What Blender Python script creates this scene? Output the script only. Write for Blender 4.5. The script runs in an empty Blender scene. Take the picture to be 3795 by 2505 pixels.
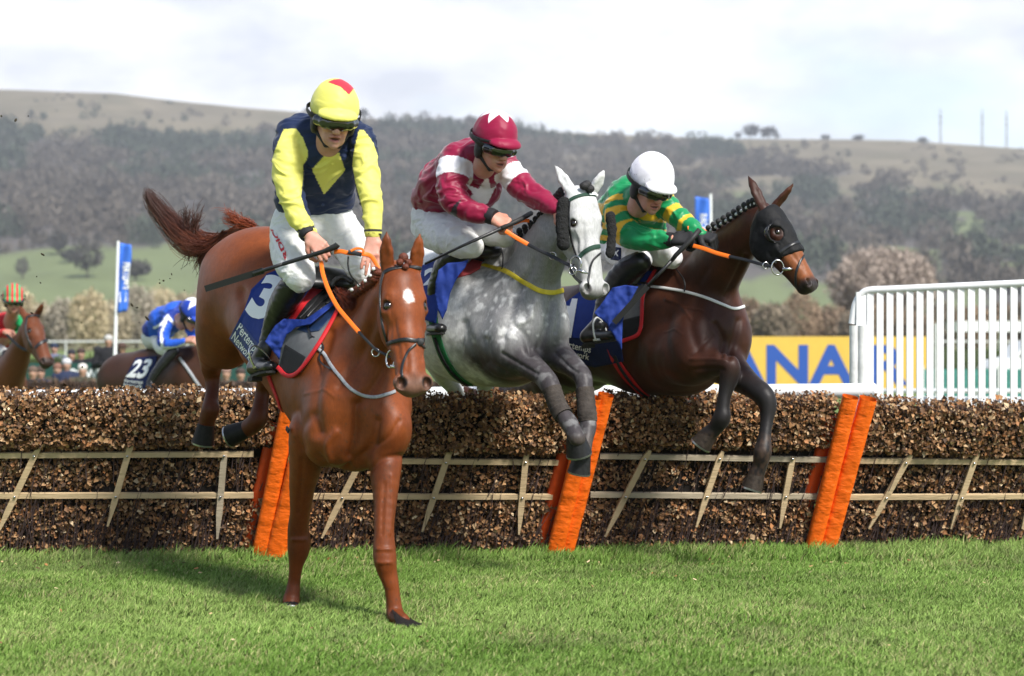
import bpy, bmesh, math, random
import numpy as np
from mathutils import Vector, Matrix
from mathutils.bvhtree import BVHTree
from mathutils.geometry import delaunay_2d_cdt
random.seed(7); RNG = np.random.default_rng(7)
SC = bpy.context.scene; COLL = SC.collection
# ------------------------------------------------------------------ camera, sky, sun, exposure
CAMH = 1.37; FPX = 7095.0; CX = 1897.5; CY = 1252.5
cd = bpy.data.cameras.new('camera'); cam = bpy.data.objects.new('camera', cd); COLL.objects.link(cam)
cam.location = (0, 0, CAMH); cam.rotation_euler = (math.radians(90), 0, 0)
cd.sensor_width = 36; cd.lens = FPX / 3795 * 36; cd.clip_end = 30000; cd.clip_start = 0.1
cd.dof.use_dof = True; cd.dof.focus_distance = 10.4; cd.dof.aperture_fstop = 2.5
SC.camera = cam
SUN_DIR = Vector((0.46, -0.62, 0.78)).normalized()          # towards the sun
world = bpy.data.worlds.new('World'); SC.world = world; world.use_nodes = True
def build_world():
    nt = world.node_tree; N = nt.nodes; L = nt.links; N.clear()
    out = N.new('ShaderNodeOutputWorld'); bg = N.new('ShaderNodeBackground'); bg.inputs[1].default_value = 0.11
    sky = N.new('ShaderNodeTexSky'); sky.sky_type = 'NISHITA'; sky.sun_disc = False
    sky.sun_elevation = math.asin(SUN_DIR.z); sky.sun_rotation = math.atan2(SUN_DIR.x, SUN_DIR.y)
    sky.air_density = 1.0; sky.dust_density = 1.0
    tc = N.new('ShaderNodeTexCoord'); mp = N.new('ShaderNodeMapping'); mp.inputs['Scale'].default_value = (1, 1, 2.6)
    nz = N.new('ShaderNodeTexNoise'); nz.inputs['Scale'].default_value = 5.0; nz.inputs['Detail'].default_value = 6; nz.inputs['Roughness'].default_value = 0.55
    L.new(tc.outputs['Generated'], mp.inputs[0]); L.new(mp.outputs[0], nz.inputs[0])
    nz2 = N.new('ShaderNodeTexNoise'); nz2.inputs['Scale'].default_value = 9.0; nz2.inputs['Detail'].default_value = 7
    mp2 = N.new('ShaderNodeMapping'); mp2.inputs['Location'].default_value = (3.1, 1.7, 0.4); mp2.inputs['Scale'].default_value = (1, 1, 2.2)
    L.new(tc.outputs['Generated'], mp2.inputs[0]); L.new(mp2.outputs[0], nz2.inputs[0])
    r1 = N.new('ShaderNodeValToRGB'); r1.color_ramp.elements[0].position = 0.40; r1.color_ramp.elements[1].position = 0.60
    L.new(nz.outputs[0], r1.inputs[0])
    r2 = N.new('ShaderNodeValToRGB'); e = r2.color_ramp.elements
    e[0].position = 0.36; e[0].color = (6.3, 6.6, 7.4, 1); e[1].position = 0.60; e[1].color = (9.6, 9.7, 9.9, 1)
    L.new(nz2.outputs[0], r2.inputs[0])
    # more open blue towards the right-hand horizon
    sx = N.new('ShaderNodeSeparateXYZ'); L.new(tc.outputs['Generated'], sx.inputs[0])
    a1 = N.new('ShaderNodeMath'); a1.operation = 'MULTIPLY_ADD'; a1.inputs[1].default_value = -2.3; a1.inputs[2].default_value = 0.40; L.new(sx.outputs[0], a1.inputs[0])
    a2 = N.new('ShaderNodeMath'); a2.operation = 'MULTIPLY_ADD'; a2.inputs[1].default_value = 2.6; L.new(sx.outputs[2], a2.inputs[0]); L.new(a1.outputs[0], a2.inputs[2])
    a3 = N.new('ShaderNodeMath'); a3.operation = 'MULTIPLY_ADD'; a3.inputs[1].default_value = 0.75; a3.use_clamp = True
    L.new(r1.outputs[0], a3.inputs[0]); L.new(a2.outputs[0], a3.inputs[2])
    a4 = N.new('ShaderNodeMath'); a4.operation = 'MULTIPLY_ADD'; a4.inputs[1].default_value = 0.66; a4.inputs[2].default_value = 0.32; L.new(a3.outputs[0], a4.inputs[0])
    br = N.new('ShaderNodeMixRGB'); br.blend_type = 'ADD'; br.inputs[0].default_value = 1.0; br.inputs[2].default_value = (3.2, 3.9, 4.4, 1)
    L.new(sky.outputs[0], br.inputs[1])
    # bright cloud bank ahead near the horizon; sky dimmed overhead and behind to cut fill
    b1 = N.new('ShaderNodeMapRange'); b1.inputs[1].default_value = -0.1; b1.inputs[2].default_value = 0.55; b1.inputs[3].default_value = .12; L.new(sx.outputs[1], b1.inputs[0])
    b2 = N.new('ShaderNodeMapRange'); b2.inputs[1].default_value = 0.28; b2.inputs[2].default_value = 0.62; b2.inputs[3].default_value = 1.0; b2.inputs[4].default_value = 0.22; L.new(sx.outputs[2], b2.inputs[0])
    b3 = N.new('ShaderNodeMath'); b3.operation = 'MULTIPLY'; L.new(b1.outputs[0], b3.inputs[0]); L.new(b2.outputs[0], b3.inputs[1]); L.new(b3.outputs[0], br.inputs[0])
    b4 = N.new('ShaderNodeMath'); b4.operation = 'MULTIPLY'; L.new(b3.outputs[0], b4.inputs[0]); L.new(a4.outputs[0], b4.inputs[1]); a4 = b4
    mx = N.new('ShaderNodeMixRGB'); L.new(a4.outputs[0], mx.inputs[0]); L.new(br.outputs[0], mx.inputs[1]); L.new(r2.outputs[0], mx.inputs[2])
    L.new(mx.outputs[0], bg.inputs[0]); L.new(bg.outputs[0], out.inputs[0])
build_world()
sl = bpy.data.lights.new('sun', 'SUN'); sl.energy = 4.8; sl.angle = math.radians(11); sl.color = (1.0, 0.96, 0.90)
so = bpy.data.objects.new('sun', sl); COLL.objects.link(so); so.rotation_euler = SUN_DIR.to_track_quat('Z', 'Y').to_euler(); so.location = (3, -3, 12)
SC.view_settings.view_transform = 'Standard'; SC.view_settings.look = 'None'; SC.view_settings.exposure = 0.40; SC.view_settings.gamma = 1.0
# ------------------------------------------------------------------ helpers
def P(px, py, d): return np.array([(px - CX) * d / FPX, d, CAMH + (CY - py) * d / FPX])
def PR(px, d): return px * d / FPX
def V3(*a): return np.array(a, float)
def nrm(v): v = np.asarray(v, float); return v / (np.linalg.norm(v) + 1e-12)
def lin(r, g, b):
    f = lambda c: ((c / 255 + 0.055) / 1.055) ** 2.4 if c > 10 else c / 255 / 12.92
    return np.array([f(r), f(g), f(b)])
def hash3(ix, iy, iz, s):
    n = (ix.astype(np.int64) * 374761393 + iy.astype(np.int64) * 668265263 + iz.astype(np.int64) * 2147483647 + s * 1274126177) & 0xFFFFFFFF
    n = ((n ^ (n >> 13)) * 1274126177) & 0xFFFFFFFF; n = (n ^ (n >> 16)) & 0xFFFFFFFF
    return n.astype(np.float64) / 4294967295.0
def vnoise(p, s=0):
    i = np.floor(p).astype(np.int64); f = p - i; f = f * f * (3 - 2 * f); r = 0
    for dx in (0, 1):
        wx = f[:, 0] if dx else 1 - f[:, 0]
        for dy in (0, 1):
            wy = f[:, 1] if dy else 1 - f[:, 1]
            for dz in (0, 1):
                wz = f[:, 2] if dz else 1 - f[:, 2]
                r = r + wx * wy * wz * hash3(i[:, 0] + dx, i[:, 1] + dy, i[:, 2] + dz, s)
    return r
def fbm(p, oct=4, s=0):
    r = 0; a = 0.5; t = 0
    for o in range(oct): r = r + a * vnoise(p * 2 ** o + 17.3 * o, s + o); t += a; a *= 0.5
    return r / t
def sstep(x, a, b): t = np.clip((x - a) / (b - a), 0, 1); return t * t * (3 - 2 * t)
def mixc(a, b, t): t = np.asarray(t)[..., None]; return a * (1 - t) + b * t
def tag(o, label=None, cat=None, group=None, kind=None):
    for k, v in (('label', label), ('category', cat), ('group', group), ('kind', kind)):
        if v: o[k] = v
    return o
def empty(name, loc=(0, 0, 0), label=None, cat=None, group=None):
    o = bpy.data.objects.new(name, None); COLL.objects.link(o); o.location = loc; o.empty_display_size = 0.1
    return tag(o, label, cat, group)
def setpar(o, p):
    if p is not None:
        o.parent = p; o.matrix_parent_inverse = Matrix.Translation(-wloc(p))
def wloc(o):
    v = Vector(o.location)
    if o.parent is not None: v = wloc(o.parent) + o.matrix_parent_inverse.translation + v
    return v
def npmesh(name, v, faces, mat, parent=None, smooth=True, cols=None, mi=None):
    """faces: (n,3) or (n,4) array or list of such arrays"""
    if isinstance(faces, np.ndarray): faces = [faces]
    faces = [np.asarray(f, np.int32) for f in faces if len(f)]
    me = bpy.data.meshes.new(name); v = np.asarray(v, np.float32)
    me.vertices.add(len(v)); me.vertices.foreach_set('co', v.ravel())
    nl = sum(f.size for f in faces); npol = sum(len(f) for f in faces)
    me.loops.add(nl); me.loops.foreach_set('vertex_index', np.concatenate([f.ravel() for f in faces]))
    me.polygons.add(npol); st = []; o = 0
    for f in faces:
        st.append(o + np.arange(len(f)) * f.shape[1]); o += f.size
    me.polygons.foreach_set('loop_start', np.concatenate(st).astype(np.int32))
    me.update(calc_edges=True)
    if smooth: me.polygons.foreach_set('use_smooth', np.ones(npol, bool))
    if cols is not None:
        ca = me.color_attributes.new('Col', 'FLOAT_COLOR', 'POINT')
        c4 = np.ones((len(v), 4), np.float32); c4[:, :3] = cols; ca.data.foreach_set('color', c4.ravel())
    for m in (mat if isinstance(mat, (list, tuple)) else [mat]): me.materials.append(m)
    if mi is not None: me.polygons.foreach_set('material_index', np.asarray(mi, np.int32))
    me.validate(); ob = bpy.data.objects.new(name, me); COLL.objects.link(ob); setpar(ob, parent)
    return ob
class MB:
    """collects polygons of any size, linked as ONE mesh object"""
    def __init__(s): s.v = []; s.f = []
    def add(s, vs, fs):
        o = len(s.v); s.v += [tuple(x) for x in vs]; s.f += [tuple(i + o for i in f) for f in fs]
    def box(s, c, hx, hy, hz, X=None, Y=None, Z=None, taper=1.0):
        c = np.asarray(c, float); X = V3(1, 0, 0) if X is None else nrm(X); Y = V3(0, 1, 0) if Y is None else nrm(Y); Z = V3(0, 0, 1) if Z is None else nrm(Z)
        vs = [c + X * hx * a * (taper if e > 0 else 1) + Y * hy * b * (taper if e > 0 else 1) + Z * hz * e for e in (-1, 1) for a, b in ((-1, -1), (1, -1), (1, 1), (-1, 1))]
        s.add(vs, [(3, 2, 1, 0), (4, 5, 6, 7), (0, 1, 5, 4), (1, 2, 6, 5), (2, 3, 7, 6), (3, 0, 4, 7)])
    def tube(s, pts, r, n=12, cap=True, squash=None):
        pts = [np.asarray(p, float) for p in pts]; m = len(pts); rs = r if hasattr(r, '__len__') else [r] * m
        up = V3(0, 0, 1); t0 = nrm(pts[1] - pts[0]); 
        if abs(t0 @ up) > .9: up = V3(1, 0, 0)
        u = nrm(np.cross(up, t0)); vs = []
        for i in range(m):
            t = nrm(pts[min(i + 1, m - 1)] - pts[max(i - 1, 0)]); u = nrm(u - t * (u @ t)); w = np.cross(t, u)
            for k in range(n):
                a = 2 * math.pi * k / n; vs.append(pts[i] + rs[i] * (math.cos(a) * u + math.sin(a) * w))
        fs = [(i * n + k, i * n + (k + 1) % n, (i + 1) * n + (k + 1) % n, (i + 1) * n + k) for i in range(m - 1) for k in range(n)]
        if cap: fs += [tuple(range(n))[::-1], tuple((m - 1) * n + k for k in range(n))]
        s.add(vs, fs)
    def sphere(s, c, rx, ry=None, rz=None, n=10, X=None, Y=None, Z=None):
        ry = rx if ry is None else ry; rz = rx if rz is None else rz; c = np.asarray(c, float)
        X = V3(1, 0, 0) if X is None else nrm(X); Y = V3(0, 1, 0) if Y is None else nrm(Y); Z = V3(0, 0, 1) if Z is None else nrm(Z)
        vs = [c + Z * rz]; m = n * 2
        for i in range(1, n):
            a = math.pi * i / n
            for k in range(m):
                b = 2 * math.pi * k / m; vs.append(c + X * rx * math.sin(a) * math.cos(b) + Y * ry * math.sin(a) * math.sin(b) + Z * rz * math.cos(a))
        vs.append(c - Z * rz); fs = [(0, 1 + k, 1 + (k + 1) % m) for k in range(m)]
        for i in range(n - 2):
            for k in range(m): fs.append((1 + i * m + k, 1 + (i + 1) * m + k, 1 + (i + 1) * m + (k + 1) % m, 1 + i * m + (k + 1) % m))
        fs += [(len(vs) - 1, 1 + (n - 2) * m + (k + 1) % m, 1 + (n - 2) * m + k) for k in range(m)]
        s.add(vs, fs)
    def build(s, name, mat, parent=None, smooth=False, angle=None):
        me = bpy.data.meshes.new(name); me.from_pydata([tuple(map(float, v)) for v in s.v], [], s.f); me.materials.append(mat)
        if smooth: me.polygons.foreach_set('use_smooth', np.ones(len(me.polygons), bool))
        me.update(); ob = bpy.data.objects.new(name, me); COLL.objects.link(ob); setpar(ob, parent)
        if smooth and angle: me.set_sharp_from_angle(angle=math.radians(angle))
        return ob
def spline(pts, per=8):
    """Catmull-Rom through rows of any width"""
    p = np.asarray(pts, float); p = np.vstack([2 * p[0] - p[1], p, 2 * p[-1] - p[-2]]); out = []
    for i in range(1, len(p) - 2):
        for k in range(per):
            t = k / per; a, b, c, d = p[i - 1], p[i], p[i + 1], p[i + 2]
            out.append(0.5 * ((2 * b) + (-a + c) * t + (2 * a - 5 * b + 4 * c - d) * t * t + (-a + 3 * b - 3 * c + d) * t ** 3))
    out.append(p[-2]); return np.array(out)
# ---- materials
MATS = {}
def mat(name, col=(0.5, 0.5, 0.5), rough=0.6, spec=0.4, metal=0.0, attr=False, bump=None, var=None, var2=None, sheen=0.0, coat=0.0, bump2=None, sss=0.0, aniso=None):
    """var=(scale, amount[, detail]); bump=(scale, distance[, (sx,sy,sz)])"""
    if name in MATS: return MATS[name]
    m = bpy.data.materials.new(name); m.use_nodes = True; nt = m.node_tree; N = nt.nodes; L = nt.links
    b = N['Principled BSDF']; b.inputs['Roughness'].default_value = rough; b.inputs['Specular IOR Level'].default_value = spec; b.inputs['Metallic'].default_value = metal
    if sheen: b.inputs['Sheen Weight'].default_value = sheen; b.inputs['Sheen Roughness'].default_value = 0.4
    if coat: b.inputs['Coat Weight'].default_value = coat; b.inputs['Coat Roughness'].default_value = 0.15
    if sss: b.inputs['Subsurface Weight'].default_value = sss; b.inputs['Subsurface Radius'].default_value = (0.012, 0.005, 0.003)
    geo = N.new('ShaderNodeTexCoord')
    if attr:
        a = N.new('ShaderNodeAttribute'); a.attribute_name = 'Col'; src = a.outputs['Color']
    else:
        a = N.new('ShaderNodeRGB'); a.outputs[0].default_value = (*col[:3], 1); src = a.outputs[0]
    for var in (var, var2):
        if not var: continue
        nz = N.new('ShaderNodeTexNoise'); nz.inputs['Scale'].default_value = var[0]; nz.inputs['Detail'].default_value = 6; nz.inputs['Roughness'].default_value = 0.6
        mpv = N.new('ShaderNodeMapping'); mpv.inputs['Scale'].default_value = var[2] if len(var) > 2 else (1, 1, 1); L.new(geo.outputs['Object'], mpv.inputs[0]); L.new(mpv.outputs[0], nz.inputs[0]); mr = N.new('ShaderNodeMapRange'); mr.inputs[1].default_value = 0.3; mr.inputs[2].default_value = 0.7
        mr.inputs[3].default_value = 1 - var[1]; mr.inputs[4].default_value = 1 + var[1]; L.new(nz.outputs[0], mr.inputs[0])
        mu = N.new('ShaderNodeVectorMath'); mu.operation = 'SCALE'; L.new(src, mu.inputs[0]); L.new(mr.outputs[0], mu.inputs[3]); src = mu.outputs[0]
    L.new(src, b.inputs['Base Color']); last = None
    for bp in (bump, bump2):
        if bp:
            nz = N.new('ShaderNodeTexNoise'); nz.inputs['Scale'].default_value = bp[0]; nz.inputs['Detail'].default_value = 5
            if len(bp) > 2:
                mp = N.new('ShaderNodeMapping'); mp.inputs['Scale'].default_value = bp[2]; L.new(geo.outputs['Object'], mp.inputs[0]); L.new(mp.outputs[0], nz.inputs[0])
            else: L.new(geo.outputs['Object'], nz.inputs[0])
            bn = N.new('ShaderNodeBump'); bn.inputs['Distance'].default_value = bp[1]; bn.inputs['Strength'].default_value = 1.0
            L.new(nz.outputs[0], bn.inputs['Height'])
            if last: L.new(last, bn.inputs['Normal'])
            last = bn.outputs[0]
    if last: L.new(last, b.inputs['Normal'])
    MATS[name] = m; return m
# ---- signed distance modelling: limbs and trunks blended into one continuous skin
class Sdf:
    def __init__(s, lo, hi, h):
        s.lo = np.asarray(lo, float); s.h = h; s.n = np.ceil((np.asarray(hi) - s.lo) / h).astype(int) + 1
        s.g = np.full(s.n, 0.5, np.float32)
    def block(s, lo, hi):
        a = np.clip(np.floor((lo - s.lo) / s.h).astype(int), 0, s.n); b = np.clip(np.ceil((hi - s.lo) / s.h).astype(int) + 1, 0, s.n)
        if np.any(b <= a): return None
        ax = [s.lo[i] + s.h * np.arange(a[i], b[i]) for i in range(3)]
        X, Y, Z = np.meshgrid(*ax, indexing='ij')
        return tuple(slice(a[i], b[i]) for i in range(3)), X, Y, Z
    def comb(s, sl, d, k, sub=False):
        g = s.g[sl]
        if sub:
            d = -d; h = np.clip(0.5 + 0.5 * (d - g) / k, 0, 1); s.g[sl] = g * (1 - h) + d * h + k * h * (1 - h)
        else:
            h = np.clip(0.5 + 0.5 * (g - d) / k, 0, 1); s.g[sl] = g * (1 - h) + d * h - k * h * (1 - h)
    def cone(s, a, ra, b, rb, k=0.03, n=None, sq=1.0, sub=False):
        a = np.asarray(a, float); b = np.asarray(b, float); R = max(ra, rb) * max(1, sq) + k + 2 * s.h
        r = s.block(np.minimum(a, b) - R, np.maximum(a, b) + R)
        if r is None: return
        sl, X, Y, Z = r; Q = [X - a[0], Y - a[1], Z - a[2]]; ab = b - a
        if n is not None:
            n = nrm(n); q = (Q[0] * n[0] + Q[1] * n[1] + Q[2] * n[2]) * (1 / sq - 1)
            Q = [Q[i] + q * n[i] for i in range(3)]; ab = ab + n * (ab @ n) * (1 / sq - 1)
        L2 = ab @ ab + 1e-12; t = np.clip((Q[0] * ab[0] + Q[1] * ab[1] + Q[2] * ab[2]) / L2, 0, 1)
        d = np.sqrt((Q[0] - t * ab[0]) ** 2 + (Q[1] - t * ab[1]) ** 2 + (Q[2] - t * ab[2]) ** 2) - (ra + (rb - ra) * t)
        s.comb(sl, d * min(1, sq), k, sub)
    def chain(s, pts, k=0.03, n=None, sq=1.0, sub=False):
        """pts: list of (xyz, radius)"""
        A = np.array([p for p, r in pts]); rm = max(r for p, r in pts) * max(1, sq) + k + 2 * s.h; q = s.block(A.min(0) - rm, A.max(0) + rm)
        if q is None: return
        T = Sdf((0, 0, 0), (s.h, s.h, s.h), s.h); T.lo = s.lo + s.h * np.array([x.start for x in q[0]]); T.n = np.array([x.stop - x.start for x in q[0]]); T.g = np.full(T.n, .5, np.float32)
        for (a, ra), (b, rb) in zip(pts[:-1], pts[1:]): T.cone(a, ra, b, rb, min(k, .006), n, sq)
        s.comb(q[0], T.g, k, sub)
    def ell(s, c, r, X=(1, 0, 0), Y=(0, 1, 0), Z=(0, 0, 1), k=0.05, sub=False):
        c = np.asarray(c, float); R = max(r) + k + 2 * s.h; q = s.block(c - R, c + R)
        if q is None: return
        sl, x, y, z = q; x = x - c[0]; y = y - c[1]; z = z - c[2]; A = [nrm(X), nrm(Y), nrm(Z)]
        u = [(x * A[i][0] + y * A[i][1] + z * A[i][2]) / r[i] for i in range(3)]
        k0 = np.sqrt(u[0] ** 2 + u[1] ** 2 + u[2] ** 2) + 1e-9; k1 = np.sqrt((u[0] / r[0]) ** 2 + (u[1] / r[1]) ** 2 + (u[2] / r[2]) ** 2) + 1e-9
        s.comb(sl, k0 * (k0 - 1) / k1, k, sub)
    def cut(s, p, n):
        """remove everything on the +n side of plane"""
        ax = [s.lo[i] + s.h * np.arange(s.n[i]) for i in range(3)]
        d = (ax[0] - p[0])[:, None, None] * n[0] + (ax[1] - p[1])[None, :, None] * n[1] + (ax[2] - p[2])[None, None, :] * n[2]
        s.g = np.maximum(s.g, d.astype(np.float32))
    def mesh(s):
        g = s.g; g[0] = g[-1] = 1; g[:, 0] = g[:, -1] = 1; g[:, :, 0] = g[:, :, -1] = 1
        ins = g < 0; c = np.zeros(np.array(g.shape) - 1, np.uint8); nx, ny, nz = g.shape
        for i in (0, 1):
            for j in (0, 1):
                for k in (0, 1): c += ins[i:nx - 1 + i, j:ny - 1 + j, k:nz - 1 + k]
        act = np.argwhere((c > 0) & (c < 8)); idx = np.full(c.shape, -1, np.int32); idx[tuple(act.T)] = np.arange(len(act))
        co = {}
        for i in (0, 1):
            for j in (0, 1):
                for k in (0, 1): co[i, j, k] = g[act[:, 0] + i, act[:, 1] + j, act[:, 2] + k]
        acc = np.zeros((len(act), 3)); cnt = np.zeros(len(act))
        for a in co:
            for ax in range(3):
                if a[ax] == 0:
                    b = list(a); b[ax] = 1; b = tuple(b); va, vb = co[a], co[b]; m = (va < 0) != (vb < 0)
                    t = np.where(m, va / np.where(m, va - vb, 1), 0); p = np.array(a, float)[None, :].repeat(len(act), 0); p[:, ax] = t
                    acc += p * m[:, None]; cnt += m
        v = s.lo + s.h * (act + acc / cnt[:, None]); F = []
        for ax in range(3):
            s0 = [slice(None)] * 3; s1 = [slice(None)] * 3; s0[ax] = slice(0, -1); s1[ax] = slice(1, None)
            A = ins[tuple(s0)]; B = ins[tuple(s1)]
            for mk, flip in ((A & ~B, 0), (~A & B, 1)):
                e = np.argwhere(mk); u, w = [(1, 2), (2, 0), (0, 1)][ax]
                e = e[(e[:, u] > 0) & (e[:, w] > 0)]
                def ci(du, dw): q = e.copy(); q[:, u] -= du; q[:, w] -= dw; return idx[tuple(q.T)]
                q = np.stack([ci(1, 1), ci(0, 1), ci(0, 0), ci(1, 0)], 1)
                F.append(q[:, ::-1] if flip else q)
        return v, np.concatenate(F)
def vnormals(v, f):
    a, b, c, d = (v[f[:, i]] for i in range(4)); n = np.cross(c - a, d - b); N = np.zeros_like(v)
    for i in range(4): np.add.at(N, f[:, i], n)
    return N / (np.linalg.norm(N, axis=1, keepdims=True) + 1e-12)
def lsmooth(v, f, it=2, lam=0.5):
    v = v.copy()
    for _ in range(it):
        A = np.zeros_like(v); C = np.zeros(len(v))
        for i in range(4):
            a, b = f[:, i], f[:, (i + 1) % 4]; np.add.at(A, a, v[b]); np.add.at(A, b, v[a]); np.add.at(C, a, 1); np.add.at(C, b, 1)
        v += lam * (A / C[:, None] - v)
    return v
def keep_big(v, f, frac=0.02):
    """drop small stray islands"""
    lab = np.arange(len(v))
    for _ in range(400):
        m = lab[f].min(1); new = lab.copy()
        for i in range(4): np.minimum.at(new, f[:, i], m)
        new = new[new]
        if np.array_equal(new, lab): break
        lab = new
    u, c = np.unique(lab, return_counts=True); good = u[c > frac * len(v)]; ok = np.isin(lab, good)
    ren = np.cumsum(ok) - 1; return v[ok], ren[f[ok[f[:, 0]]]]
def bvh_of(v, f): return BVHTree.FromPolygons([tuple(x) for x in v.tolist()], f.tolist())
CAMV = Vector((0, 0, CAMH))
def ray(px, py): return Vector(((px - CX) / FPX, 1.0, (CY - py) / FPX)).normalized()
def cast(bv, px, py):
    for b in (bv if isinstance(bv, (list, tuple)) else [bv]):
        h = b.ray_cast(CAMV, ray(px, py), 60)
        if h[0] is not None: return np.array(h[0]), np.array(h[1]), h[0][1]
    return None
def on_surface(bv, pts, per=8, smooth=3):
    """pixel polyline -> points and normals lying on a body surface"""
    q = spline(pts, per); H = [cast(bv, x, y) for x, y in q]; ok = [i for i, h in enumerate(H) if h is not None]
    if len(ok) < 3: return None, None
    q = q[ok[0]:ok[-1] + 1]; H = H[ok[0]:ok[-1] + 1]; ok = [i for i, h in enumerate(H) if h is not None]
    d = np.interp(range(len(q)), ok, [H[i][2] for i in ok]); nn = np.array([H[min(ok, key=lambda j: abs(j - i))][1] for i in range(len(q))])
    for _ in range(smooth):
        d[1:-1] = (d[:-2] + 2 * d[1:-1] + d[2:]) / 4; nn[1:-1] = (nn[:-2] + nn[1:-1] + nn[2:]) / 3
    return np.array([P(x, y, dd) for (x, y), dd in zip(q, d)]), np.array([nrm(n) for n in nn])
def ribbon(pts, nor, w, th, mb=None, off=0.002):
    """strap of width w and thickness th lying on the surface"""
    mb = mb or MB(); m = len(pts); vs = []; w = w if hasattr(w, '__len__') else [w] * m
    for i in range(m):
        t = nrm(pts[min(i + 1, m - 1)] - pts[max(i - 1, 0)]); n = nrm(nor[i] - t * (nor[i] @ t)); s = np.cross(t, n); c = pts[i] + n * off; h = w[i] / 2
        vs += [c - s * h, c - s * h + n * th * .7, c - s * h * .8 + n * th, c + s * h * .8 + n * th, c + s * h + n * th * .7, c + s * h]
    fs = [(i * 6 + k, i * 6 + (k + 1) % 6, (i + 1) * 6 + (k + 1) % 6, (i + 1) * 6 + k) for i in range(m - 1) for k in range(6)]
    fs += [tuple(range(6))[::-1], tuple((m - 1) * 6 + k for k in range(6))]
    mb.add(vs, fs); return mb
def strap(name, bv, pts, w, th, mat_, parent, off=0.002, per=8, smooth=3):
    p, n = on_surface(bv, pts, per, smooth)
    return None if p is None else ribbon(p, n, w, th, None, off).build(name, mat_, parent, smooth=True, angle=50)
def inpoly(x, y, poly):
    poly = np.asarray(poly, float); r = np.zeros(np.shape(x), bool); j = len(poly) - 1
    for i in range(len(poly)):
        xi, yi = poly[i][:2]; xj, yj = poly[j][:2]
        r ^= ((yi > y) != (yj > y)) & (x < (xj - xi) * (y - yi) / (yj - yi + 1e-9) + xi); j = i
    return r
def densify(poly, step, closed=True):
    o = []; n = len(poly)
    for i in range(n if closed else n - 1):
        a = np.asarray(poly[i], float); b = np.asarray(poly[(i + 1) % n], float); m = max(1, int(np.linalg.norm((b - a)[:2]) / step))
        o += [a + (b - a) * k / m for k in range(m)]
    if not closed: o.append(np.asarray(poly[-1], float))
    return np.array(o)
def patch(bv, poly, step=9, off=0.01, smooth=6, wr=0.0, wfreq=(0.02, 0.02), seed=0, depthfn=None):
    """closed outline over a body -> cloth surface draped on it; returns v, tri faces"""
    b = densify(poly, step); xs = np.arange(b[:, 0].min(), b[:, 0].max(), step); ys = np.arange(b[:, 1].min(), b[:, 1].max(), step * .87); G = []
    for j, y in enumerate(ys): G += [(x + (step / 2 if j % 2 else 0), y) for x in xs]
    G = np.array(G); G = G[inpoly(G[:, 0], G[:, 1], poly)]
    dmin = np.min(np.hypot(G[:, None, 0] - b[None, :, 0], G[:, None, 1] - b[None, :, 1]), 1) if len(G) else np.array([])
    G = G[dmin > step * .5] if len(G) else G
    V = [Vector(x) for x in np.vstack([b, G]).tolist()]; E = [(i, (i + 1) % len(b)) for i in range(len(b))]
    vo, eo, fo, _, _, _ = delaunay_2d_cdt(V, E, [], 1, 1e-4); q = np.array([list(v) for v in vo]); f = np.array([x for x in fo if len(x) == 3])
    d = np.full(len(q), np.nan)
    for i, (x, y) in enumerate(q):
        h = cast(bv, x, y)
        if h is not None: d[i] = h[2]
    if depthfn is not None:
        dd = np.array([depthfn(x, y) for x, y in q]); d = np.where(np.isnan(d), dd, np.minimum(d, dd)) if bv else dd
    bad = np.isnan(d); nb = [[] for _ in q]
    for t in f:
        for k in range(3): nb[t[k]] += [t[(k + 1) % 3], t[(k + 2) % 3]]
    it = 0
    while bad.any() and it < 200:
        it += 1
        for i in np.where(bad)[0]:
            o = [d[j] for j in nb[i] if not np.isnan(d[j])]
            if o: d[i] = np.mean(o)
        nbad = np.isnan(d)
        if (nbad == bad).all(): break
        bad = nbad
    d = np.where(np.isnan(d), np.nanmedian(d), d); d0 = d.copy()
    for _ in range(smooth): d = np.array([(d[i] + np.mean(d[nb[i]])) / 2 if nb[i] else d[i] for i in range(len(d))])
    d = np.minimum(d, d0) - off
    if wr: d = d - wr * (fbm(np.stack([q[:, 0] * wfreq[0], q[:, 1] * wfreq[1], np.zeros(len(q))], 1), 3, seed) - 0.4)
    v = np.array([P(x, y, dd) for (x, y), dd in zip(q, d)])
    a, b_, c = v[f[:, 0]], v[f[:, 1]], v[f[:, 2]]; n = np.cross(b_ - a, c - a); fl = n[:, 1] > 0; f[fl] = f[fl][:, ::-1]
    return v, f, q
def solid(ob, th):
    m = ob.modifiers.new('thickness', 'SOLIDIFY'); m.thickness = th; m.offset = -1; return ob
def homog(src, dst):
    A = []; B = []
    for (x, y), (u, v) in zip(src, dst):
        A += [[x, y, 1, 0, 0, 0, -u * x, -u * y], [0, 0, 0, x, y, 1, -v * x, -v * y]]; B += [u, v]
    h = np.linalg.solve(np.array(A, float), np.array(B, float)); return np.append(h, 1).reshape(3, 3)
def text_flat(s, bold=0.0, spacing=1.0, line=1.0, align='LEFT'):
    cu = bpy.data.curves.new('txt', 'FONT'); cu.body = s; cu.size = 1; cu.offset = bold; cu.space_character = spacing; cu.space_line = line; cu.align_x = align; cu.fill_mode = 'FRONT'; cu.resolution_u = 4
    o = bpy.data.objects.new('txt', cu); COLL.objects.link(o); bpy.context.view_layer.update()
    me = bpy.data.meshes.new_from_object(o.evaluated_get(bpy.context.evaluated_depsgraph_get()))
    bpy.data.objects.remove(o); bpy.data.curves.remove(cu); return me
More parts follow.
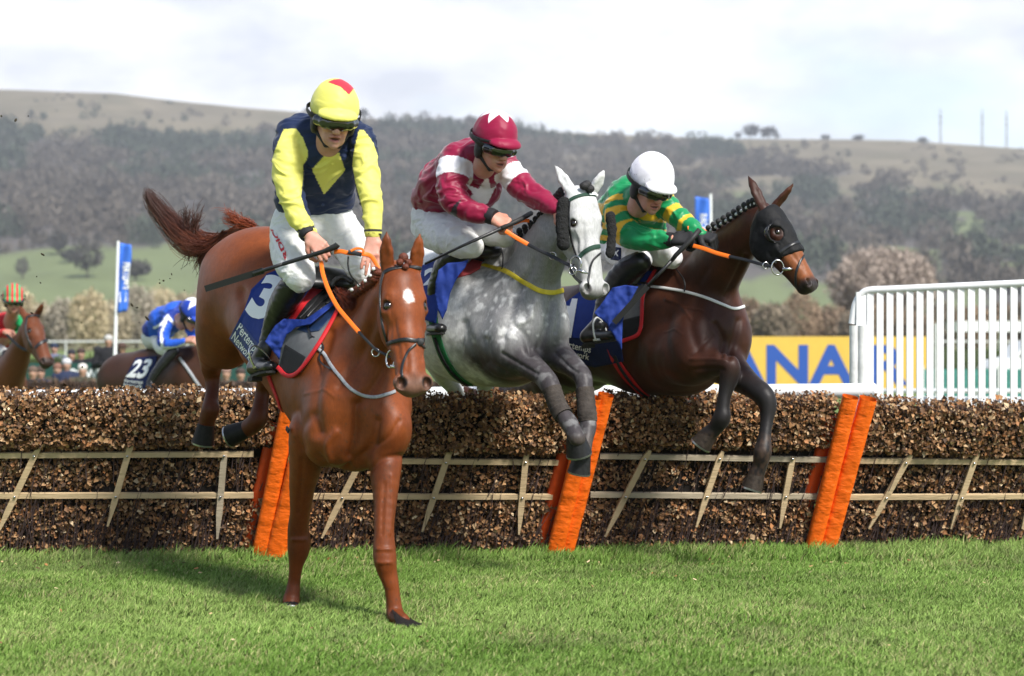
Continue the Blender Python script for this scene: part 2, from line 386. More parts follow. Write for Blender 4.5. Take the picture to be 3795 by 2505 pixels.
def text_on(name, s, quad, bv, mat_, parent, bold=0.02, off=0.003, sub=0.12, line=1.0, spacing=1.0, align='LEFT', skip=None):
    """writing laid on a surface; quad = pixel corners TL,TR,BR,BL of the text's bounding box"""
    me = text_flat(s, bold, spacing, line, align); bm = bmesh.new(); bm.from_mesh(me); bpy.data.meshes.remove(me)
    bmesh.ops.triangulate(bm, faces=bm.faces[:])
    for _ in range(4):
        e = [x for x in bm.edges if x.calc_length() > sub]
        if not e: break
        bmesh.ops.subdivide_edges(bm, edges=e, cuts=1); bmesh.ops.triangulate(bm, faces=bm.faces[:])
    X = [v.co.x for v in bm.verts]; Y = [v.co.y for v in bm.verts]; x0, x1, y0, y1 = min(X), max(X), min(Y), max(Y)
    H = homog([(x0, y1), (x1, y1), (x1, y0), (x0, y0)], quad)
    kill = []
    for v in bm.verts:
        p = H @ np.array([v.co.x, v.co.y, 1]); p = p[:2] / p[2]; h = cast(bv, p[0], p[1])
        if h is None or (skip and skip(p[0], p[1])): kill.append(v); continue
        n = h[1] if h[1][1] < 0 else -h[1]; v.co = Vector(h[0] + n * off)
    bmesh.ops.delete(bm, geom=kill, context='VERTS'); 
    me = bpy.data.meshes.new(name); bm.normal_update(); bm.to_mesh(me); bm.free(); me.materials.append(mat_)
    ob = bpy.data.objects.new(name, me); COLL.objects.link(ob); setpar(ob, parent); return ob
def strands(lines, r0, r1, name, mat_, parent, cols=None):
    """many tapered hairs: lines = list of (k,3) arrays; 3-sided"""
    V = []; F = []; C = []; o = 0
    for li, p in enumerate(lines):
        m = len(p); t = np.gradient(p, axis=0); t /= np.linalg.norm(t, axis=1, keepdims=True) + 1e-9
        u = np.cross(t, V3(.3, 1, .2)); u /= np.linalg.norm(u, axis=1, keepdims=True) + 1e-9; w = np.cross(t, u)
        r = (r0 + (r1 - r0) * np.linspace(0, 1, m) ** 1.5)[:, None]
        ring = np.stack([p + r * u, p + r * (-.5 * u + .87 * w), p + r * (-.5 * u - .87 * w)], 1).reshape(-1, 3); V.append(ring)
        i = np.arange(m - 1)[:, None] * 3
        for k in range(3): F.append(np.concatenate([i + k, i + (k + 1) % 3, i + 3 + (k + 1) % 3, i + 3 + k], 1) + o)
        if cols is not None: C.append(np.repeat(cols[li], 3, 0) if np.ndim(cols[li]) == 2 else np.tile(cols[li], (3 * m, 1)))
        o += 3 * m
    return npmesh(name, np.vstack(V), np.vstack(F), mat_, parent, cols=np.vstack(C) if C else None)

def relief(lines, nlow=.004, seed=3):
    """muscle, bone and vein relief: (points (px,py,d), width m, height m)"""
    L = [(np.array([P(*q) for q in spline(pts, 5)]), w, a) for pts, w, a in lines]
    def fn(v, N):
        o = nlow * (fbm(v * 7, 3, seed) - .5) * 2
        for p, w, a in L:
            lo = p.min(0) - w * 3 - .25; hi = p.max(0) + w * 3 + .25; m = np.where(np.all((v > lo) & (v < hi), 1) & (N[:, 1] < .3))[0]
            if len(m) == 0: continue
            x, y = topx(v[m]); px, py = topx(p); dd = v[m][:, 1]; best = np.full(len(m), 9.)
            for i in range(len(p) - 1):
                ax, ay, bx, by = px[i], py[i], px[i + 1], py[i + 1]; t = np.clip(((x - ax) * (bx - ax) + (y - ay) * (by - ay)) / ((bx - ax) ** 2 + (by - ay) ** 2 + 1e-9), 0, 1); best = np.minimum(best, np.hypot(x - ax - t * (bx - ax), y - ay - t * (by - ay)) * dd / FPX)
            np.add.at(o, m, 1.35 * a * np.exp(-(best / w) ** 2))
        return o
    return fn
def topx(v): return v[:, 0] / v[:, 1] * FPX + CX, CY - (v[:, 2] - CAMH) / v[:, 1] * FPX
# ------------------------------------------------------------------ ground, hills, sky-line
M_ground = mat('turf', attr=True, rough=.95, spec=.1, var=(3.0, .25), bump=(30, .02))
RIDGE = [(-3200, 420), (-1500, 380), (-400, 350), (0, 330), (200, 338), (420, 345), (640, 372), (900, 398), (1120, 415), (1360, 440), (1600, 455), (1850, 470), (2100, 492), (2400, 503), (2720, 514), (3100, 516), (3350, 522), (3600, 538), (3795, 550), (4300, 575), (5500, 640), (7500, 760)]
def ridge(px): return np.interp(px, [r[0] for r in RIDGE], [r[1] for r in RIDGE])
def terr_z(px, d):
    """height of the land at bearing px (as seen from the start of the course) and distance d"""
    px = np.asarray(px, float); d = np.asarray(d, float); ry = ridge(px)
    w = lambda a, b: a + (ry - 400) * b
    kd = [0, 250, 450, 700, 900, 1150, 1500, 1900, 2150, 2300, 2500, 3200]; ks = [0, 0, None, None]
    z450 = 3.0; Z = lambda py, dd: CAMH + (CY - py) * dd / FPX
    zs = [np.zeros_like(px), np.zeros_like(px), np.full_like(px, 3.0), Z(w(1140, .05), 700), Z(w(1020, .1), 900), Z(w(880, .3), 1150), Z(w(730, .55), 1500), Z(w(540, .75), 1900), Z(w(455, .9), 2150), Z(ry, 2300), Z(ry + 12, 2500), Z(ry + 60, 3200)]
    zs = np.array(zs); out = np.zeros_like(d)
    for i in range(len(kd) - 1):
        m = (d >= kd[i]) & (d <= kd[i + 1]); t = (d - kd[i]) / (kd[i + 1] - kd[i]); out = np.where(m, zs[i] * (1 - t) + zs[i + 1] * t, out)
    x = (px - CX) / FPX * d; p = np.stack([x / 160, d / 160, np.zeros_like(x)], -1).reshape(-1, 3); n = (fbm(p, 4, 31).reshape(px.shape) - .5); 
    return out + n * sstep(d, 300, 1100) * (18 * (1 - sstep(d, 2050, 2300)) + 2.5)
def terr_py(x, d, z): return CY - (z - CAMH) / d * FPX
def wood_mask(px, d, py):
    p = np.stack([px / 260, d / 200, np.zeros_like(px)], -1); n = fbm(p, 4, 77) - .5
    up = np.interp(px, [-3000, 0, 1100, 1400, 2000, 2600, 3200, 3795, 7000], [520, 500, 500, 470, 490, 560, 660, 730, 900]); lo = np.interp(px, [-3000, 0, 700, 1200, 2000, 2800, 3200, 3795, 7000], [960, 930, 895, 1010, 1030, 1030, 1090, 1180, 1200])
    q = sstep(fbm(np.stack([px / 150, d / 110, np.zeros_like(px)], -1), 3, 88), .56, .62) * sstep(px, 1500, 2600) * .9
    return (1 - q) * sstep(py + n * 120, up - 14, up + 14) * (1 - sstep(py + n * 150, lo - 15, lo + 15))
def build_ground():
    pxs = np.linspace(-3200, 7500, 330); ds = np.concatenate([[-30, 2, 5, 7, 9, 11, 13, 16, 20, 30, 45, 70, 110, 170, 250, 340], np.linspace(400, 2500, 150), [2800, 3200]])
    PX, D = np.meshgrid(pxs, ds, indexing='ij'); X = (PX - CX) / FPX * np.maximum(D, 0) * 1.0; near = D < 60; X = np.where(near, (PX - CX) / FPX * 60, X); Z = terr_z(PX, D)
    v = np.stack([X, D, Z], -1).reshape(-1, 3); ni, nj = PX.shape; i, j = np.meshgrid(np.arange(ni - 1), np.arange(nj - 1), indexing='ij'); a = (i * nj + j).ravel()
    f = np.stack([a, a + nj, a + nj + 1, a + 1], 1); px = PX.ravel(); d = D.ravel(); py = terr_py(v[:, 0], np.maximum(d, 1), v[:, 2])
    turf = V3(.150, .205, .065); field = V3(.155, .185, .085); tan = V3(.19, .160, .110); wood = V3(.105, .095, .088)
    n = fbm(np.stack([px / 130, d / 60, 0 * px], 1), 4, 5); c = np.tile(turf, (len(v), 1)); c = mixc(c, field[None] * (.8 + .4 * n)[:, None], sstep(d, 100, 500)); tn = sstep(d + 350 * (n - .5), 1500, 1750); c = mixc(c, tan[None] * (.65 + .6 * n)[:, None], tn)
    c = mixc(c, V3(.13, .115, .07)[None], tn * sstep(fbm(v / 28, 3, 9), .52, .66) * .6); c = mixc(c, wood[None], wood_mask(px, d, py) * (d > 600))
    c = mixc(c, V3(.17, .145, .09)[None], sstep(d, 180, 260) * (1 - sstep(d, 420, 560)) * .8)
    o = npmesh('ground', v, f, M_ground, cols=c); o['kind'] = 'structure'
build_ground()
def build_grass():
    def blades(n, d0, d1, xw, hmul, wmul, hgt):
        d = np.sqrt(RNG.uniform(d0 * d0, d1 * d1, n)); x = (RNG.uniform(-60, 3855, n) - CX) / FPX * d * xw; p = np.stack([x, d, 0 * x], 1)
        cl = fbm(p * V3(2.2, 2.2, 1), 3, 41); cl2 = fbm(p * V3(9, 9, 1), 2, 43); h = hgt * (1 - .75 * np.exp(-(np.minimum(np.hypot(x + .49, d - 9.06), np.hypot(x + 1.13, d - 9.76)) / .13) ** 4)) * (.55 + .9 * cl2) * RNG.uniform(.55, 1.3, n) * (.8 + .5 * cl); w = RNG.uniform(.0022, .0042, n) * wmul
        an = RNG.uniform(0, 2 * np.pi, n); lean = RNG.uniform(.1, .95, n) * h; la = RNG.normal(0.4, 1.3, n); sx, sy = np.cos(an) * w, np.sin(an) * w * .6; lx, ly = np.cos(la) * lean, np.sin(la) * lean
        V = np.stack([np.stack([x - sx, d - sy, 0 * x - .004], 1), np.stack([x + sx, d + sy, 0 * x - .004], 1), np.stack([x + sx * .8 + lx * .35, d + sy * .8 + ly * .35, h * .6], 1), np.stack([x - sx * .8 + lx * .35, d - sy * .8 + ly * .35, h * .6], 1), np.stack([x + lx, d + ly, h * RNG.uniform(.75, 1, n)], 1)], 1).reshape(-1, 3)
        i = np.arange(n)[:, None] * 5; q = np.concatenate([i, i + 1, i + 2, i + 3], 1); t = np.concatenate([i + 3, i + 2, i + 4], 1)
        hue = fbm(p * V3(1.1, 1.1, 1), 3, 51); dry = (RNG.uniform(0, 1, n) < .07 + .20 * sstep(cl, .5, .7)); c = mixc(V3(.105, .200, .028)[None], V3(.245, .345, .090)[None], np.clip(hue * 1.3 - .25 + RNG.normal(0, .22, n), 0, 1)); c[dry] = V3(.36, .37, .15) * RNG.uniform(.6, 1.05, (dry.sum(), 1)); c = c * RNG.uniform(.7, 1.2, (n, 1)) * (.92 + .16 * sstep(fbm(p * V3(1.7, 1.7, 1), 4, 57), .35, .65))[:, None]; wr = sstep(fbm(p * V3(2.6, 2.6, 1), 3, 91), .60, .72); c = mixc(c, V3(.17, .16, .085)[None] * RNG.uniform(.6, 1.1, (n, 1)), wr * .45 * RNG.uniform(0, 1, n))
        return V, q, t, np.repeat(c, 5, 0)
    A = [blades(330000, 7.3, 11.9, 1.0, 1, 1, .040), blades(40000, 11.5, 12.6, 1.02, 1, 1, .075), blades(60000, 12.6, 24, 1.05, 1, 2.2, .06)]
    V = []; Q = []; T = []; C = []; o = 0
    for v, q, t, c in A: V.append(v); Q.append(q + o); T.append(t + o); C.append(c); o += len(v)
    m = mat('grass_blade', attr=True, rough=.6, spec=.15); m.node_tree.nodes['Principled BSDF'].inputs['Transmission Weight'].default_value = 0
    g = npmesh('grass', np.vstack(V), [np.vstack(Q), np.vstack(T)], m, smooth=False, cols=np.vstack(C)); g['kind'] = 'stuff'
build_grass()
def twig_clump(n, R, H, size, seed, base=0.15):
    """leaf-sized faces spread through a crown's volume (unit instance)"""
    r = np.random.default_rng(seed); u = r.normal(0, 1, (n, 3)); u /= np.linalg.norm(u, axis=1, keepdims=True); rad = r.uniform(.35, 1, n)[:, None] ** .6; lob = .72 + .5 * fbm(u * 2.1 + seed * 3.7, 3, seed)
    p = u * rad * lob[:, None] * V3(R, R, H * (1 - base) / 2); p[:, 2] += H * (1 + base) / 2
    a = r.normal(0, 1, (n, 3)); a[:, 2] = abs(a[:, 2]) + .6; a /= np.linalg.norm(a, axis=1, keepdims=True); b = np.cross(a, r.normal(0, 1, (n, 3))); b /= np.linalg.norm(b, axis=1, keepdims=True) + 1e-9; s = size * r.uniform(.5, 1.3, (n, 1))
    return np.stack([p - b * s * .4, p + b * s * .4, p + a * s * 1.7], 1).reshape(-1, 3)
def build_woods():
    pr = [twig_clump(60, RNG.uniform(4.5, 7.5), RNG.uniform(8, 14), 1.9, s, .0) for s in range(12)]; V = []; C = []
    k = 0; n = 30000; px = RNG.uniform(-1400, 5200, n); d = np.sqrt(RNG.uniform(820 ** 2, 2280 ** 2, n)); z = terr_z(px, d); x = (px - CX) / FPX * d; py = terr_py(x, d, z); w = wood_mask(px, d, py)
    sp = fbm(np.stack([px / 60, d / 45, 0 * px], 1), 3, 15); w = np.maximum(w * .85 * (px > -500) * (px < 4300), np.maximum(.05 * (d > 1500) * (sp > .52), .35 * (sp > .66) * (d > 1000))); keep = RNG.uniform(0, 1, n) < w * .62; idx = np.where(keep)[0]
    for i in idx:
        q = pr[i % 12]; a = RNG.uniform(0, 6.28); s = RNG.choice([RNG.uniform(.45, .8), RNG.uniform(.8, 1.5)]) * (.65 if wood_mask(px[i:i+1], d[i:i+1], py[i:i+1])[0] < .5 else 1); R = np.array([[math.cos(a), -math.sin(a), 0], [math.sin(a), math.cos(a), 0], [0, 0, 1]]); V.append((q @ R.T) * s + V3(x[i], d[i], z[i] - 1.2))
        ev = fbm(np.array([[px[i] / 300, d[i] / 120, 3.]]), 2, 66)[0]; c = V3(.118, .102, .084) * RNG.uniform(.7, 1.25); c = c * (1 - .0) if ev < .56 else V3(.065, .078, .056) * RNG.uniform(.8, 1.2); C.append(np.tile(c, (len(q), 1)))
    V = np.vstack(V); f = np.arange(len(V)).reshape(-1, 3); o = npmesh('woodland', V, f, mat('bare_wood', attr=True, rough=.9, spec=.1), smooth=False, cols=np.vstack(C)); o['kind'] = 'stuff'
build_woods()
M_bark = mat('bark', (.085, .070, .058), rough=.9, var=(8, .4), bump=(30, .02))
TREEN = [0]
def tree(px, d, base_py, R, H, col, label, group, n=900, size=.35, trunk=.25, seed=1, name='tree', dens=1.0, zz=None):
    g = P(px, base_py, d); g[2] = zz if zz is not None else g[2]; root = empty(name, g, label, 'tree' if name != 'shrub' else 'shrub', group); r = np.random.default_rng(seed)
    v = twig_clump(int(n * dens), R, H, size, seed, .22 if name != 'shrub' else .0) + g; f = np.arange(len(v)).reshape(-1, 3); c = np.repeat(np.asarray(col)[None] * r.uniform(.55, 1.35, (len(f), 1)), 3, 0)
    npmesh('crown', v, f, mat('twig_crown', attr=True, rough=.9, spec=.1), root, smooth=False, cols=c)
    b = MB(); top = g + V3(r.normal(0, .05) * H, 0, H * .45); b.tube([g - V3(0, 0, .3), (g + top) / 2 + V3(.02 * H, 0, 0), top], [trunk, trunk * .7, trunk * .4], 8)
    for k in range(6 if name != 'shrub' else 3):
        a = r.uniform(0, 6.28); s = g + (top - g) * r.uniform(.45, .95); e = s + V3(math.cos(a) * R * .6, math.sin(a) * R * .6, H * r.uniform(.2, .4)); b.tube([s, (s + e) / 2 + V3(0, 0, .03 * H), e], [trunk * .4, trunk * .25, trunk * .08], 6)
    b.build('trunk', M_bark, root, smooth=True)
def place_trees():
    z_at = lambda px, d: float(terr_z(np.array([px]), np.array([d]))[0])
    # skyline trees on the ridge
    for i, (px, w, h) in enumerate([(1348, 20, 42), (1592, 16, 26), (1632, 14, 20), (1668, 18, 30), (1700, 14, 26), (1745, 26, 36), (1790, 22, 24), (2735, 14, 30), (2782, 36, 56), (2850, 34, 48), (2880, 12, 28), (3060, 18, 20), (3180, 22, 18), (3420, 20, 18)]):
        d = 2290; z = z_at(px, d); lab = {0: 'bare tree on the ridge just right of the yellow cap', 8: 'widest round-topped tree of the clump on the right-hand ridge', 9: 'lower round-topped tree beside the widest one on the ridge'}.get(i, 'small bare tree on the far skyline'); R = w * d / FPX
        tree(px, d, 0, R, h * d / FPX, V3(.060, .058, .055), lab, None if i in (0, 8, 9) else 'small trees along the skyline', 150, R * .30, .5, 40 + i, zz=z - 1)
    # trees standing in the green field on the left
    for i, (px, py, R, H, c, d, lab) in enumerate([(215, 985, 42, 95, V3(.060, .058, .052), 1010, 'dark round thicket tree in the green field, upper left'), (262, 1040, 40, 60, V3(.058, .058, .05), 960, 'low dark bush-like tree below the round thicket in the field'), (325, 1125, 62, 140, V3(.085, .08, .072), 820, 'spreading bare tree low in the green field left of the flag'), (82, 1100, 28, 85, V3(.12, .115, .10), 830, 'faint thin tree at the far left of the field'), (362, 968, 22, 60, V3(.075, .072, .066), 1030, 'narrow bare tree at the top of the green field'), (500, 1120, 60, 80, V3(.075, .072, .066), 800, 'low bare tree just right of the blue flag'), (310, 960, 22, 56, V3(.075, .072, .066), 1030, 'small tree between the thicket and the narrow tree')]):
        tree(px, d, py, R * d / FPX, H * d / FPX, c, lab, None, 420, R * d / FPX * .20, .5, 70 + i, zz=z_at(px, d) - 1)
    # pale bare tree on the right and the scrub belts
    tree(3270, 260, 1290, 215 * 260 / FPX, 375 * 260 / FPX, V3(.40, .33, .28), 'large pale bare tree rising behind the white rails', None, 16000, .38, .5, 91, zz=0)
    sc_l = [(i, RNG.uniform(1040, 1130)) for i in range(-200, 1350, 88)]; sc_r = [(i, RNG.uniform(1070, 1150)) for i in range(1500, 4300, 105)]
    for i, (px, ty) in enumerate(sc_l):
        d = RNG.uniform(190, 260); tree(px, d, 0, 78 * d / FPX, (1290 - ty) * d / FPX, (V3(.50, .42, .27), V3(.42, .36, .25), V3(.36, .32, .25))[i % 3], 'pale straw-coloured winter scrub tree behind the racecourse', 'pale scrub on the left behind the track', 2300, .32, .2, 120 + i, 'shrub', zz=0)
    for i, (px, ty) in enumerate(sc_r):
        d = RNG.uniform(190, 260); tree(px, d, 0, 82 * d / FPX, (1290 - ty) * d / FPX, (V3(.28, .205, .145), V3(.24, .195, .145), V3(.32, .23, .155))[i % 3], 'reddish brown winter scrub tree behind the racecourse', 'brown scrub on the right behind the track', 2300, .32, .2, 160 + i, 'shrub', zz=0)
    for i, (px, py) in enumerate(((3485, 405), (3640, 402), (3730, 408))):
        d = 2300; z = z_at(px, d) - 2; top = P(px, py, d)[2]; x = P(px, py, d)[0]; root = empty('radio_mast', (x, d, z), ('faint slim radio mast, leftmost of the three on the ridge', 'radio mast in the middle of the three on the ridge', 'radio mast nearest the right edge on the ridge')[i], 'mast'); b = MB(); hh = top - z
        r0 = (1.3, 1.6, 1.8)[i]
        for a in (0, 2.1, 4.2): b.tube([V3(x + r0 * math.cos(a), d + r0 * math.sin(a), z), V3(x + .3 * math.cos(a), d + .3 * math.sin(a), z + hh)], .28, 5)
        for k in range(14):
            t = k / 14; rr = r0 + (.3 - r0) * t; q = [V3(x + rr * math.cos(a), d + rr * math.sin(a), z + hh * t) for a in (0, 2.1, 4.2, 0)]; b.tube(q, .18, 4); b.tube([q[0], V3(x + rr * math.cos(2.1), d + rr * math.sin(2.1), z + hh * (t + .06))], .16, 4)
        b.build('mast_tower', mat('mast_steel', (.2, .2, .22), rough=.6), root); b = MB(); [b.box(V3(x, d, z + hh * t), 1.8 - i * .2, .6, .9) for t in (.62, .78)]; b.build('antenna', MATS['mast_steel'], root)
place_trees()
# ------------------------------------------------------------------ hurdle
M_rubber = mat('black_rubber', (.02, .02, .021), rough=.6, bump=(220, .001)); M_steel = mat('bit_steel', (.6, .6, .6), rough=.22, metal=1.0)
LEAFC = np.array([(.30, .150, .062), (.43, .245, .115), (.56, .38, .21), (.19, .094, .043), (.09, .050, .028), (.40, .175, .065), (.66, .50, .31)])
M_leaf = mat('dead_leaves', attr=True, rough=.65, spec=.3); M_wood = mat('split_timber', (.52, .385, .225), rough=.7, var=(7, .16), bump=(12, .004, (1, 1, 8))); M_wood2 = mat('weathered_timber', (.40, .33, .235), rough=.75, var=(7, .2), bump=(12, .004, (1, 1, 8)))
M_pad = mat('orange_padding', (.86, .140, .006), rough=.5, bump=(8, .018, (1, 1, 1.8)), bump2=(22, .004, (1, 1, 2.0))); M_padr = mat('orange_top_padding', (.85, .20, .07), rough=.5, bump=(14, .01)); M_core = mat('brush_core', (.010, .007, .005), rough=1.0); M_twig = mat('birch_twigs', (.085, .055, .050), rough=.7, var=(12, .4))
class Panel:
    def __init__(s, bl, br, tl, tr): s.c = [P(*q) for q in (bl, br, tl, tr)]
    def at(s, u, t, off=0):
        a, b, c, d = s.c; p = (a * (1 - u) + b * u) * (1 - t) + (c * (1 - u) + d * u) * t; return p + V3(0, -1, .25) * off
    def uv(s, px, py):
        """pixel -> u,t on the panel front"""
        best = None; u, t = .5, .5
        for _ in range(30):
            p = s.at(u, t); x = p[0] / p[1] * FPX + CX; y = CY - (p[2] - CAMH) / p[1] * FPX; e = 1e-3
            q = s.at(u + e, t); xu = (q[0] / q[1] * FPX + CX - x) / e; yu = (CY - (q[2] - CAMH) / q[1] * FPX - y) / e; q = s.at(u, t + e); xt = (q[0] / q[1] * FPX + CX - x) / e; yt = (CY - (q[2] - CAMH) / q[1] * FPX - y) / e
            J = np.array([[xu, xt], [yu, yt]]); du = np.linalg.solve(J, [px - x, py - y]); u += du[0]; t += du[1]
        return u, t
def panel(idx, bl, br, tl, tr, rails, slats, label, top_bar, n):
    pn = Panel(bl, br, tl, tr); root = empty('hurdle', pn.at(.5, 0), label, 'hurdle', None); L = np.linalg.norm(pn.c[1] - pn.c[0])
    U = nrm(pn.c[1] - pn.c[0]); W = nrm(pn.c[2] - pn.c[0]); Nn = nrm(np.cross(U, W)); Nn = Nn if Nn[1] < 0 else -Nn
    tr_ = [pn.uv(*rails[0][0])[1], pn.uv(*rails[1][0])[1]]; t_hi, t_lo = max(tr_), min(tr_)
    def bulge(t): return .055 + .075 * sstep(t, t_hi + .01, t_hi + .09) * (1 - sstep(t, .93, 1.05)) - .03 * np.exp(-((t - t_hi) / .03) ** 2) - .03 * np.exp(-((t - t_lo) / .03) ** 2) + .02 * (t < t_lo)
    # brush: leaves over the front, the top and loosely inside
    u = RNG.uniform(-.012, 1.012, n); t = RNG.uniform(0.0, 1.0, n); topm = RNG.uniform(0, 1, n) < .16; wob = fbm(np.stack([u * L * 3, t * 3, 0 * u], 1), 3, 60 + idx); wob2 = fbm(np.stack([u * L * 14, t * 14, 0 * u], 1), 2, 65 + idx)
    dep = bulge(t) + .05 * (wob - .5) + .05 * (wob2 - .5) - np.abs(RNG.normal(0, .028, n)); toph = 1.0 + .035 * (fbm(np.stack([u * L * 5, 0 * u, 0 * u], 1), 3, 70 + idx) - .4); t = t * toph
    dep = np.where(topm, RNG.uniform(-.16, .10, n), dep); t = np.where(topm, toph + RNG.uniform(-.03, .03, n) + .02 * (RNG.uniform(0, 1, n) < .05), t)
    a, b, c, d = pn.c; p = (a[None] * (1 - u[:, None]) + b[None] * u[:, None]) * (1 - t[:, None]) + (c[None] * (1 - u[:, None]) + d[None] * u[:, None]) * t[:, None] + Nn[None] * dep[:, None]
    keep = np.abs(np.where(topm, 9, t) - t_hi)[:] > .0; gap = ((np.abs(t - t_hi) < .017) | (np.abs(t - t_lo) < .017)) & ~topm & (RNG.uniform(0, 1, n) < .93); p = p[~gap]; m = len(p)
    s = RNG.choice([.0085, .012, .016, .022], m, p=[.3, .35, .25, .10])[:, None] * RNG.uniform(.8, 1.2, (m, 1)); ax = RNG.normal(0, 1, (m, 3)) + V3(0, 0, .3); ax /= np.linalg.norm(ax, axis=1, keepdims=True); nn = RNG.normal(0, .8, (m, 3)) + Nn * 1.3 + V3(.3, 0, .6); sd = np.cross(ax, nn); sd /= np.linalg.norm(sd, axis=1, keepdims=True) + 1e-9; nn = np.cross(sd, ax)
    v = np.stack([p - ax * s, p + sd * s * .75 + nn * s * .35, p + ax * s * 1.05, p - sd * s * .75 + nn * s * .35], 1).reshape(-1, 3); f = np.arange(4 * m).reshape(-1, 4); f = np.concatenate([f[:, [0, 1, 2]], f[:, [0, 2, 3]]])
    ci = RNG.choice(7, m, p=[.24, .17, .08, .22, .18, .08, .03]); cc = LEAFC[ci] * RNG.uniform(.52, 1.08, (m, 1)); npmesh('brush_leaves', v, f, M_leaf, root, smooth=False, cols=np.repeat(cc, 4, 0))
    k = MB(); q = [pn.at(u_, t_) for t_ in (0, .96) for u_ in (0, 1)]; fr = [x + Nn * .03 for x in q]; bk = [x - Nn * .16 for x in q]; k.add(fr + bk, [(0, 1, 3, 2), (4, 6, 7, 5), (0, 4, 5, 1), (2, 3, 7, 6), (0, 2, 6, 4), (1, 5, 7, 3)]); k.build('brush_core', M_core, root)  # near-black box added inside the brush to block light
    lines = []
    for i in range(int(L * 190)):
        u0 = RNG.uniform(0, 1); l = RNG.uniform(.12, .42); t0 = RNG.choice([RNG.uniform(-.01, .10), RNG.uniform(.0, .7)], p=[.7, .3]); sl = RNG.normal(.02, .05); kx = np.linspace(0, 1, 6); o = RNG.uniform(.045, .085)
        lines.append(np.array([pn.at(u0 + sl * x * l / L * 3, t0 + x * l, 0) + Nn * (o + .012 * math.sin(3 * x + i)) for x in kx]))
    for i in range(int(L * 110)):
        u0 = RNG.uniform(0, 1); kx = np.linspace(0, 1, 5); aa = RNG.normal(0, .5); lines.append(np.array([pn.at(u0, .97) + Nn * RNG.uniform(-.1, .1) + V3(math.sin(aa) * .09 * x, -.02 * x, .010 + .075 * x * (.6 + .4 * math.sin(i * 1.7))) for x in kx]))
    strands(lines, .0038, .0012, 'twigs', M_twig, root)
    for pts in rails:
        (x0, y0), (x1, y1) = pts; A = pn.at(*pn.uv(x0, y0)) + Nn * .07; B_ = pn.at(*pn.uv(x1, y1)) + Nn * .07; b = MB(); ax = nrm(B_ - A); b.box((A + B_) / 2, np.linalg.norm(B_ - A) / 2, .012, .0165, ax, -Nn, np.cross(ax, -Nn)); b.build('rail', M_wood if idx != 2 else M_wood2, root)
    for j, ((x0, y0), (x1, y1)) in enumerate(slats):
        A = pn.at(*pn.uv(x0, y0)) + Nn * .097; B_ = pn.at(*pn.uv(x1, y1)) + Nn * .09; ax = nrm(B_ - A); sd = nrm(np.cross(ax, -Nn)); b = MB(); w = .0185
        vs = [A - sd * w * .2, A + ax * .05 - sd * w, B_ - ax * .16 - sd * w, B_ - sd * w * .25, B_ + sd * w * .35, B_ - ax * .16 + sd * w, A + ax * .02 + sd * w, A + sd * w * .8]; b.add(vs + [x - Nn * .02 for x in vs], [tuple(range(8)), tuple(range(15, 7, -1))] + [(i, i + 8, (i + 1) % 8 + 8, (i + 1) % 8) for i in range(8)]); s_ = b.build('slat', M_wood2 if (j == 2 and idx == 0) else M_wood, root)
        for rr in rails:
            (rx0, ry0), (rx1, ry1) = rr; yy = ry0 + (ry1 - ry0) * .5; tt = (yy - y0) / (y1 - y0)
            if 0 < tt < 1: b = MB(); c_ = A + (B_ - A) * tt + Nn * .006; b.sphere(c_, .0085, .0085, .005, 6, sd, ax, Nn); b.build('bolt', M_steel, s_, smooth=True)
    if top_bar: b = MB(); b.tube([pn.at(0, 1) - Nn * .15 - V3(0, 0, top_bar), pn.at(1, 1) - Nn * .15 - V3(0, 0, top_bar)], .048, 14); b.build('top_padding', M_padr, root, smooth=True, angle=60)
HL = ['hurdle panel at the far left with three timber slats', 'hurdle panel in shadow between the left and middle orange posts', 'hurdle panel under the bay horse between the middle and right orange posts', 'hurdle panel at the right edge in front of the white rails']
panel(0, (-260, 2072, 11.9), (945, 2070, 11.92), (-170, 1478, 11.62), (1040, 1474, 11.64), [((-150, 1674), (945, 1668)), ((-150, 1822), (945, 1820))], [((155, 1640), (2, 1960)), ((500, 1612), (408, 1932)), ((838, 1668), (812, 1978)), ((-120, 1640), (-300, 1950))], HL[0], .0, 21000)
panel(1, (1030, 2068, 11.95), (2010, 2062, 12.1), (1190, 1490, 11.7), (2150, 1500, 11.85), [((1105, 1690), (2080, 1700)), ((1090, 1824), (2050, 1826))], [((1362, 1640), (1192, 1975)), ((1672, 1630), (1562, 1952)), ((1946, 1655), (1918, 1962))], HL[1], .06, 18500)
panel(2, (2110, 2060, 12.12), (2965, 2042, 12.35), (2250, 1488, 11.88), (3090, 1496, 12.1), [((2215, 1676), (3090, 1690)), ((2180, 1818), (3040, 1826))], [((2395, 1650), (2232, 1970)), ((2662, 1655), (2568, 1935)), ((2922, 1680), (2876, 1940))], HL[2], .06, 17500)
panel(3, (3075, 2038, 12.38), (4100, 2030, 12.6), (3215, 1512, 12.1), (4200, 1530, 12.35), [((3170, 1692), (4100, 1700)), ((3130, 1826), (4100, 1822))], [((3358, 1665), (3205, 1940)), ((3604, 1660), (3508, 1940)), ((3850, 1665), (3770, 1940))], HL[3], .085, 17500)
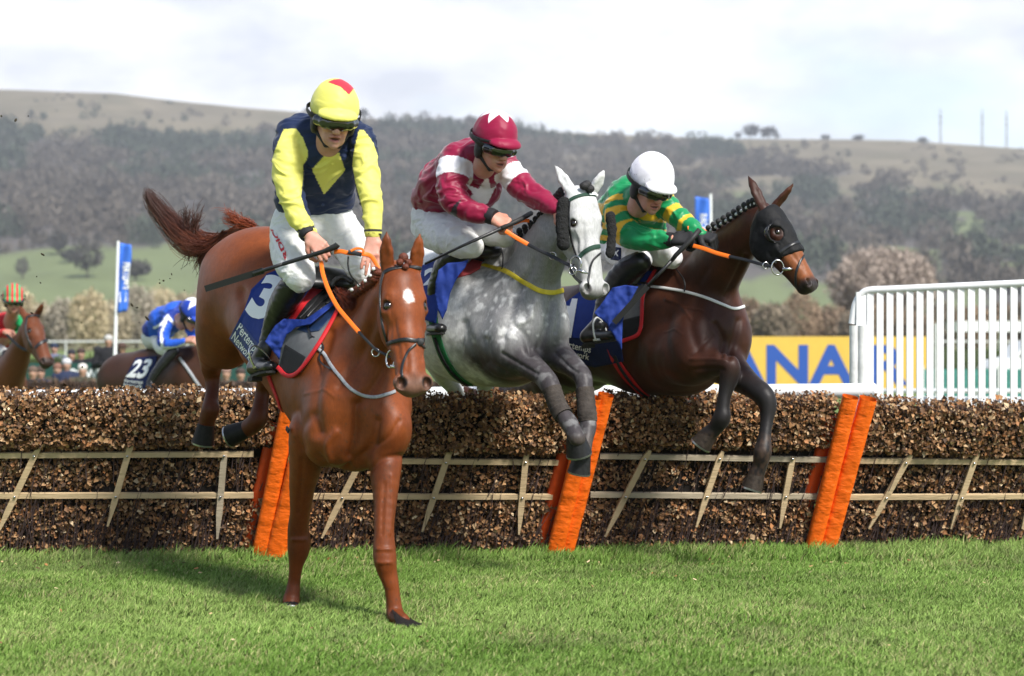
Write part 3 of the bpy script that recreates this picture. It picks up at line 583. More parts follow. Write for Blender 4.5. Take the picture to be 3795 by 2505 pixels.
def posts():
    for i, (lab, tubes) in enumerate([('crumpled orange padded hurdle posts behind the chestnut horse', [((962, 2072, 11.8), (1075, 1500, 11.5), .055), ((1018, 2074, 11.78), (1150, 1540, 11.5), .066)]), ('orange padded hurdle posts behind the front hooves of the grey horse', [((2052, 2064, 11.98), (2198, 1470, 11.66), .056), ((2094, 2062, 12.02), (2246, 1462, 11.70), .052)]), ('orange padded hurdle posts at the right below the end of the white pipe rail', [((3010, 2042, 12.25), (3152, 1470, 11.95), .054), ((3064, 2040, 12.28), (3218, 1476, 11.98), .058)])]):
        root = empty('hurdle_post', P(*tubes[0][0]), lab, 'post')
        for j, (a, b_, r) in enumerate(tubes):
            A, B_ = P(*a), P(*b_); m = 22; pts = [A + (B_ - A) * k / m for k in range(m + 1)]; m = 44; b = MB(); ax = nrm(B_ - A); U_ = nrm(V3(1, -.12, 0) - ax * (V3(1, -.12, 0) @ ax)); W_ = np.cross(ax, U_); vs = []
            for k in range(m + 1):
                c_ = A + (B_ - A) * k / m
                for th in np.linspace(0, 2 * math.pi, 29)[:-1]:
                    ct, st = math.cos(th), math.sin(th); rr = (abs(ct) ** 3.4 + abs(st) ** 3.4) ** (-1 / 3.4); cr = 1 + .05 * (float(vnoise(np.array([[th * 1.6 + i * 9, k * .75 + th * 1.2, j * 5.]]), 3)[0]) - .5) + .03 * (float(vnoise(np.array([[th * .9, k * .22, i * 5.]]), 4)[0]) - .5); vs.append(c_ + r * .93 * rr * cr * (U_ * ct + W_ * st * .86))
            b.add(vs, [(k * 28 + q, k * 28 + (q + 1) % 28, (k + 1) * 28 + (q + 1) % 28, (k + 1) * 28 + q) for k in range(m) for q in range(28)])
            ax = nrm(B_ - A); b.tube([B_ - ax * .002, B_ - ax * .10], [r * .86, r * .86], 20, cap=False); b.build('padding', M_pad, root, smooth=True, angle=70); b = MB(); b.tube([B_ - ax * .5, B_ - ax * .035], .03, 16); b.tube([B_ - ax * .10, B_ - ax * .028], [r * .8, r * .8], 18); b.build('post_core', M_rubber, root, smooth=True, angle=50)
        A = P(*tubes[0][0]) + V3(-.10, .10, 0); B_ = P(*tubes[0][1]) + V3(-.10, .14, -.12); b = MB(); b.tube([A + (B_ - A) * k / 10 for k in range(11)], .05, 14); b.build('rear_padding', mat('red_orange_padding', (.55, .06, .006), rough=.5, bump=(14, .01)), root, smooth=True, angle=60)


posts()
# ------------------------------------------------------------------ white rails, boards, flags, crowd
M_wp = mat('white_plastic', (.80, .81, .81), rough=.32, spec=.5, var=(6, .05), coat=.15); M_wd = mat('weathered_white', (.66, .67, .65), rough=.6, var=(9, .14), bump=(30, .003))
def rails():
    o = empty('running_rail', P(2400, 1450, 13.3), 'thick white pipe rail running behind the hurdle', 'rail')
    b = MB(); b.tube([P(-900, 1478, 13.7), P(1500, 1462, 13.5), P(3235, 1448, 13.1)], .052, 24); b.build('pipe', M_wp, o, smooth=True, angle=50); b = MB(); e = P(3235, 1448, 13.1); b.sphere(e, .035, .054, .054, 12); b.build('end_cap', M_wp, o, smooth=True)
    for px in (-400, 700, 1700, 2900):
        b = MB(); b.tube([P(px, 1462, 13.45), P(px, 1462, 13.45) * V3(1, 1, 0) + V3(.25, .45, 0)], .022, 12); b.build('leg', M_wp, o, smooth=True)
    w = empty('slatted_fence', P(3400, 1400, 13.8), 'tall white slatted wing fence with a rounded top rail', 'fence'); D = lambda px: 13.7 - (px - 3190) * .0006
    top = [(3150, 1420), (3152, 1300), (3158, 1200), (3170, 1130), (3192, 1092), (3222, 1076), (3300, 1072), (3500, 1063), (3800, 1049), (4150, 1030), (4700, 1000)]
    b = MB(); q = spline([P(x, y, D(x)) for x, y in top[2:]], 6); b.tube(q, .026, 14); b.build('top_rail', M_wp, w, smooth=True, angle=60)
    x = 3225; i = 0
    while x < 4600:
        d = D(x) + .0; b = MB(); a = P(x, 1085 - (x - 3225) * .043, d); b.box(V3(a[0], a[1], a[2] / 2), .0235, .011, a[2] / 2); b.build('slat', M_wp, w); x += 36.2 + i * .28; i += 1
    b = MB(); b.tube([P(3210, 1478, D(3210) + .03), P(4600, 1500, D(4600) + .03)], .02, 12); b.build('lower_rail', M_wp, w, smooth=True)
    b = MB()
    for k, (px, r) in enumerate(((3166, .036), (3196, .036))): c = P(px, 1300, D(px) - .02); b.tube([V3(c[0], c[1], .2), V3(c[0], c[1], P(px, 1206, D(px))[2])], [r, r * .96], 18)
    b.build('end_padding', M_wd, w, smooth=True, angle=60); b = MB(); c = P(3196, 1150, D(3196)); b.box(V3(c[0], c[1], P(0, 1150, D(3196))[2]), .045, .02, .13); b.build('end_board', M_wp, w)
    # plain rail further back with posts
    r2 = empty('track_rail', P(3500, 1450, 24), 'low white double rail beyond the slatted fence', 'rail'); 
    for py in (1448, 1478): b = MB(); b.tube([P(3200, py, 24), P(4600, py + 3, 24)], .030, 12); b.build('rail', M_wp, r2, smooth=True)
    for px in (3300, 3620, 3940, 4260): b = MB(); b.box(V3(P(px, 0, 24)[0], 24.05, .36), .03, .03, .36); b.build('post', M_wp, r2)
    r3 = empty('far_rail', P(2900, 1240, 120), 'distant white running rail on the far side of the course', 'rail'); b = MB(); b.tube([V3(-60, 118, 1.15), V3(60, 118, 1.15)], .05, 8); b.build('rail', M_wd, r3)
    for k in range(-24, 25): b = MB(); b.box(V3(k * 2.5, 118, .55), .035, .05, .55); b.build('post', M_wd, r3)
    r4 = empty('white_marquee', P(3700, 1200, 70), 'long white awning seen through the slats at the right', 'awning'); b = MB(); c = P(3700, 1210, 70); b.box(c, 1.7, .9, .19); b.build('roof', M_wp, r4)
    for dx in (-1.5, 0, 1.5): b = MB(); b.box(V3(c[0] + dx, 69.8, c[2] / 2 - .1), .04, .04, c[2] / 2 - .1); b.build('leg', M_wp, r4)
    h = empty('white_post', P(3475, 1400, 30), 'plain white post standing right of the yellow board', 'post'); 
    h2 = MB(); c = P(3475, 1300, 30); h2.box(V3(c[0], 30, 0.80), .045, .045, .80); h2.build('shaft', M_wd, h)
    hd = tag(twig_box('hedge', V3(P(3560, 0, 55)[0], 55, 0), 9.0, 1.0, 1.1, V3(.075, .115, .03), 5000, 8), 'clipped green hedge beyond the fence at the right', 'hedge')
    car = empty('parked_car', P(3740, 1400, 48), 'white car parked behind the slatted fence at the right edge', 'car'); c = V3(P(3790, 0, 48)[0], 48, 0)
    prof = [(-.95, .30), (-.95, .62), (-.80, .80), (-.42, .88), (-.10, 1.28), (.75, 1.32), (1.35, .92), (1.75, .80), (1.85, .55), (1.82, .28)]; b = MB(); pts = [c + V3(x * 1.0, y_, z) for y_ in (-.75, .75) for x, z in prof]; n = len(prof); b.add(pts, [tuple(range(n)), tuple(range(2 * n - 1, n - 1, -1))] + [(i, i + n, (i + 1) % n + n, (i + 1) % n) for i in range(n)]); b.build('body', M_wp, car)
    b = MB(); gl = [c + V3(x, -.765, z) for x, z in ((-.30, .90), (-.06, 1.20), (.70, 1.24), (1.12, .92))]; b.add(gl + [g + V3(0, .01, 0) for g in gl], [(0, 1, 2, 3), (7, 6, 5, 4)]); b.build('window', mat('car_glass', (.03, .035, .04), rough=.1), car)
    for x in (-.45, 1.25): b = MB(); b.tube([c + V3(x, -.80, .30), c + V3(x, -.62, .30)], .30, 20); b.build('wheel', M_rubber, car, smooth=True, angle=40)
    mt = empty('green_netting', P(3650, 1400, 40), 'teal green netting barrier low behind the fence at the right', 'barrier'); b = MB(); b.box(V3(P(3700, 0, 40)[0], 40, .42), 1.6, .02, .30); b.build('net', mat('teal_net', (.05, .20, .17), rough=.8, var=(12, .3)), mt)
    for dx in (-1.6, 0, 1.6): b = MB(); b.box(V3(P(3700, 0, 40)[0] + dx, 39.95, .4), .03, .03, .4); b.build('stake', M_wd, mt)
def twig_box(name, c, w, dpt, h, col, n, seed, parent=None):
    r = np.random.default_rng(seed); p = c + np.stack([r.uniform(-w, w, n), r.uniform(-dpt, dpt, n) * .5, r.uniform(0, 1, n) ** .7 * h], 1); s = .055; a = r.normal(0, 1, (n, 3)); b = r.normal(0, 1, (n, 3)); a /= np.linalg.norm(a, axis=1, keepdims=True); b /= np.linalg.norm(b, axis=1, keepdims=True)
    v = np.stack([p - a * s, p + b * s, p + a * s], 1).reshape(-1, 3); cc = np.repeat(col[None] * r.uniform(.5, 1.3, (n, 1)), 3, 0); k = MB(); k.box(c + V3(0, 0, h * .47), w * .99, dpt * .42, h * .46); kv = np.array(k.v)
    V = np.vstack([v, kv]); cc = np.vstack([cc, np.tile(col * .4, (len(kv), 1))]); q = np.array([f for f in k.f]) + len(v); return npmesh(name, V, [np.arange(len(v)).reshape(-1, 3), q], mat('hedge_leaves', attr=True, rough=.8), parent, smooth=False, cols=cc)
rails()
def flat_text(name, s, corner, U, W, width, height, m, parent, bold=.02, out=V3(0, -1, 0), spacing=1.0):
    me = text_flat(s, bold, spacing); co = np.array([v.co[:] for v in me.vertices]); x0, y0 = co[:, 0].min(), co[:, 1].min(); sx = width / (co[:, 0].max() - x0); sy = height / (co[:, 1].max() - y0)
    for v in me.vertices: v.co = Vector(corner + U * (v.co.x - x0) * sx + W * (v.co.y - y0) * sy + out * .006)
    me.name = name; me.materials.append(m); o = bpy.data.objects.new(name, me); COLL.objects.link(o); setpar(o, parent); return o
M_yb = mat('yellow_board', (.66, .43, .075), rough=.5, var=(3, .05)); M_bl = mat('blue_lettering', (.025, .085, .36), rough=.5)
def board():
    d = 48; bd = empty('advertising_board', P(2950, 1430, d), 'long yellow advertising board with blue capital letters', 'board'); a = P(2380, 1442, d); c = P(3437, 1247, d - .0); b = MB(); b.box((a + c) / 2, (c[0] - a[0]) / 2, .03, (c[2] - a[2]) / 2); b.build('panel', M_yb, bd)
    for px in (2400, 2900, 3420): b = MB(); q = P(px, 0, d); b.box(V3(q[0], d + .06, .6), .03, .03, .6); b.build('support', M_wd, bd)
    t0 = P(2415, 1427, d); t1 = P(3366, 1277, d); flat_text('lettering', 'RYANAIR', t0 - V3(0, .035, 0), V3(1, 0, 0), V3(0, 0, 1), t1[0] - t0[0], t1[2] - t0[2], M_bl, bd, .035, spacing=1.04)
    # second board seen through the gap between the orange posts
    b2 = empty('advertising_board', P(1085, 1700, 30), 'small blue and yellow board seen in the gap between the crumpled orange posts', 'board'); a = P(1040, 1660, 20); c = P(1130, 1590, 20); b = MB(); b.box((a + c) / 2, (c[0] - a[0]) / 2, .02, (c[2] - a[2]) / 2); b.build('blue_panel', mat('sky_blue_board', (.10, .25, .62), rough=.5), b2); a = P(1040, 1690, 20); c = P(1130, 1661, 20); b = MB(); b.box((a + c) / 2, (c[0] - a[0]) / 2, .02, (c[2] - a[2]) / 2); b.build('yellow_panel', mat('pale_yellow_board', (.75, .65, .25), rough=.5), b2)
    gb = empty('green_board', P(420, 1400, 36), 'dark green board with white capitals in front of the spectators', 'board'); d = 36; a = P(100, 1425, d); c = P(1120, 1345, d); b = MB(); b.box((a + c) / 2, (c[0] - a[0]) / 2, .03, (c[2] - a[2]) / 2); b.build('panel', mat('dark_green_board', (.012, .06, .048), rough=.6), gb)
    t0 = P(262, 1405, d - .05); t1 = P(410, 1366, d - .05); flat_text('lettering', 'POWER', t0, V3(1, 0, 0), V3(0, 0, 1), t1[0] - t0[0], t1[2] - t0[2], M_white0, gb, .03)
    for px in (110, 620, 1100): b = MB(); q = P(px, 0, d); b.box(V3(q[0], d + .06, .35), .03, .03, .35); b.build('support', M_wd, gb)
M_white0 = mat('white_print', (.78, .79, .80), rough=.6); M_flag = mat('flag_blue', (.045, .16, .62), rough=.6, var=(3, .2))
board()
def flag(top, bot, pts, lab, d, word):
    root = empty('feather_flag', P(*bot, d) * V3(1, 1, 0), lab, 'flag'); A = P(*bot, d); A = A * V3(1, 1, 0); b = MB(); r = 6.5 * d / FPX; b.tube([A, P(*bot, d), P(*top, d)], [r * 1.1, r * 1.1, r * .8], 12); b.build('pole', M_wp, root, smooth=True, angle=50)
    xs = np.linspace(0, 1, 7); V = []; n = 20; (x0t, x1t, yt), (x0b, x1b, yb) = pts
    for k in range(n + 1):
        t = k / n
        for x in xs: px = (x0t + (x0b - x0t) * t) + x * ((x1t - x0t) * (1 - t) + (x1b - x0b) * t) + 3 * math.sin(t * 9) * x; V.append(P(px, yt + (yb - yt) * t + 7 * x * (1 - 2 * t), d + .05 * math.sin(x * 5 + t * 4)))
    F = [(k * 7 + i, k * 7 + i + 1, (k + 1) * 7 + i + 1, (k + 1) * 7 + i) for k in range(n) for i in range(6)]; bv = BVHTree.FromPolygons([tuple(v) for v in V], F); fl = npmesh('banner', np.array(V), np.array(F), M_flag, root); solid(fl, .01)
    h = yb - yt; m = lambda t, s: x0t + (x0b - x0t) * t + s * (x1t - x0t)
    text_on('lettering', word, [(m(.28, .88), yt + h * .28), (m(.62, .88), yt + h * .66), (m(.62, .40), yt + h * .66), (m(.28, .40), yt + h * .28)], bv, M_white0, fl, .03, .02) if word else None
    w = [(.04, .25), (.90, .97)]
    b = MB(); q = [V[int(n * .70) * 7 + 1], V[int(n * .70) * 7 + 5], V[int(n * .86) * 7 + 5], V[int(n * .86) * 7 + 1]]; b.add([x + V3(0, -.03, 0) for x in q] + [x + V3(0, -.025, 0) for x in q], [(0, 1, 2, 3), (7, 6, 5, 4)]); b.build('white_panel', M_white0, fl)
flag((438, 893), (424, 1392), ((444, 487, 900), (436, 470, 1160)), 'tall blue feather flag on a white pole left of the chestnut horse', 30, 'PERTEMPS')
flag((2633, 718), (2638, 1240), ((2576, 2626, 728), (2574, 2628, 960)), 'blue feather flag on a white pole behind the jockey in green and gold', 40, 'RACING')
# spectators
def spectator(px, head_py, d, coat, hat, lab, skin=V3(.42, .25, .18), hatc=None, stand=1.72, arms=0):
    hp = P(px, head_py, d); fx = hp[0]; root = empty('person', (fx, d, 0), lab, 'person', None); top = hp[2] + .12; S = Sdf((fx - .5, d - .45, max(0, top - 1.15)), (fx + .5, d + .4, top + .1), .022)
    S.ell((fx, d, hp[2]), (.075, .09, .11), k=.02); S.cone((fx, d, hp[2] - .1), .05, (fx, d, hp[2] - .25), .06, .02); S.ell((fx, d - .09, hp[2] - .01), (.015, .02, .02), k=.01); S.ell((fx, d, hp[2] - .45), (.15, .10, .25), k=.05); S.cone((fx, d, hp[2] - .6), .14, (fx, d, hp[2] - 1.0), .15, .05)
    v, f = S.mesh(); npmesh('body', v, f, M_skin0, root, cols=np.tile(skin, (len(v), 1)))
    S = Sdf((fx - .5, d - .5, max(0, top - 1.25)), (fx + .5, d + .4, top), .022); z = hp[2] - .13; S.ell((fx, d, z - .22), (.20, .13, .24), k=.06); S.cone((fx - .17, d, z - .07), .08, (fx + .17, d, z - .07), .08, .05); S.ell((fx, d + .01, z - .01), (.075, .07, .05), k=.03); S.ell((fx, d, z - .62), (.21, .15, .34), k=.08)
    for s in (-1, 1): S.chain([((fx + .2 * s, d, z - .08), .07), ((fx + .25 * s, d - .05, z - .33), .06), ((fx + .10 * s, d - .25, z - (.28 if arms else .5)), .045)], .03)
    v, f = S.mesh(); npmesh('coat', v, f, M_cloth0, root, cols=np.tile(np.asarray(coat, float), (len(v), 1)) * (.8 + .4 * fbm(v * 9, 2, 3))[:, None])
    b = MB(); c = V3(fx, d, hp[2] + .05); b.sphere(c, .088, .10, .075, 8); 
    if hat == 'flat': b.tube([c + V3(0, 0, -.02), c + V3(0, 0, .0)], [.145, .14], 16)
    b.build('hat' if hat else 'hair', mat('hat_%d' % int(hatc[0] * 1000 + hatc[1] * 500), tuple(hatc), rough=.8), root, smooth=True)
M_skin0 = mat('skin', attr=True, rough=.5, spec=.35, sss=.12, bump=(120, .0008), var=(30, .08)); M_cloth0 = mat('coat_cloth', attr=True, rough=.85, bump=(20, .02))
bk = V3(.012, .012, .015); nv = V3(.02, .03, .07); ol = V3(.06, .055, .035)
CR = [(402, 1264, 36, bk, None, 'bareheaded grey-haired spectator in black leaning at the hedge', (.45, .44, .42), 1), (265, 1316, 38, bk, 'cap', 'spectator in black with dark cap, left of the pair at the hedge', (.02, .02, .03), 0), (300, 1312, 38, bk, 'cap', 'spectator in black, right of the pair at the hedge', (.05, .03, .025), 0), (362, 1304, 37, bk, 'cap', 'spectator in black with a yellow scarf', (.03, .03, .03), 0), (452, 1292, 36, V3(.16, .12, .07), 'flat', 'spectator in tan coat and brown brimmed hat right of the flag pole', (.07, .04, .03), 0), (247, 1352, 34, nv, 'cap', 'spectator in navy with pale woolly hat in front of the green board', (.50, .50, .52), 1), (214, 1370, 34, ol, None, 'spectator in olive with reddish face in front of the green board', (.20, .10, .07), 0), (306, 1372, 33.5, ol, 'cap', 'spectator with white hair and camera in front of the white capitals', (.6, .56, .52), 1), (150, 1382, 33.5, nv, None, 'spectator in red and navy low at the left by the horse', (.06, .04, .03), 0), (122, 1382, 33, bk, None, 'dark spectator beside the left horse at the fence', (.12, .08, .06), 0), (838, 1385, 33, ol, None, 'pink-faced spectator seen between the chestnut hind legs', (.25, .15, .12), 0), (892, 1388, 33, bk, None, 'dark-haired spectator near the chestnut belly', (.05, .035, .03), 0), (201, 1292, 39, V3(.12, .13, .2), 'cap', 'spectator in blue-grey behind the left horse muzzle', (.02, .03, .06), 0), (590, 1330, 39, bk, None, 'spectator in black behind the number cloth', (.04, .03, .03), 0)]
for q in CR: spectator(q[0], q[1], q[2], q[3], q[4], q[5], hatc=q[6], arms=q[7])
tag(twig_box('hedge', V3(P(560, 0, 38)[0], 38.5, 0), 3.2, .9, P(0, 1318, 38)[2], V3(.085, .125, .03), 4500, 21), 'clipped green hedge with spectators leaning on it at the left', 'hedge')
def far_fence():
    o = empty('brush_fence', P(600, 1480, 27), 'low dark brush fence behind the two following horses', 'fence'); a = P(90, 1500, 27); c = P(2100, 1412, 27); r = np.random.default_rng(5); n = 9000; w = c[0] - a[0]; H_ = c[2]
    p = np.stack([r.uniform(a[0], c[0], n), 27 - .22 * r.uniform(.6, 1, n), r.uniform(0, 1, n) ** .6 * H_], 1); s = r.uniform(.02, .05, (n, 1)); A = r.normal(0, .25, (n, 3)) + V3(0, 0, 1); B_ = r.normal(0, 1, (n, 3)); v = np.stack([p - B_ * s * .25, p + B_ * s * .25, p + A * s * 1.6], 1).reshape(-1, 3)
    npmesh('brush', v, np.arange(len(v)).reshape(-1, 3), M_leaf, o, smooth=False, cols=np.repeat(np.array([(.085, .052, .036)]) * r.uniform(.4, 1.8, (n, 1)), 3, 0)); b = MB(); b.box(V3((a[0] + c[0]) / 2, 27, H_ * .49), w / 2, .18, H_ * .49); b.build('core', mat('fence_core', (.035, .022, .017), rough=1, var=(20, .4)), o)
far_fence()

def fallen_leaves():
    n = 420; x = RNG.uniform(-3.3, 3.4, n); y = 11.75 - np.abs(RNG.normal(0, .35, n)) - .02; y = np.where(RNG.uniform(0, 1, n) < .25, RNG.uniform(8, 11.7, n), y); p = np.stack([x, y, RNG.uniform(.02, .045, n)], 1); a = RNG.normal(0, 1, (n, 3)) * V3(1, 1, .3); b = RNG.normal(0, 1, (n, 3)) * V3(1, 1, .3); s = RNG.uniform(.008, .017, (n, 1)); a /= np.linalg.norm(a, axis=1, keepdims=True); b /= np.linalg.norm(b, axis=1, keepdims=True)
    v = np.stack([p - a * s, p + b * s * .7, p + a * s, p - b * s * .7], 1).reshape(-1, 3); c = np.repeat(LEAFC[RNG.integers(0, 7, n)], 4, 0); o = npmesh('fallen_leaves', v, np.arange(4 * n).reshape(-1, 4), M_leaf, smooth=False, cols=c); o['kind'] = 'stuff'
fallen_leaves()
# ------------------------------------------------------------------ horses
class Frame:
    """head frame: a down the face, f out of the forehead, l to the horse's left"""
    def __init__(s, poll, a, f, size=1.0, w=1.0):
        s.o = np.asarray(poll, float); s.a = nrm(a); f = np.asarray(f, float); s.f = nrm(f - s.a * (f @ s.a)); s.l = np.cross(s.f, s.a); s.s = size; s.w = w
    def __call__(s, a, f, l): return s.o + s.s * (s.a * a + s.f * f + s.l * l * s.w)
def head_frame(poll_px, muz_px, d, yaw, length=0.60, w=1.0):
    """yaw: heading of the nose from the camera towards image right (degrees)"""
    y = math.radians(yaw); h = V3(math.sin(y), -math.cos(y), 0); p0 = P(*poll_px, d)
    # tilt so that the muzzle falls on its pixel
    best = None
    for ph in np.linspace(-20, 75, 191):
        r = math.radians(ph); a = math.cos(r) * V3(0, 0, -1) + math.sin(r) * h
        m = p0 + a * length; u = m[0] / m[1] * FPX + CX; v = CY - (m[2] - CAMH) / m[1] * FPX
        # allow some roll: compare angle in the image
        want = math.atan2(muz_px[0] - poll_px[0], muz_px[1] - poll_px[1]); got = math.atan2(u - poll_px[0], v - poll_px[1])
        e = abs(want - got)
        if best is None or e < best[0]: best = (e, r, np.hypot(u - poll_px[0], v - poll_px[1]))
    _, r, L = best; a = math.cos(r) * V3(0, 0, -1) + math.sin(r) * h; f = math.cos(r) * h + math.sin(r) * V3(0, 0, 1)
    want = math.hypot(muz_px[0] - poll_px[0], muz_px[1] - poll_px[1]); return Frame(p0, a, f, want / L, w)
def head_sdf(S, H, ears, mouth=0.0):
    c = H; s = H.s
    E = lambda p, r, k=.03, sub=False: S.ell(c(*p), [r[0] * s, r[1] * s, r[2] * s * H.w], H.a, H.f, H.l, k * s, sub)
    def C(p, rp, q, rq, k=.03, n=None, sq=1, sub=False): S.cone(c(*p), rp * s, c(*q), rq * s, k * s, n, sq, sub)
    E((.06, -.075, 0), (.10, .085, .085)); E((.16, -.06, 0), (.11, .06, .088), .04)
    C((.17, -.055, 0), .062, (.33, -.062, 0), .054, .03, H.l, 1.12); C((.33, -.062, 0), .054, (.50, -.080, 0), .054, .03, H.l, 1.08)
    for l in (-1, 1):
        E((.19, -.15, .042 * l), (.115, .11, .040), .04)                                   # cheek
        C((.28, -.17, .035 * l), .042, (.49, -.128, .018 * l), .026, .04)                      # lower jaw
        C((.255, -.105, .072 * l), .018, (.37, -.090, .050 * l), .016, .035)                   # facial crest
        C((.132, -.030, .058 * l), .016, (.158, -.030, .066 * l), .011, .025); C((.200, -.066, .080 * l), .012, (.185, -.080, .082 * l), .012, .02)                  # brow
        C((.40, -.085, .02 * l), .040, (.52, -.085, .022 * l), .036, .03)
        E((.545, -.066, .048 * l), (.038, .037, .030), .014)                                  # nostril flare
    E((.10, -.13, 0), (.10, .085, .055), .05)
    E((.560, -.092, 0), (.040, .046, .052), .03)                                              # upper lip
    E((.555, -.125 - mouth, 0), (.034, .032, .038), .018)                                     # lower lip, chin
    C((.30, -.16, 0), .030, (.53, -.130 - mouth, 0), .026, .04)
    for l in (-1, 1):
        E((.180, -.036, .080 * l), (.023, .022, .015), .008, True); E((.554, -.040, .050 * l), (.029, .036, .017), .006, True)
        C((.25, -.075, .082 * l), .006, (.34, -.115, .066 * l), .005, .02, None, 1, True)
    for l in (-1, 1): C((.585, -.112 - mouth * .5, .0), .004, (.50, -.112, .05 * l), .005, .006, None, 1, True)
    for (tip, fwd), l in zip(ears, (-1, 1)):                                                   # ears: pixel of the tip, right ear first
        b = c(-.005, -.045, .055 * l); tip = np.asarray(tip, float); ax = nrm(tip - b); fw = np.asarray(fwd, float); fw = nrm(fw - ax * (fw @ ax)); sd = np.cross(ax, fw)
        L = np.linalg.norm(tip - b); g = lambda t, u, v=0: b + ax * L * t + fw * u * s + sd * v * s
        S.chain([(b, .032 * s), (g(.22, 0), .033 * s), (g(.48, .004), .034 * s), (g(.74, .004), .024 * s), (tip, .008 * s)], .012 * s, fw, .68)
        S.chain([(g(.12, .028), .010 * s), (g(.42, .034), .017 * s), (g(.70, .028), .009 * s)], .010 * s, None, 1, True)
def eye_obj(H, parent, m):
    for l in (-1, 1):
        b = MB(); b.sphere(H(.181, -.046, .0645 * l), .0225 * H.s, n=10); b.build('eye', m, parent, smooth=True)
def hoof(S, top, toe, rt, rb, k=.012, n=None, sq=1.0):
    S.cone(top, rt, toe, rb, k, n, sq)
def pxchain(pts, per=3):
    return [(P(x, y, d), PR(r, d)) for x, y, d, r in (spline(pts, per) if len(pts) > 2 else pts)]
def horse_body(name, parent, S, colfn, mt, smooth=2, wr=None):
    v, f = S.mesh(); v, f = keep_big(v, f); v = lsmooth(v, f, smooth); N = vnormals(v, f)
    if wr is not None: v = v + N * wr(v, N)[:, None]
    ob = npmesh(name, v, f, mt, parent, cols=colfn(v, N)); return ob, bvh_of(v, f), v, f
def seg_t(p, a, b):
    ab = b - a; t = np.clip(((p - a) @ ab) / (ab @ ab), 0, 1); return t, np.linalg.norm(p - a - t[:, None] * ab, axis=1)
M_coat = mat('horse_coat', attr=True, rough=0.48, spec=0.26, bump=(240, 0.0004, (1, 1, .35)), bump2=(18, 0.002), var=(30, .10), var2=(150, .16, (1, 1, .22)), sheen=0)
M_eye = mat('horse_eye', (.012, .006, .004), rough=.06, spec=.8, coat=.6)
M_hoof = mat('hoof_horn', (.014, .012, .011), rough=.5, spec=.2, var=(60, .4), bump=(90, .002, (1, 1, .15)))
M_shoe = mat('horse_shoe_steel', (.42, .42, .43), rough=.3, metal=.9)
M_leather = mat('black_leather', (.012, .012, .013), rough=.38, spec=.5, bump=(180, .0006), var=(40, .3))
M_orange = mat('orange_rubber_rein', (.86, .17, .012), rough=.45)
M_blue = mat('blue_cloth', (.014, .036, .21), rough=.7, spec=.2, bump=(700, .0003), bump2=(7, .010, (1, 1, .6)), var=(20, .10))
M_navyc = mat('navy_cloth', (.010, .017, .07), rough=.7, spec=.2, bump=(700, .0005), bump2=(16, .012), var=(20, .10))
M_white = mat('white_print', (.78, .79, .80), rough=.6)
M_red = mat('red_binding', (.52, .012, .018), rough=.65, bump=(500, .0006), var=(25, .12))
M_grey = mat('grey_felt', (.135, .135, .14), rough=.85, bump=(400, .001), var=(25, .15))
M_black = mat('black_felt', (.010, .010, .011), rough=.8, bump=(400, .001), var=(25, .3))
M_reflect = mat('grey_elastic_piping', (.34, .35, .37), rough=.45, var=(60, .3))

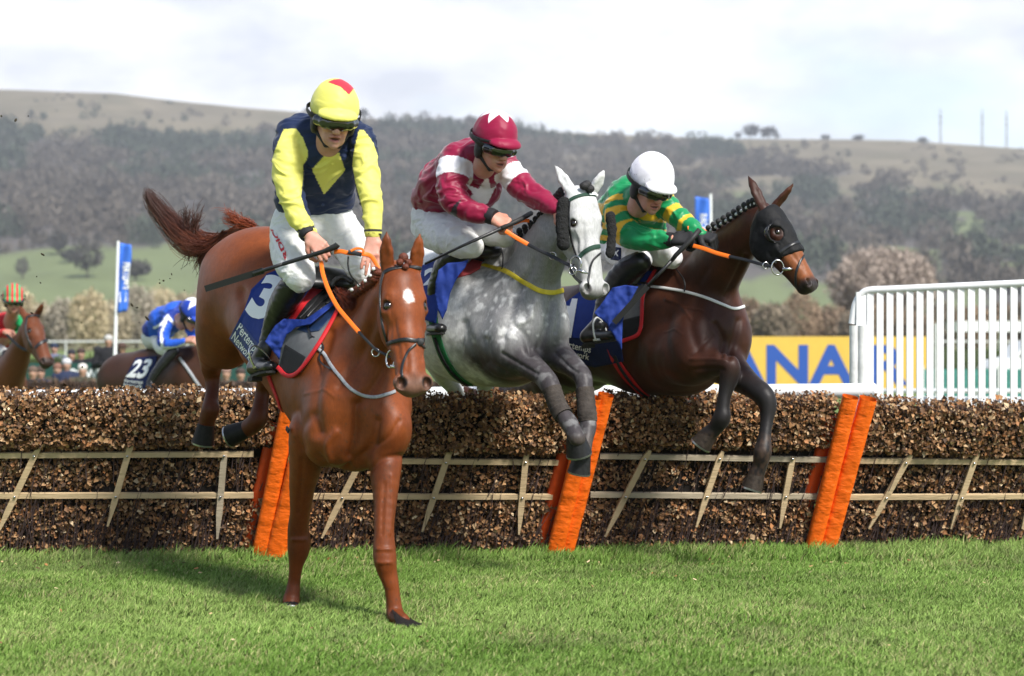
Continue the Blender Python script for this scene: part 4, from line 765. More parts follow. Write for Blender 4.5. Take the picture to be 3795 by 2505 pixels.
def chestnut():
    root = empty('racehorse', P(1200, 2000, 9.9) * V3(1, 1, 0), 'chestnut horse with white star on forehead and orange reins, landing in front of the hurdle', 'horse')
    H = head_frame((1496, 985), (1550, 1440), 9.0, 19, .60, 1.20)
    S = Sdf((-1.85, 8.7, 0.0), (-0.3, 11.65, 2.15), 0.0085)
    F = nrm(P(1300, 1440, 9.55) - P(900, 1070, 10.6)); U = nrm(V3(0, 0, 1) - F * F[2]); Lh = np.cross(U, F)
    e = lambda px, py, d, r, k=.10: S.ell(P(px, py, d), r, F, U, Lh, k)
    e(912, 1075, 10.62, (.38, .29, .240)); e(1000, 1010, 10.5, (.34, .24, .23)); e(858, 1180, 10.7, (.19, .30, .19), .08)
    e(1060, 1215, 10.25, (.46, .30, .27)); e(1185, 1330, 9.95, (.46, .345, .285)); e(1265, 1420, 9.68, (.34, .37, .275)); e(1330, 1520, 9.45, (.22, .30, .27))
    e(1262, 1190, 9.85, (.28, .13, .11)); 
    S.ell(P(1225, 1610, 9.42), (.16, .17, .135), F, U, Lh, .06); S.ell(P(1425, 1590, 9.36), (.16, .17, .125), F, U, Lh, .06); S.ell(P(1318, 1640, 9.38), (.12, .14, .16), F, U, Lh, .06)
    # neck
    y = Lh
    S.chain([(P(1330, 1430, 9.55), .235), (P(1372, 1300, 9.42), .185), (P(1425, 1180, 9.27), .145), (P(1470, 1070, 9.16), .105)], .08, y, .80)
    S.chain([(P(1290, 1215, 9.72), .11), (P(1370, 1130, 9.5), .09), (P(1455, 1020, 9.22), .070)], .07, y, .7)
    ears = [(P(1433, 857, 8.98), V3(-.25, -1, .05)), (P(1556, 866, 9.03), V3(.25, -1, .05))]
    head_sdf(S, H, ears)
    # forelegs
    fl = [(1412, 1560, 9.38, 90), (1422, 1680, 9.34, 72), (1427, 1760, 9.30, 56), (1427, 1870, 9.26, 42), (1424, 1960, 9.23, 37), (1424, 2030, 9.22, 41), (1427, 2075, 9.21, 41), (1436, 2120, 9.22, 34), (1450, 2170, 9.22, 27), (1458, 2225, 9.22, 26), (1463, 2265, 9.22, 30), (1470, 2288, 9.19, 31), (1492, 2302, 9.13, 28)]
    S.chain(pxchain(fl), .025)
    fr = [(1150, 1600, 9.55, 80), (1135, 1710, 9.6, 62), (1122, 1800, 9.66, 49), (1113, 1900, 9.72, 37), (1106, 1960, 9.76, 37), (1108, 2010, 9.78, 42), (1106, 2045, 9.79, 38), (1098, 2090, 9.8, 27), (1091, 2150, 9.82, 23), (1086, 2190, 9.82, 26), (1080, 2220, 9.82, 30), (1078, 2236, 9.80, 30)]
    S.chain(pxchain(fr), .025)
    # hind legs
    h1 = [(850, 1200, 10.7, 120), (812, 1280, 10.8, 84), (788, 1330, 10.92, 48), (783, 1365, 11.0, 36), (786, 1400, 11.02, 27), (787, 1450, 11.0, 24), (782, 1490, 10.97, 27), (780, 1520, 10.95, 33), (768, 1560, 10.98, 30), (762, 1590, 11.0, 34)]
    S.chain(pxchain(h1), .03)
    h2 = [(950, 1200, 10.35, 100), (975, 1320, 10.45, 70), (985, 1400, 10.6, 36), (975, 1440, 10.66, 27), (967, 1490, 10.65, 27), (962, 1530, 10.62, 32), (950, 1562, 10.62, 35), (915, 1590, 10.66, 32)]
    S.chain(pxchain(h2), .03)
    S.chain([(P(1130, 1560, 9.62), .05), (P(1290, 1700, 9.4), .04), (P(1420, 1700, 9.35), .04)], .05, None, 1)
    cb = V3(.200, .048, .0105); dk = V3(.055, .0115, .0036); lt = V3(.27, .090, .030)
    star = H(.155, -.01, .012)
    def col(v, N):
        n = fbm(v * 5, 4, 3); n2 = fbm(v * V3(60, 60, 22), 2, 5); c = mixc(cb[None], dk[None], sstep(n, .42, .75) * .45); c = mixc(c, lt[None], sstep(n2, .5, .85) * .10)
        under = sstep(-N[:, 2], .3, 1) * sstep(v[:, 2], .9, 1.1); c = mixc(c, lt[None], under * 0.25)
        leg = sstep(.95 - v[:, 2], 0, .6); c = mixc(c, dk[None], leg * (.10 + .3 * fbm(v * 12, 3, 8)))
        hind_shade = sstep(1.32 - v[:, 2], 0, .3) * sstep(v[:, 1], 10.4, 10.6); c = mixc(c, dk[None], hind_shade * .75)  # shade on the lower hind legs painted into the coat colour
        q = v - H.o; a = q @ H.a / H.s; f = q @ H.f / H.s; l = q @ H.l / H.s
        onh = (a > -.02) & (a < .62) & (abs(l) < .14) & (f > -.24) & (v[:, 1] < 9.35)
        mz = sstep(a, .49, .56) * onh; c = mixc(c, lin(120, 96, 84)[None] * .75, mz * .75)
        ds = np.hypot((a - .155) / 1.25, (l - .004)); c = mixc(c, V3(.75, .72, .68)[None], (1 - sstep(ds + .018 * fbm(v * 90, 2, 4), .026, .040)) * onh * (f > -.06))
        nos = np.minimum(*[np.sqrt(((a - .554) / 1.3) ** 2 + ((f + .038) / 1.4) ** 2 + (l / H.w - .049 * s_) ** 2) for s_ in (-1, 1)]); c = mixc(c, V3(.02, .015, .013)[None], (1 - sstep(nos, .017, .028)) * onh)
        ey = np.minimum(*[np.sqrt((a - .181) ** 2 + (f + .042) ** 2 + (l / H.w - .070 * s_) ** 2) for s_ in (-1, 1)]); c = mixc(c, V3(.03, .014, .01)[None], (1 - sstep(ey, .020, .034)) * onh)
        sp = sstep(fbm(v * 150, 2, 77), .74, .80); c = mixc(c, V3(.05, .035, .022)[None], sp * .6 * sstep(1.5 - v[:, 2], 0, .6)); return c
    D = lambda pts, d: [(x, y, d) for x, y in pts]
    rl = relief([(D([(1322, 1500), (1318, 1600), (1300, 1690)], 9.25), .022, -.020), (D([(1225, 1230), (1185, 1370), (1165, 1500), (1180, 1600)], 9.5), .028, -.014), (D([(1290, 1735), (1340, 1690), (1385, 1640), (1400, 1560)], 9.3), .018, -.012), (D([(1370, 1745), (1420, 1700), (1490, 1690)], 9.3), .014, -.008),
        (D([(895, 1080), (908, 1180), (895, 1290)], 10.4), .024, -.013), (D([(1400, 1130), (1345, 1300), (1260, 1430)], 9.4), .025, -.012), (D([(1450, 1300), (1410, 1400), (1340, 1490)], 9.3), .022, -.014), (D([(1425, 1790), (1418, 1900), (1415, 1980)], 9.25), .008, -.005), (D([(1450, 1760), (1452, 1880), (1446, 1980)], 9.2), .006, .004), (D([(1120, 1700), (1115, 1800), (1108, 1900)], 9.65), .010, -.006),
        (D([(1180, 1690), (1230, 1740), (1290, 1735)], 9.4), .018, -.012), (D([(1245, 1600), (1215, 1650), (1225, 1710)], 9.35), .016, .010), (D([(1400, 2035), (1450, 2035)], 9.2), .008, .007), (D([(1400, 2085), (1452, 2085)], 9.2), .007, .005), (D([(1085, 2000), (1130, 2000)], 9.75), .008, .006), (D([(1480, 1560), (1440, 1620), (1395, 1650)], 9.2), .010, -.006),
        (D([(1130, 1460), (1190, 1440), (1240, 1470)], 9.4), .006, .003), (D([(1150, 1540), (1110, 1600), (1120, 1660)], 9.4), .022, -.008), (D([(1440, 1100), (1470, 1240), (1480, 1330)], 8.9), .010, -.004), (D([(1455, 1150), (1460, 1230), (1448, 1300)], 8.9), .005, .0025), (D([(1580, 1160), (1578, 1240), (1565, 1330)], 8.9), .008, -.004), (D([(1500, 1280), (1512, 1340), (1508, 1380)], 8.9), .008, -.003)], .005)
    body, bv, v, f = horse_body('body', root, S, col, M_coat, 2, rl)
    eye_obj(H, root, M_eye)
    # hooves
    def hf(top, bot, rt, rb, n=None):
        b = MB(); b.tube([top, top * .5 + bot * .5, bot], [rt, (rt + rb) / 2, rb], 16); o = b.build('hoof', M_hoof, root, smooth=True, angle=50); 
        b = MB(); t = nrm(bot - top); b.tube([bot - t * .001, bot + t * .008], [rb * 1.01, rb * 1.0], 16); b.build('horseshoe', M_shoe, o, smooth=True, angle=50)
    def hf2(top, bot, rt, rb):
        bot = V3(bot[0], bot[1], max(bot[2], .012)); b = MB(); vs = []
        for k in range(5):
            t = k / 4; c = top + (bot - top) * t; r = rt + (rb - rt) * t; tilt = (1 - t) * .5; vs += [c + V3(math.cos(a) * r, math.sin(a) * r * 1.05, -math.cos(a) * r * tilt) for a in np.linspace(0, 2 * math.pi, 21)[:-1]]
        b.add(vs, [(k * 20 + j, (k + 1) * 20 + j, (k + 1) * 20 + (j + 1) % 20, k * 20 + (j + 1) % 20) for k in range(4) for j in range(20)] + [tuple(range(20)), tuple(range(99, 79, -1))]); b.build('hoof', M_hoof, root, smooth=True, angle=50)
    hf2(P(1486, 2276, 9.16), P(1516, 2313, 9.07), .044, .062); hf(P(1078, 2232, 9.81), P(1078, 2262, 9.78), .040, .052)
    hf(P(764, 1572, 10.98), P(752, 1642, 11.0), .048, .066); hf(P(915, 1590, 10.66), P(852, 1616, 10.7), .050, .064)
    # tail: strands along a curve that leaves the dock and flies up to the left
    base = [(905, 850, 10.95), (845, 868, 11.05), (785, 905, 11.15), (725, 905, 11.2), (665, 862, 11.25), (610, 805, 11.3), (567, 750, 11.3), (543, 700, 11.3)]
    ends = [(540, 705), (560, 730), (590, 780), (640, 830)]
    lines = []; cols = []; g = spline([P(*b) for b in base], 6); m = len(g)
    wid = np.interp(np.linspace(0, 1, m), [0, .2, .4, .6, .8, 1], [.045, .055, .062, .048, .032, .010])
    for i in range(1500):
        u = RNG.normal(0, .42, 2); ln = RNG.uniform(.45, 1.0); n_ = max(8, int(m * ln)); ph = RNG.uniform(0, 6.28)
        t = np.linspace(0, 1, n_)[:, None]; off = np.stack([np.full(n_, u[0]), np.full(n_, u[1] * 1.3), np.full(n_, u[0] * .9 + u[1] * .2)], 1) * wid[:n_, None]
        wob = .022 * t * np.stack([np.sin(t[:, 0] * 9 + ph), np.cos(t[:, 0] * 7 + ph), np.sin(t[:, 0] * 8 + 2 * ph)], 1)
        lines.append(g[:n_] + off + wob); tt = np.linspace(0, ln, n_); cols.append(mixc(V3(.30, .075, .025)[None] * RNG.uniform(.5, 1.3), V3(.085, .035, .026)[None] * RNG.uniform(.5, 1.2), np.clip(tt * 1.3 + RNG.normal(0, .15), 0, 1)))
    def spray(p0, p1, n, bend, spread, ln, c, wob=.03):
        for i in range(n):
            a = P(*p0) + RNG.normal(0, spread * .35, 3); b = P(*p1) + RNG.normal(0, spread, 3); k = 12; t = np.linspace(0, RNG.uniform(ln, 1), k)[:, None]
            mid = (a + b) / 2 + np.asarray(bend) + RNG.normal(0, .02, 3); q = (1 - t) ** 2 * a + 2 * t * (1 - t) * mid + t ** 2 * b; q = q + wob * t * np.sin(t * 7 + RNG.uniform(0, 6)) * RNG.normal(0, .5, 3)
            lines.append(q); cols.append(c * RNG.uniform(.5, 1.2))
    spray((900, 840, 10.9), (845, 800, 10.9), 150, (-.03, 0, .03), .03, .5, lin(150, 72, 40)); spray((940, 838, 10.85), (860, 830, 10.95), 120, (0, 0, .03), .03, .5, lin(150, 72, 40))
    spray((720, 860, 11.2), (745, 790, 11.2), 55, (0, 0, .05), .035, .4, lin(80, 50, 42)); spray((690, 840, 11.2), (695, 770, 11.2), 40, (0, 0, .03), .03, .4, lin(80, 50, 42))
    spray((850, 870, 11.0), (745, 992, 11.1), 200, (-.12, 0, -.02), .025, .5, lin(80, 38, 26)); spray((830, 870, 11.0), (690, 900, 11.1), 260, (-.02, 0, -.12), .03, .6, lin(96, 46, 28)); spray((700, 910, 11.15), (650, 1000, 11.2), 9, (.05, 0, 0), .035, .5, lin(60, 35, 28)); spray((700, 900, 11.15), (640, 890, 11.2), 8, (0, 0, .03), .03, .5, lin(60, 35, 28)); spray((600, 800, 11.3), (550, 775, 11.3), 10, (0, 0, .0), .04, .5, lin(60, 35, 28))
    M_hair = mat('hair', attr=True, rough=.45, spec=.4)
    strands(lines, .0024, .0007, 'tail', M_hair, root, cols)
    # mane: plaits along the crest, wispy hair in front of the withers, forelock knot
    mn = MB(); pts = spline([(1262, 1128, 9.62), (1310, 1096, 9.5), (1350, 1070, 9.42), (1385, 1045, 9.34), (1405, 1010, 9.25)], 3)
    for i, p in enumerate(pts):
        c = P(*p) + V3(0, 0, .012); h = cast(bv, p[0], p[1] + 14)
        if h is not None: c = h[0] + V3(-.005, -.005, .018)
        mn.sphere(c, .030, .026, .022, 7); mn.sphere(c + V3(-.012, -.008, .014), .018, .017, .016, 6)
    mane = mn.build('mane', mat('plait_hair', tuple(lin(110, 50, 28) * .7), rough=.55, bump=(140, .006), var=(60, .5)), root, smooth=True)
    tb = MB()
    for i, p in enumerate(pts[::2]):
        h = cast(bv, p[0], p[1] + 14); c = h[0] + V3(-.025, -.03, .035) if h is not None else P(*p); tb.sphere(c, .009, n=5)
    tb.build('plait_band', M_white, mane, smooth=True)
    fb = MB(); 
    for a, l, r in ((-.035, 0, .024), (-.012, -.016, .018), (-.012, .016, .018), (.010, .004, .016)): fb.sphere(H(a, .012, l), r, r * .8, r, 7)
    fb.build('forelock', MATS['plait_hair'], root, smooth=True)
    lines = []; cols = []
    for i in range(420):
        t = RNG.uniform(0, 1); a = P(1250 + 60 * t, 1075 + 35 * t, 9.62 - .05 * t) + RNG.normal(0, .012, 3); b = P(1290 + 40 * t, 1125 + 8 * t, 9.5) + RNG.normal(0, .02, 3)
        k = np.linspace(0, 1, 8)[:, None]; mid = (a + b) / 2 + V3(-.01, -.03, .01) + RNG.normal(0, .012, 3); lines.append((1 - k) ** 2 * a + 2 * k * (1 - k) * mid + k ** 2 * b); cols.append(lin(120, 52, 30) * RNG.uniform(.4, 1.0))
    strands(lines, .0022, .0008, 'mane_wisps', M_hair, root, cols)
    return root, bv, H, S

def rein(name, pts, w, th, m, parent, per=8):
    """strap hanging free in the air: pts (px,py,d)"""
    q = spline([P(*p) for p in pts], per); n = np.tile(V3(-.1, -1, .15), (len(q), 1)); return ribbon(q, n, w, th, None, 0).build(name, m, parent, smooth=True, angle=50)
def ringo(mb, c, r, t, n=V3(0, -1, 0), sq=1.0, up=V3(0, 0, 1), N=20):
    n = nrm(n); u = nrm(np.cross(up, n)); w = np.cross(n, u); mb.tube([c + r * (math.cos(a) * u * sq + math.sin(a) * w) for a in np.linspace(0, 2 * math.pi, N + 1)], t, 8, cap=False)
def cloth(name, bv, poly, m, parent, off=.012, th=.006, step=9, smooth=6, wr=0, wf=(.02, .02), seed=0, depthfn=None):
    v, f, q = patch(bv, poly, step, off, smooth, wr, wf, seed, depthfn); ob = npmesh(name, v, f, m, parent); solid(ob, th); return ob, bvh_of(v, f)
def border(name, bv, pts, w, m, parent, off=.004, th=.008):
    return strap(name, bv, pts, w, th, m, parent, off, 6, 1)
def chestnut_tack(root, bv, H):
    br = empty('bridle', P(1500, 1250, 9), None); setpar(br, root)
    # rubber reins, bridle
    S_ = lambda n, p, w=.016, th=.004, m=M_leather, b=bv: strap(n, b, p, w, th, m, br, .003, 6, 2)
    S_('browband', [(1424, 1010), (1450, 998), (1507, 990), (1560, 994), (1588, 1004)], .017); S_('cheek_strap', [(1424, 1010), (1413, 1060), (1411, 1130), (1420, 1210), (1438, 1275)], .013)
    S_('cheek_strap', [(1590, 1010), (1600, 1080), (1605, 1180), (1596, 1262)], .012)
    S_('noseband', [(1436, 1275), (1460, 1266), (1500, 1258), (1540, 1262), (1575, 1260), (1592, 1270)], .018); S_('nose_strap', [(1540, 1275), (1515, 1300), (1498, 1335), (1490, 1375), (1492, 1400)], .012); S_('nose_strap', [(1555, 1275), (1575, 1292), (1588, 1318)], .012)
    h = cast(bv, 1552, 1268); b = MB(); b.sphere(h[0], .026, .010, .020, 8); b.build('nose_pad', M_rubber, br, smooth=True)
    b = MB(); c = P(1448, 1330, 8.93); ringo(b, c, .040, .0045, V3(-.7, -.7, .1), .75); ringo(b, P(1392, 1306, 9.0), .019, .0030, V3(-.3, -1, 0)); b.tube([P(1449, 1357, 8.92), P(1472, 1360, 8.90), P(1492, 1367, 8.90)], [.010, .009, .005], 8); b.build('bit', M_steel, br, smooth=True)
    rn = rein('rein', [(1191, 972, 9.38), (1197, 1015, 9.33), (1218, 1075, 9.25), (1252, 1138, 9.18), (1296, 1192, 9.10), (1331, 1232, 9.06)], .021, .006, M_orange, br)
    rein('rein_leather', [(1329, 1229, 9.06), (1360, 1262, 9.02), (1394, 1296, 8.99), (1425, 1312, 8.96), (1446, 1325, 8.95)], .013, .005, M_leather, rn)
    rn = rein('rein', [(1240, 934, 9.33), (1265, 932, 9.31), (1295, 938, 9.30), (1344, 941, 9.3), (1375, 950, 9.32), (1398, 985, 9.32), (1412, 1020, 9.3)], .021, .006, M_orange, br)
    rein('rein_buckle', [(1290, 933, 9.285), (1315, 938, 9.285), (1340, 944, 9.28)], .020, .006, M_leather, rn); rein('rein_end', [(1345, 945, 9.27), (1345, 925, 9.27), (1322, 921, 9.28), (1300, 930, 9.28)], .012, .004, M_orange, rn)
    rein('neck_strap', [(1291, 950, 9.30), (1290, 985, 9.3), (1300, 1020, 9.3), (1335, 1060, 9.32)], .008, .004, M_leather, br)
    # number cloth
    nc = empty('number_cloth', P(960, 1150, 10.2), None); setpar(nc, root)
    o, b1 = cloth('blue_cloth', bv, [(1051, 990), (990, 1014), (932, 1071), (906, 1144), (849, 1255), (925, 1345), (985, 1300), (1020, 1220), (1080, 1160), (1160, 1090), (1210, 1040), (1180, 985)], M_blue, nc, .016, .004, 8, 8, .02, (.025, .008))
    text_on('number', '3', [(988, 1014), (1068, 1034), (992, 1204), (903, 1160)], b1, M_white, o, .045, .004)
    o2, b2 = cloth('name_panel', b1, [(886, 1186), (972, 1290), (926, 1342), (851, 1254)], mat('panel_blue', (.012, .035, .16), rough=.6, var=(20, .1)), nc, .003, .002, 7, 2)
    text_on('sponsor_name', 'Pertemps\nNetwork', [(896, 1190), (966, 1290), (924, 1338), (858, 1254)], b2, M_white, o2, .012, .003, line=.85)
    # saddle pad, saddle, girth, breast girth
    pad = empty('saddle_pad', P(1150, 1200, 9.8), None); setpar(pad, root)
    poly = [(1240, 1045), (1264, 1130), (1210, 1235), (1162, 1312), (1114, 1376), (1082, 1396), (1050, 1386), (1030, 1362), (1046, 1260), (1075, 1170), (1150, 1070)]
    o, b3 = cloth('grey_pad', bv, poly, M_grey, pad, .020, .008, 9, 6); cloth('black_patch', b3, [(1056, 1276), (1132, 1322), (1104, 1374), (1080, 1388), (1052, 1380), (1034, 1360)], M_black, pad, .003, .002, 9, 2)
    border('red_binding', b3, [(1252, 1080), (1262, 1128), (1208, 1234), (1160, 1311), (1113, 1374), (1082, 1393), (1052, 1384), (1032, 1362)], .022, M_red, pad)
    cloth('red_lining', b3, [(1222, 1034), (1246, 1052), (1130, 1165), (1090, 1188), (1070, 1180), (1150, 1070)], M_red, pad, .004, .003, 9, 2)
    sd = empty('saddle', P(1200, 1100, 9.8), None); setpar(sd, root)
    o, b4 = cloth('flap', b3, [(1232, 1044), (1276, 1034), (1312, 1052), (1240, 1112), (1186, 1146), (1140, 1186), (1092, 1186), (1140, 1120)], M_leather, sd, .012, .012, 9, 3, .01, (.03, .03))
    cloth('flap_edge', b3, [(1252, 1104), (1262, 1130), (1225, 1180), (1180, 1225), (1140, 1232), (1100, 1222), (1132, 1184), (1190, 1150)], mat('dark_blue_flap', (.012, .03, .085), rough=.45), sd, .006, .004, 9, 2)
    for q in ([(1238, 1060), (1190, 1090), (1150, 1140), (1112, 1180)], [(1268, 1052), (1220, 1090), (1180, 1130), (1140, 1176)], [(1300, 1056), (1252, 1098), (1210, 1128)]): strap('saddle_strap', b4, q, .018, .008, M_leather, sd, .002)
    b = MB(); b.tube(spline([P(1228, 1060, 9.66), P(1245, 1036, 9.66), P(1275, 1028, 9.66), P(1304, 1046, 9.62)], 6), .013, 10); b.sphere(P(1200, 1030, 9.85), .12, .22, .05, 12, X=V3(.5, -.8, -.3), Y=V3(.8, .5, 0)); b.build('seat', M_leather, sd, smooth=True)
    g = strap('girth', bv, [(990, 1370), (1008, 1420), (1028, 1470), (1046, 1520), (1060, 1560)], .045, .008, M_red, root, .003)
    strap('girth_elastic', bv, [(1024, 1500), (1040, 1530), (1060, 1565), (1080, 1600)], .024, .007, M_black, g, .012)
    bg = strap('breast_girth', bv, [(1150, 1250), (1178, 1290), (1206, 1316), (1230, 1356), (1257, 1393), (1308, 1447), (1374, 1472), (1430, 1462), (1462, 1450)], .016, .006, M_reflect, root, .004)
    strap('breast_strap', b3, [(1132, 1188), (1145, 1222), (1155, 1252)], .012, .005, M_leather, bg, .003); strap('breast_strap', bv, [(1158, 1250), (1182, 1262), (1200, 1290), (1186, 1320), (1192, 1345), (1230, 1372)], .009, .004, M_leather, bg, .008); strap('breast_strap', bv, [(1262, 1110), (1240, 1170), (1205, 1230), (1188, 1290)], .010, .004, M_reflect, bg, .006)
    cloth('loose_cloth', b3, [(1053, 1181), (1130, 1184), (1252, 1100), (1256, 1112), (1150, 1200), (1094, 1212), (1062, 1240), (1042, 1291), (1034, 1332), (1002, 1288), (982, 1265), (1000, 1235), (1020, 1205)], M_blue, nc, .05, .004, 7, 3, .05, (.05, .05), 4)
    return b1, b3

def girth_set(root, bv, pts, w, m, el=None):
    g = strap('girth', bv, pts, w, .008, m, root, .004)
    if el: strap('girth_elastic', bv, el, w * .32, .007, M_black, g, .014)
    return g
def hoof_at(root, top, bot, rt, rb, m=None):
    b = MB(); mid = top * .5 + bot * .5; b.tube([top, mid, bot], [rt, (rt + rb) / 2, rb], 18); o = b.build('hoof', m or M_hoof, root, smooth=True, angle=50)
    b = MB(); t = nrm(bot - top); b.tube([bot - t * .001, bot + t * .009], [rb * 1.02, rb * 1.0], 18); b.build('horseshoe', M_shoe, o, smooth=True, angle=50)
def head_local(v, H):
    q = v - H.o; return q @ H.a / H.s, q @ H.f / H.s, q @ H.l / H.s / H.w
def head_marks(v, H, c, near, nosc=V3(.02, .015, .013)):
    a, f, l = head_local(v, H); on = (a > -.02) & (a < .64) & (abs(l) < .13) & (f > -.24) & near
    nos = np.minimum(*[np.sqrt(((a - .554) / 1.3) ** 2 + ((f + .038) / 1.4) ** 2 + (l - .049 * s_) ** 2) for s_ in (-1, 1)]); c = mixc(c, nosc[None], (1 - sstep(nos, .017, .028)) * on)
    ey = np.minimum(*[np.sqrt((a - .181) ** 2 + (f + .042) ** 2 + (l - .070 * s_) ** 2) for s_ in (-1, 1)]); return mixc(c, V3(.03, .016, .012)[None], (1 - sstep(ey, .022, .034)) * on), a, f, l, on
def bobbles(name, bv, pts, root, m, mb_, r=.016, off=.02):
    q = spline(pts, 2); b = MB()
    for p in q: b.sphere(P(*p), r * .92, r * .92, r, 7); b.sphere(P(p[0] + 3, p[1] + 14, p[2] + .01), r * .9, r, r, 6)
    mane = b.build(name, m, root, smooth=True)
    if mb_:
        b = MB()
        for p in q: b.sphere(P(p[0] + 9, p[1] + 9, p[2] - .012), r * .5, n=6)
        b.build('plait_band', mb_, mane, smooth=True)
    return mane
def grey_horse():
    root = empty('racehorse', P(1850, 2000, 11.4) * V3(1, 1, 0), 'dappled grey horse with white face, black sheepskin cheekpieces and yellow breast girth, jumping the hurdle', 'horse')
    H = head_frame((2172, 706), (2232, 1090), 10.65, 30, .60, 1.22)
    S = Sdf((-.95, 10.1, .45), (1.0, 13.2, 2.45), .009)
    F = nrm(V3(.47, -.85, -.19)); U = nrm(V3(0, 0, 1) - F * F[2]); Lh = np.cross(U, F); e = lambda px, py, d, r, k=.10: S.ell(P(px, py, d), r, F, U, Lh, k)
    e(1610, 1085, 12.1, (.38, .30, .26)); e(1690, 1140, 11.75, (.42, .355, .31)); e(1720, 1190, 11.5, (.36, .35, .33)); e(1785, 1195, 11.5, (.44, .375, .295)); e(1895, 1215, 11.25, (.34, .35, .265)); e(1975, 1215, 11.06, (.20, .27, .21)); e(1850, 985, 11.5, (.28, .13, .10))
    S.ell(P(1880, 1270, 10.98), (.16, .19, .12), F, U, Lh, .06); S.ell(P(2030, 1230, 11.0), (.12, .16, .11), F, U, Lh, .06)
    S.chain([(P(1945, 1110, 11.14), .235), (P(1990, 985, 11.0), .175), (P(2055, 870, 10.85), .14), (P(2125, 775, 10.75), .100)], .08, Lh, .78)
    S.chain([(P(1885, 960, 11.35), .10), (P(1960, 895, 11.12), .085), (P(2050, 800, 10.9), .072), (P(2138, 735, 10.74), .062)], .07, Lh, .7)
    S.chain(pxchain([(1840, 1270, 11.15, 100), (1890, 1308, 11.02, 76), (1930, 1333, 10.92, 58)]), .08); S.chain(pxchain([(1900, 1318, 10.98, 66), (1950, 1345, 10.88, 52), (2005, 1386, 10.78, 40), (2034, 1420, 10.72, 38), (2050, 1452, 10.68, 32), (2062, 1490, 10.66, 27), (2082, 1530, 10.63, 27), (2104, 1562, 10.60, 33), (2122, 1592, 10.56, 30), (2138, 1625, 10.52, 32)]), .025)
    S.chain(pxchain([(2020, 1270, 11.05, 75), (2070, 1318, 10.98, 56), (2122, 1357, 10.88, 42), (2156, 1392, 10.80, 35), (2166, 1430, 10.76, 30), (2170, 1480, 10.73, 26), (2176, 1535, 10.70, 27), (2179, 1578, 10.68, 32), (2174, 1625, 10.64, 25), (2162, 1670, 10.60, 32)]), .025)
    S.chain(pxchain([(1620, 1230, 12.1, 120), (1635, 1340, 12.25, 60), (1640, 1390, 12.45, 36), (1690, 1450, 12.75, 28), (1720, 1560, 12.95, 26)]), .05); S.chain(pxchain([(1700, 1230, 12.2, 120), (1740, 1340, 12.4, 60), (1790, 1400, 12.6, 36), (1800, 1470, 12.9, 28), (1810, 1560, 13.0, 26)]), .05)
    head_sdf(S, H, [(P(2057, 614, 10.72), V3(-.1, -1, 0)), (P(2238, 630, 10.68), V3(.5, -.9, 0))])
    kA = P(2010, 1390, 10.76); kB = P(2140, 1375, 10.84)
    def col(v, N):
        base = V3(.62, .62, .615); d = V3(.048, .042, .045); n = fbm(v * 6, 4, 3); n2 = fbm(v * 20, 3, 11); n3 = fbm(v * 60, 2, 21)
        c = np.tile(base, (len(v), 1)); sh = sstep(.75 - np.linalg.norm((v - P(1960, 1200, 10.9)) * V3(1.2, .7, .8), axis=1), 0, .5); nk = sstep(.38 - np.linalg.norm((v - P(2040, 930, 10.85)) * V3(1.3, .8, .9), axis=1), 0, .3)
        n4 = fbm(v * 34, 2, 33); dap = sstep(n2 * .40 + n * .30 + n4 * .30 + sh * .15 + nk * .17, .49, .62); c = mixc(c, V3(.105, .105, .11)[None], dap * (.20 + .50 * np.maximum(sh, nk)))
        c = c * (.9 + .25 * n3)[:, None]
        leg = np.maximum(sstep(1.40 - v[:, 2], .0, .17) * sstep(11.22 - v[:, 1], 0, .12), sstep(.30 - np.minimum(np.linalg.norm(v - kA, axis=1), np.linalg.norm(v - kB, axis=1)), 0, .12)); c = mixc(c, d[None] * (.5 + .9 * n2)[:, None], leg * (.80 + .20 * sstep(n2 + n3 * .3, .45, .7)))
        pst = sstep(.86 - v[:, 2], 0, .05); c = mixc(c, V3(.07, .055, .045)[None], pst * .7)
        c, a, f, l, on = head_marks(v, H, c, v[:, 1] < 11.0, V3(.05, .045, .045)); w = sstep(a, -.02, .10) * on * (1 - sstep(a, .50, .58)); c = mixc(c, V3(.42, .42, .415)[None] * (.80 + .26 * n3 + .16 * n2)[:, None], w * sstep(f, -.20, -.10) * .9)
        mz = sstep(a, .52, .58) * on; c = mixc(c, V3(.11, .105, .10)[None] * (.7 + .6 * n3)[:, None], mz * .8); ey = np.minimum(*[np.sqrt((a - .181) ** 2 + (f + .042) ** 2 + (l - .070 * s_) ** 2) for s_ in (-1, 1)]); return mixc(c, V3(.03, .02, .02)[None], (1 - sstep(ey, .021, .032)) * on)
    D = lambda pts, d: [(x, y, d) for x, y in pts]
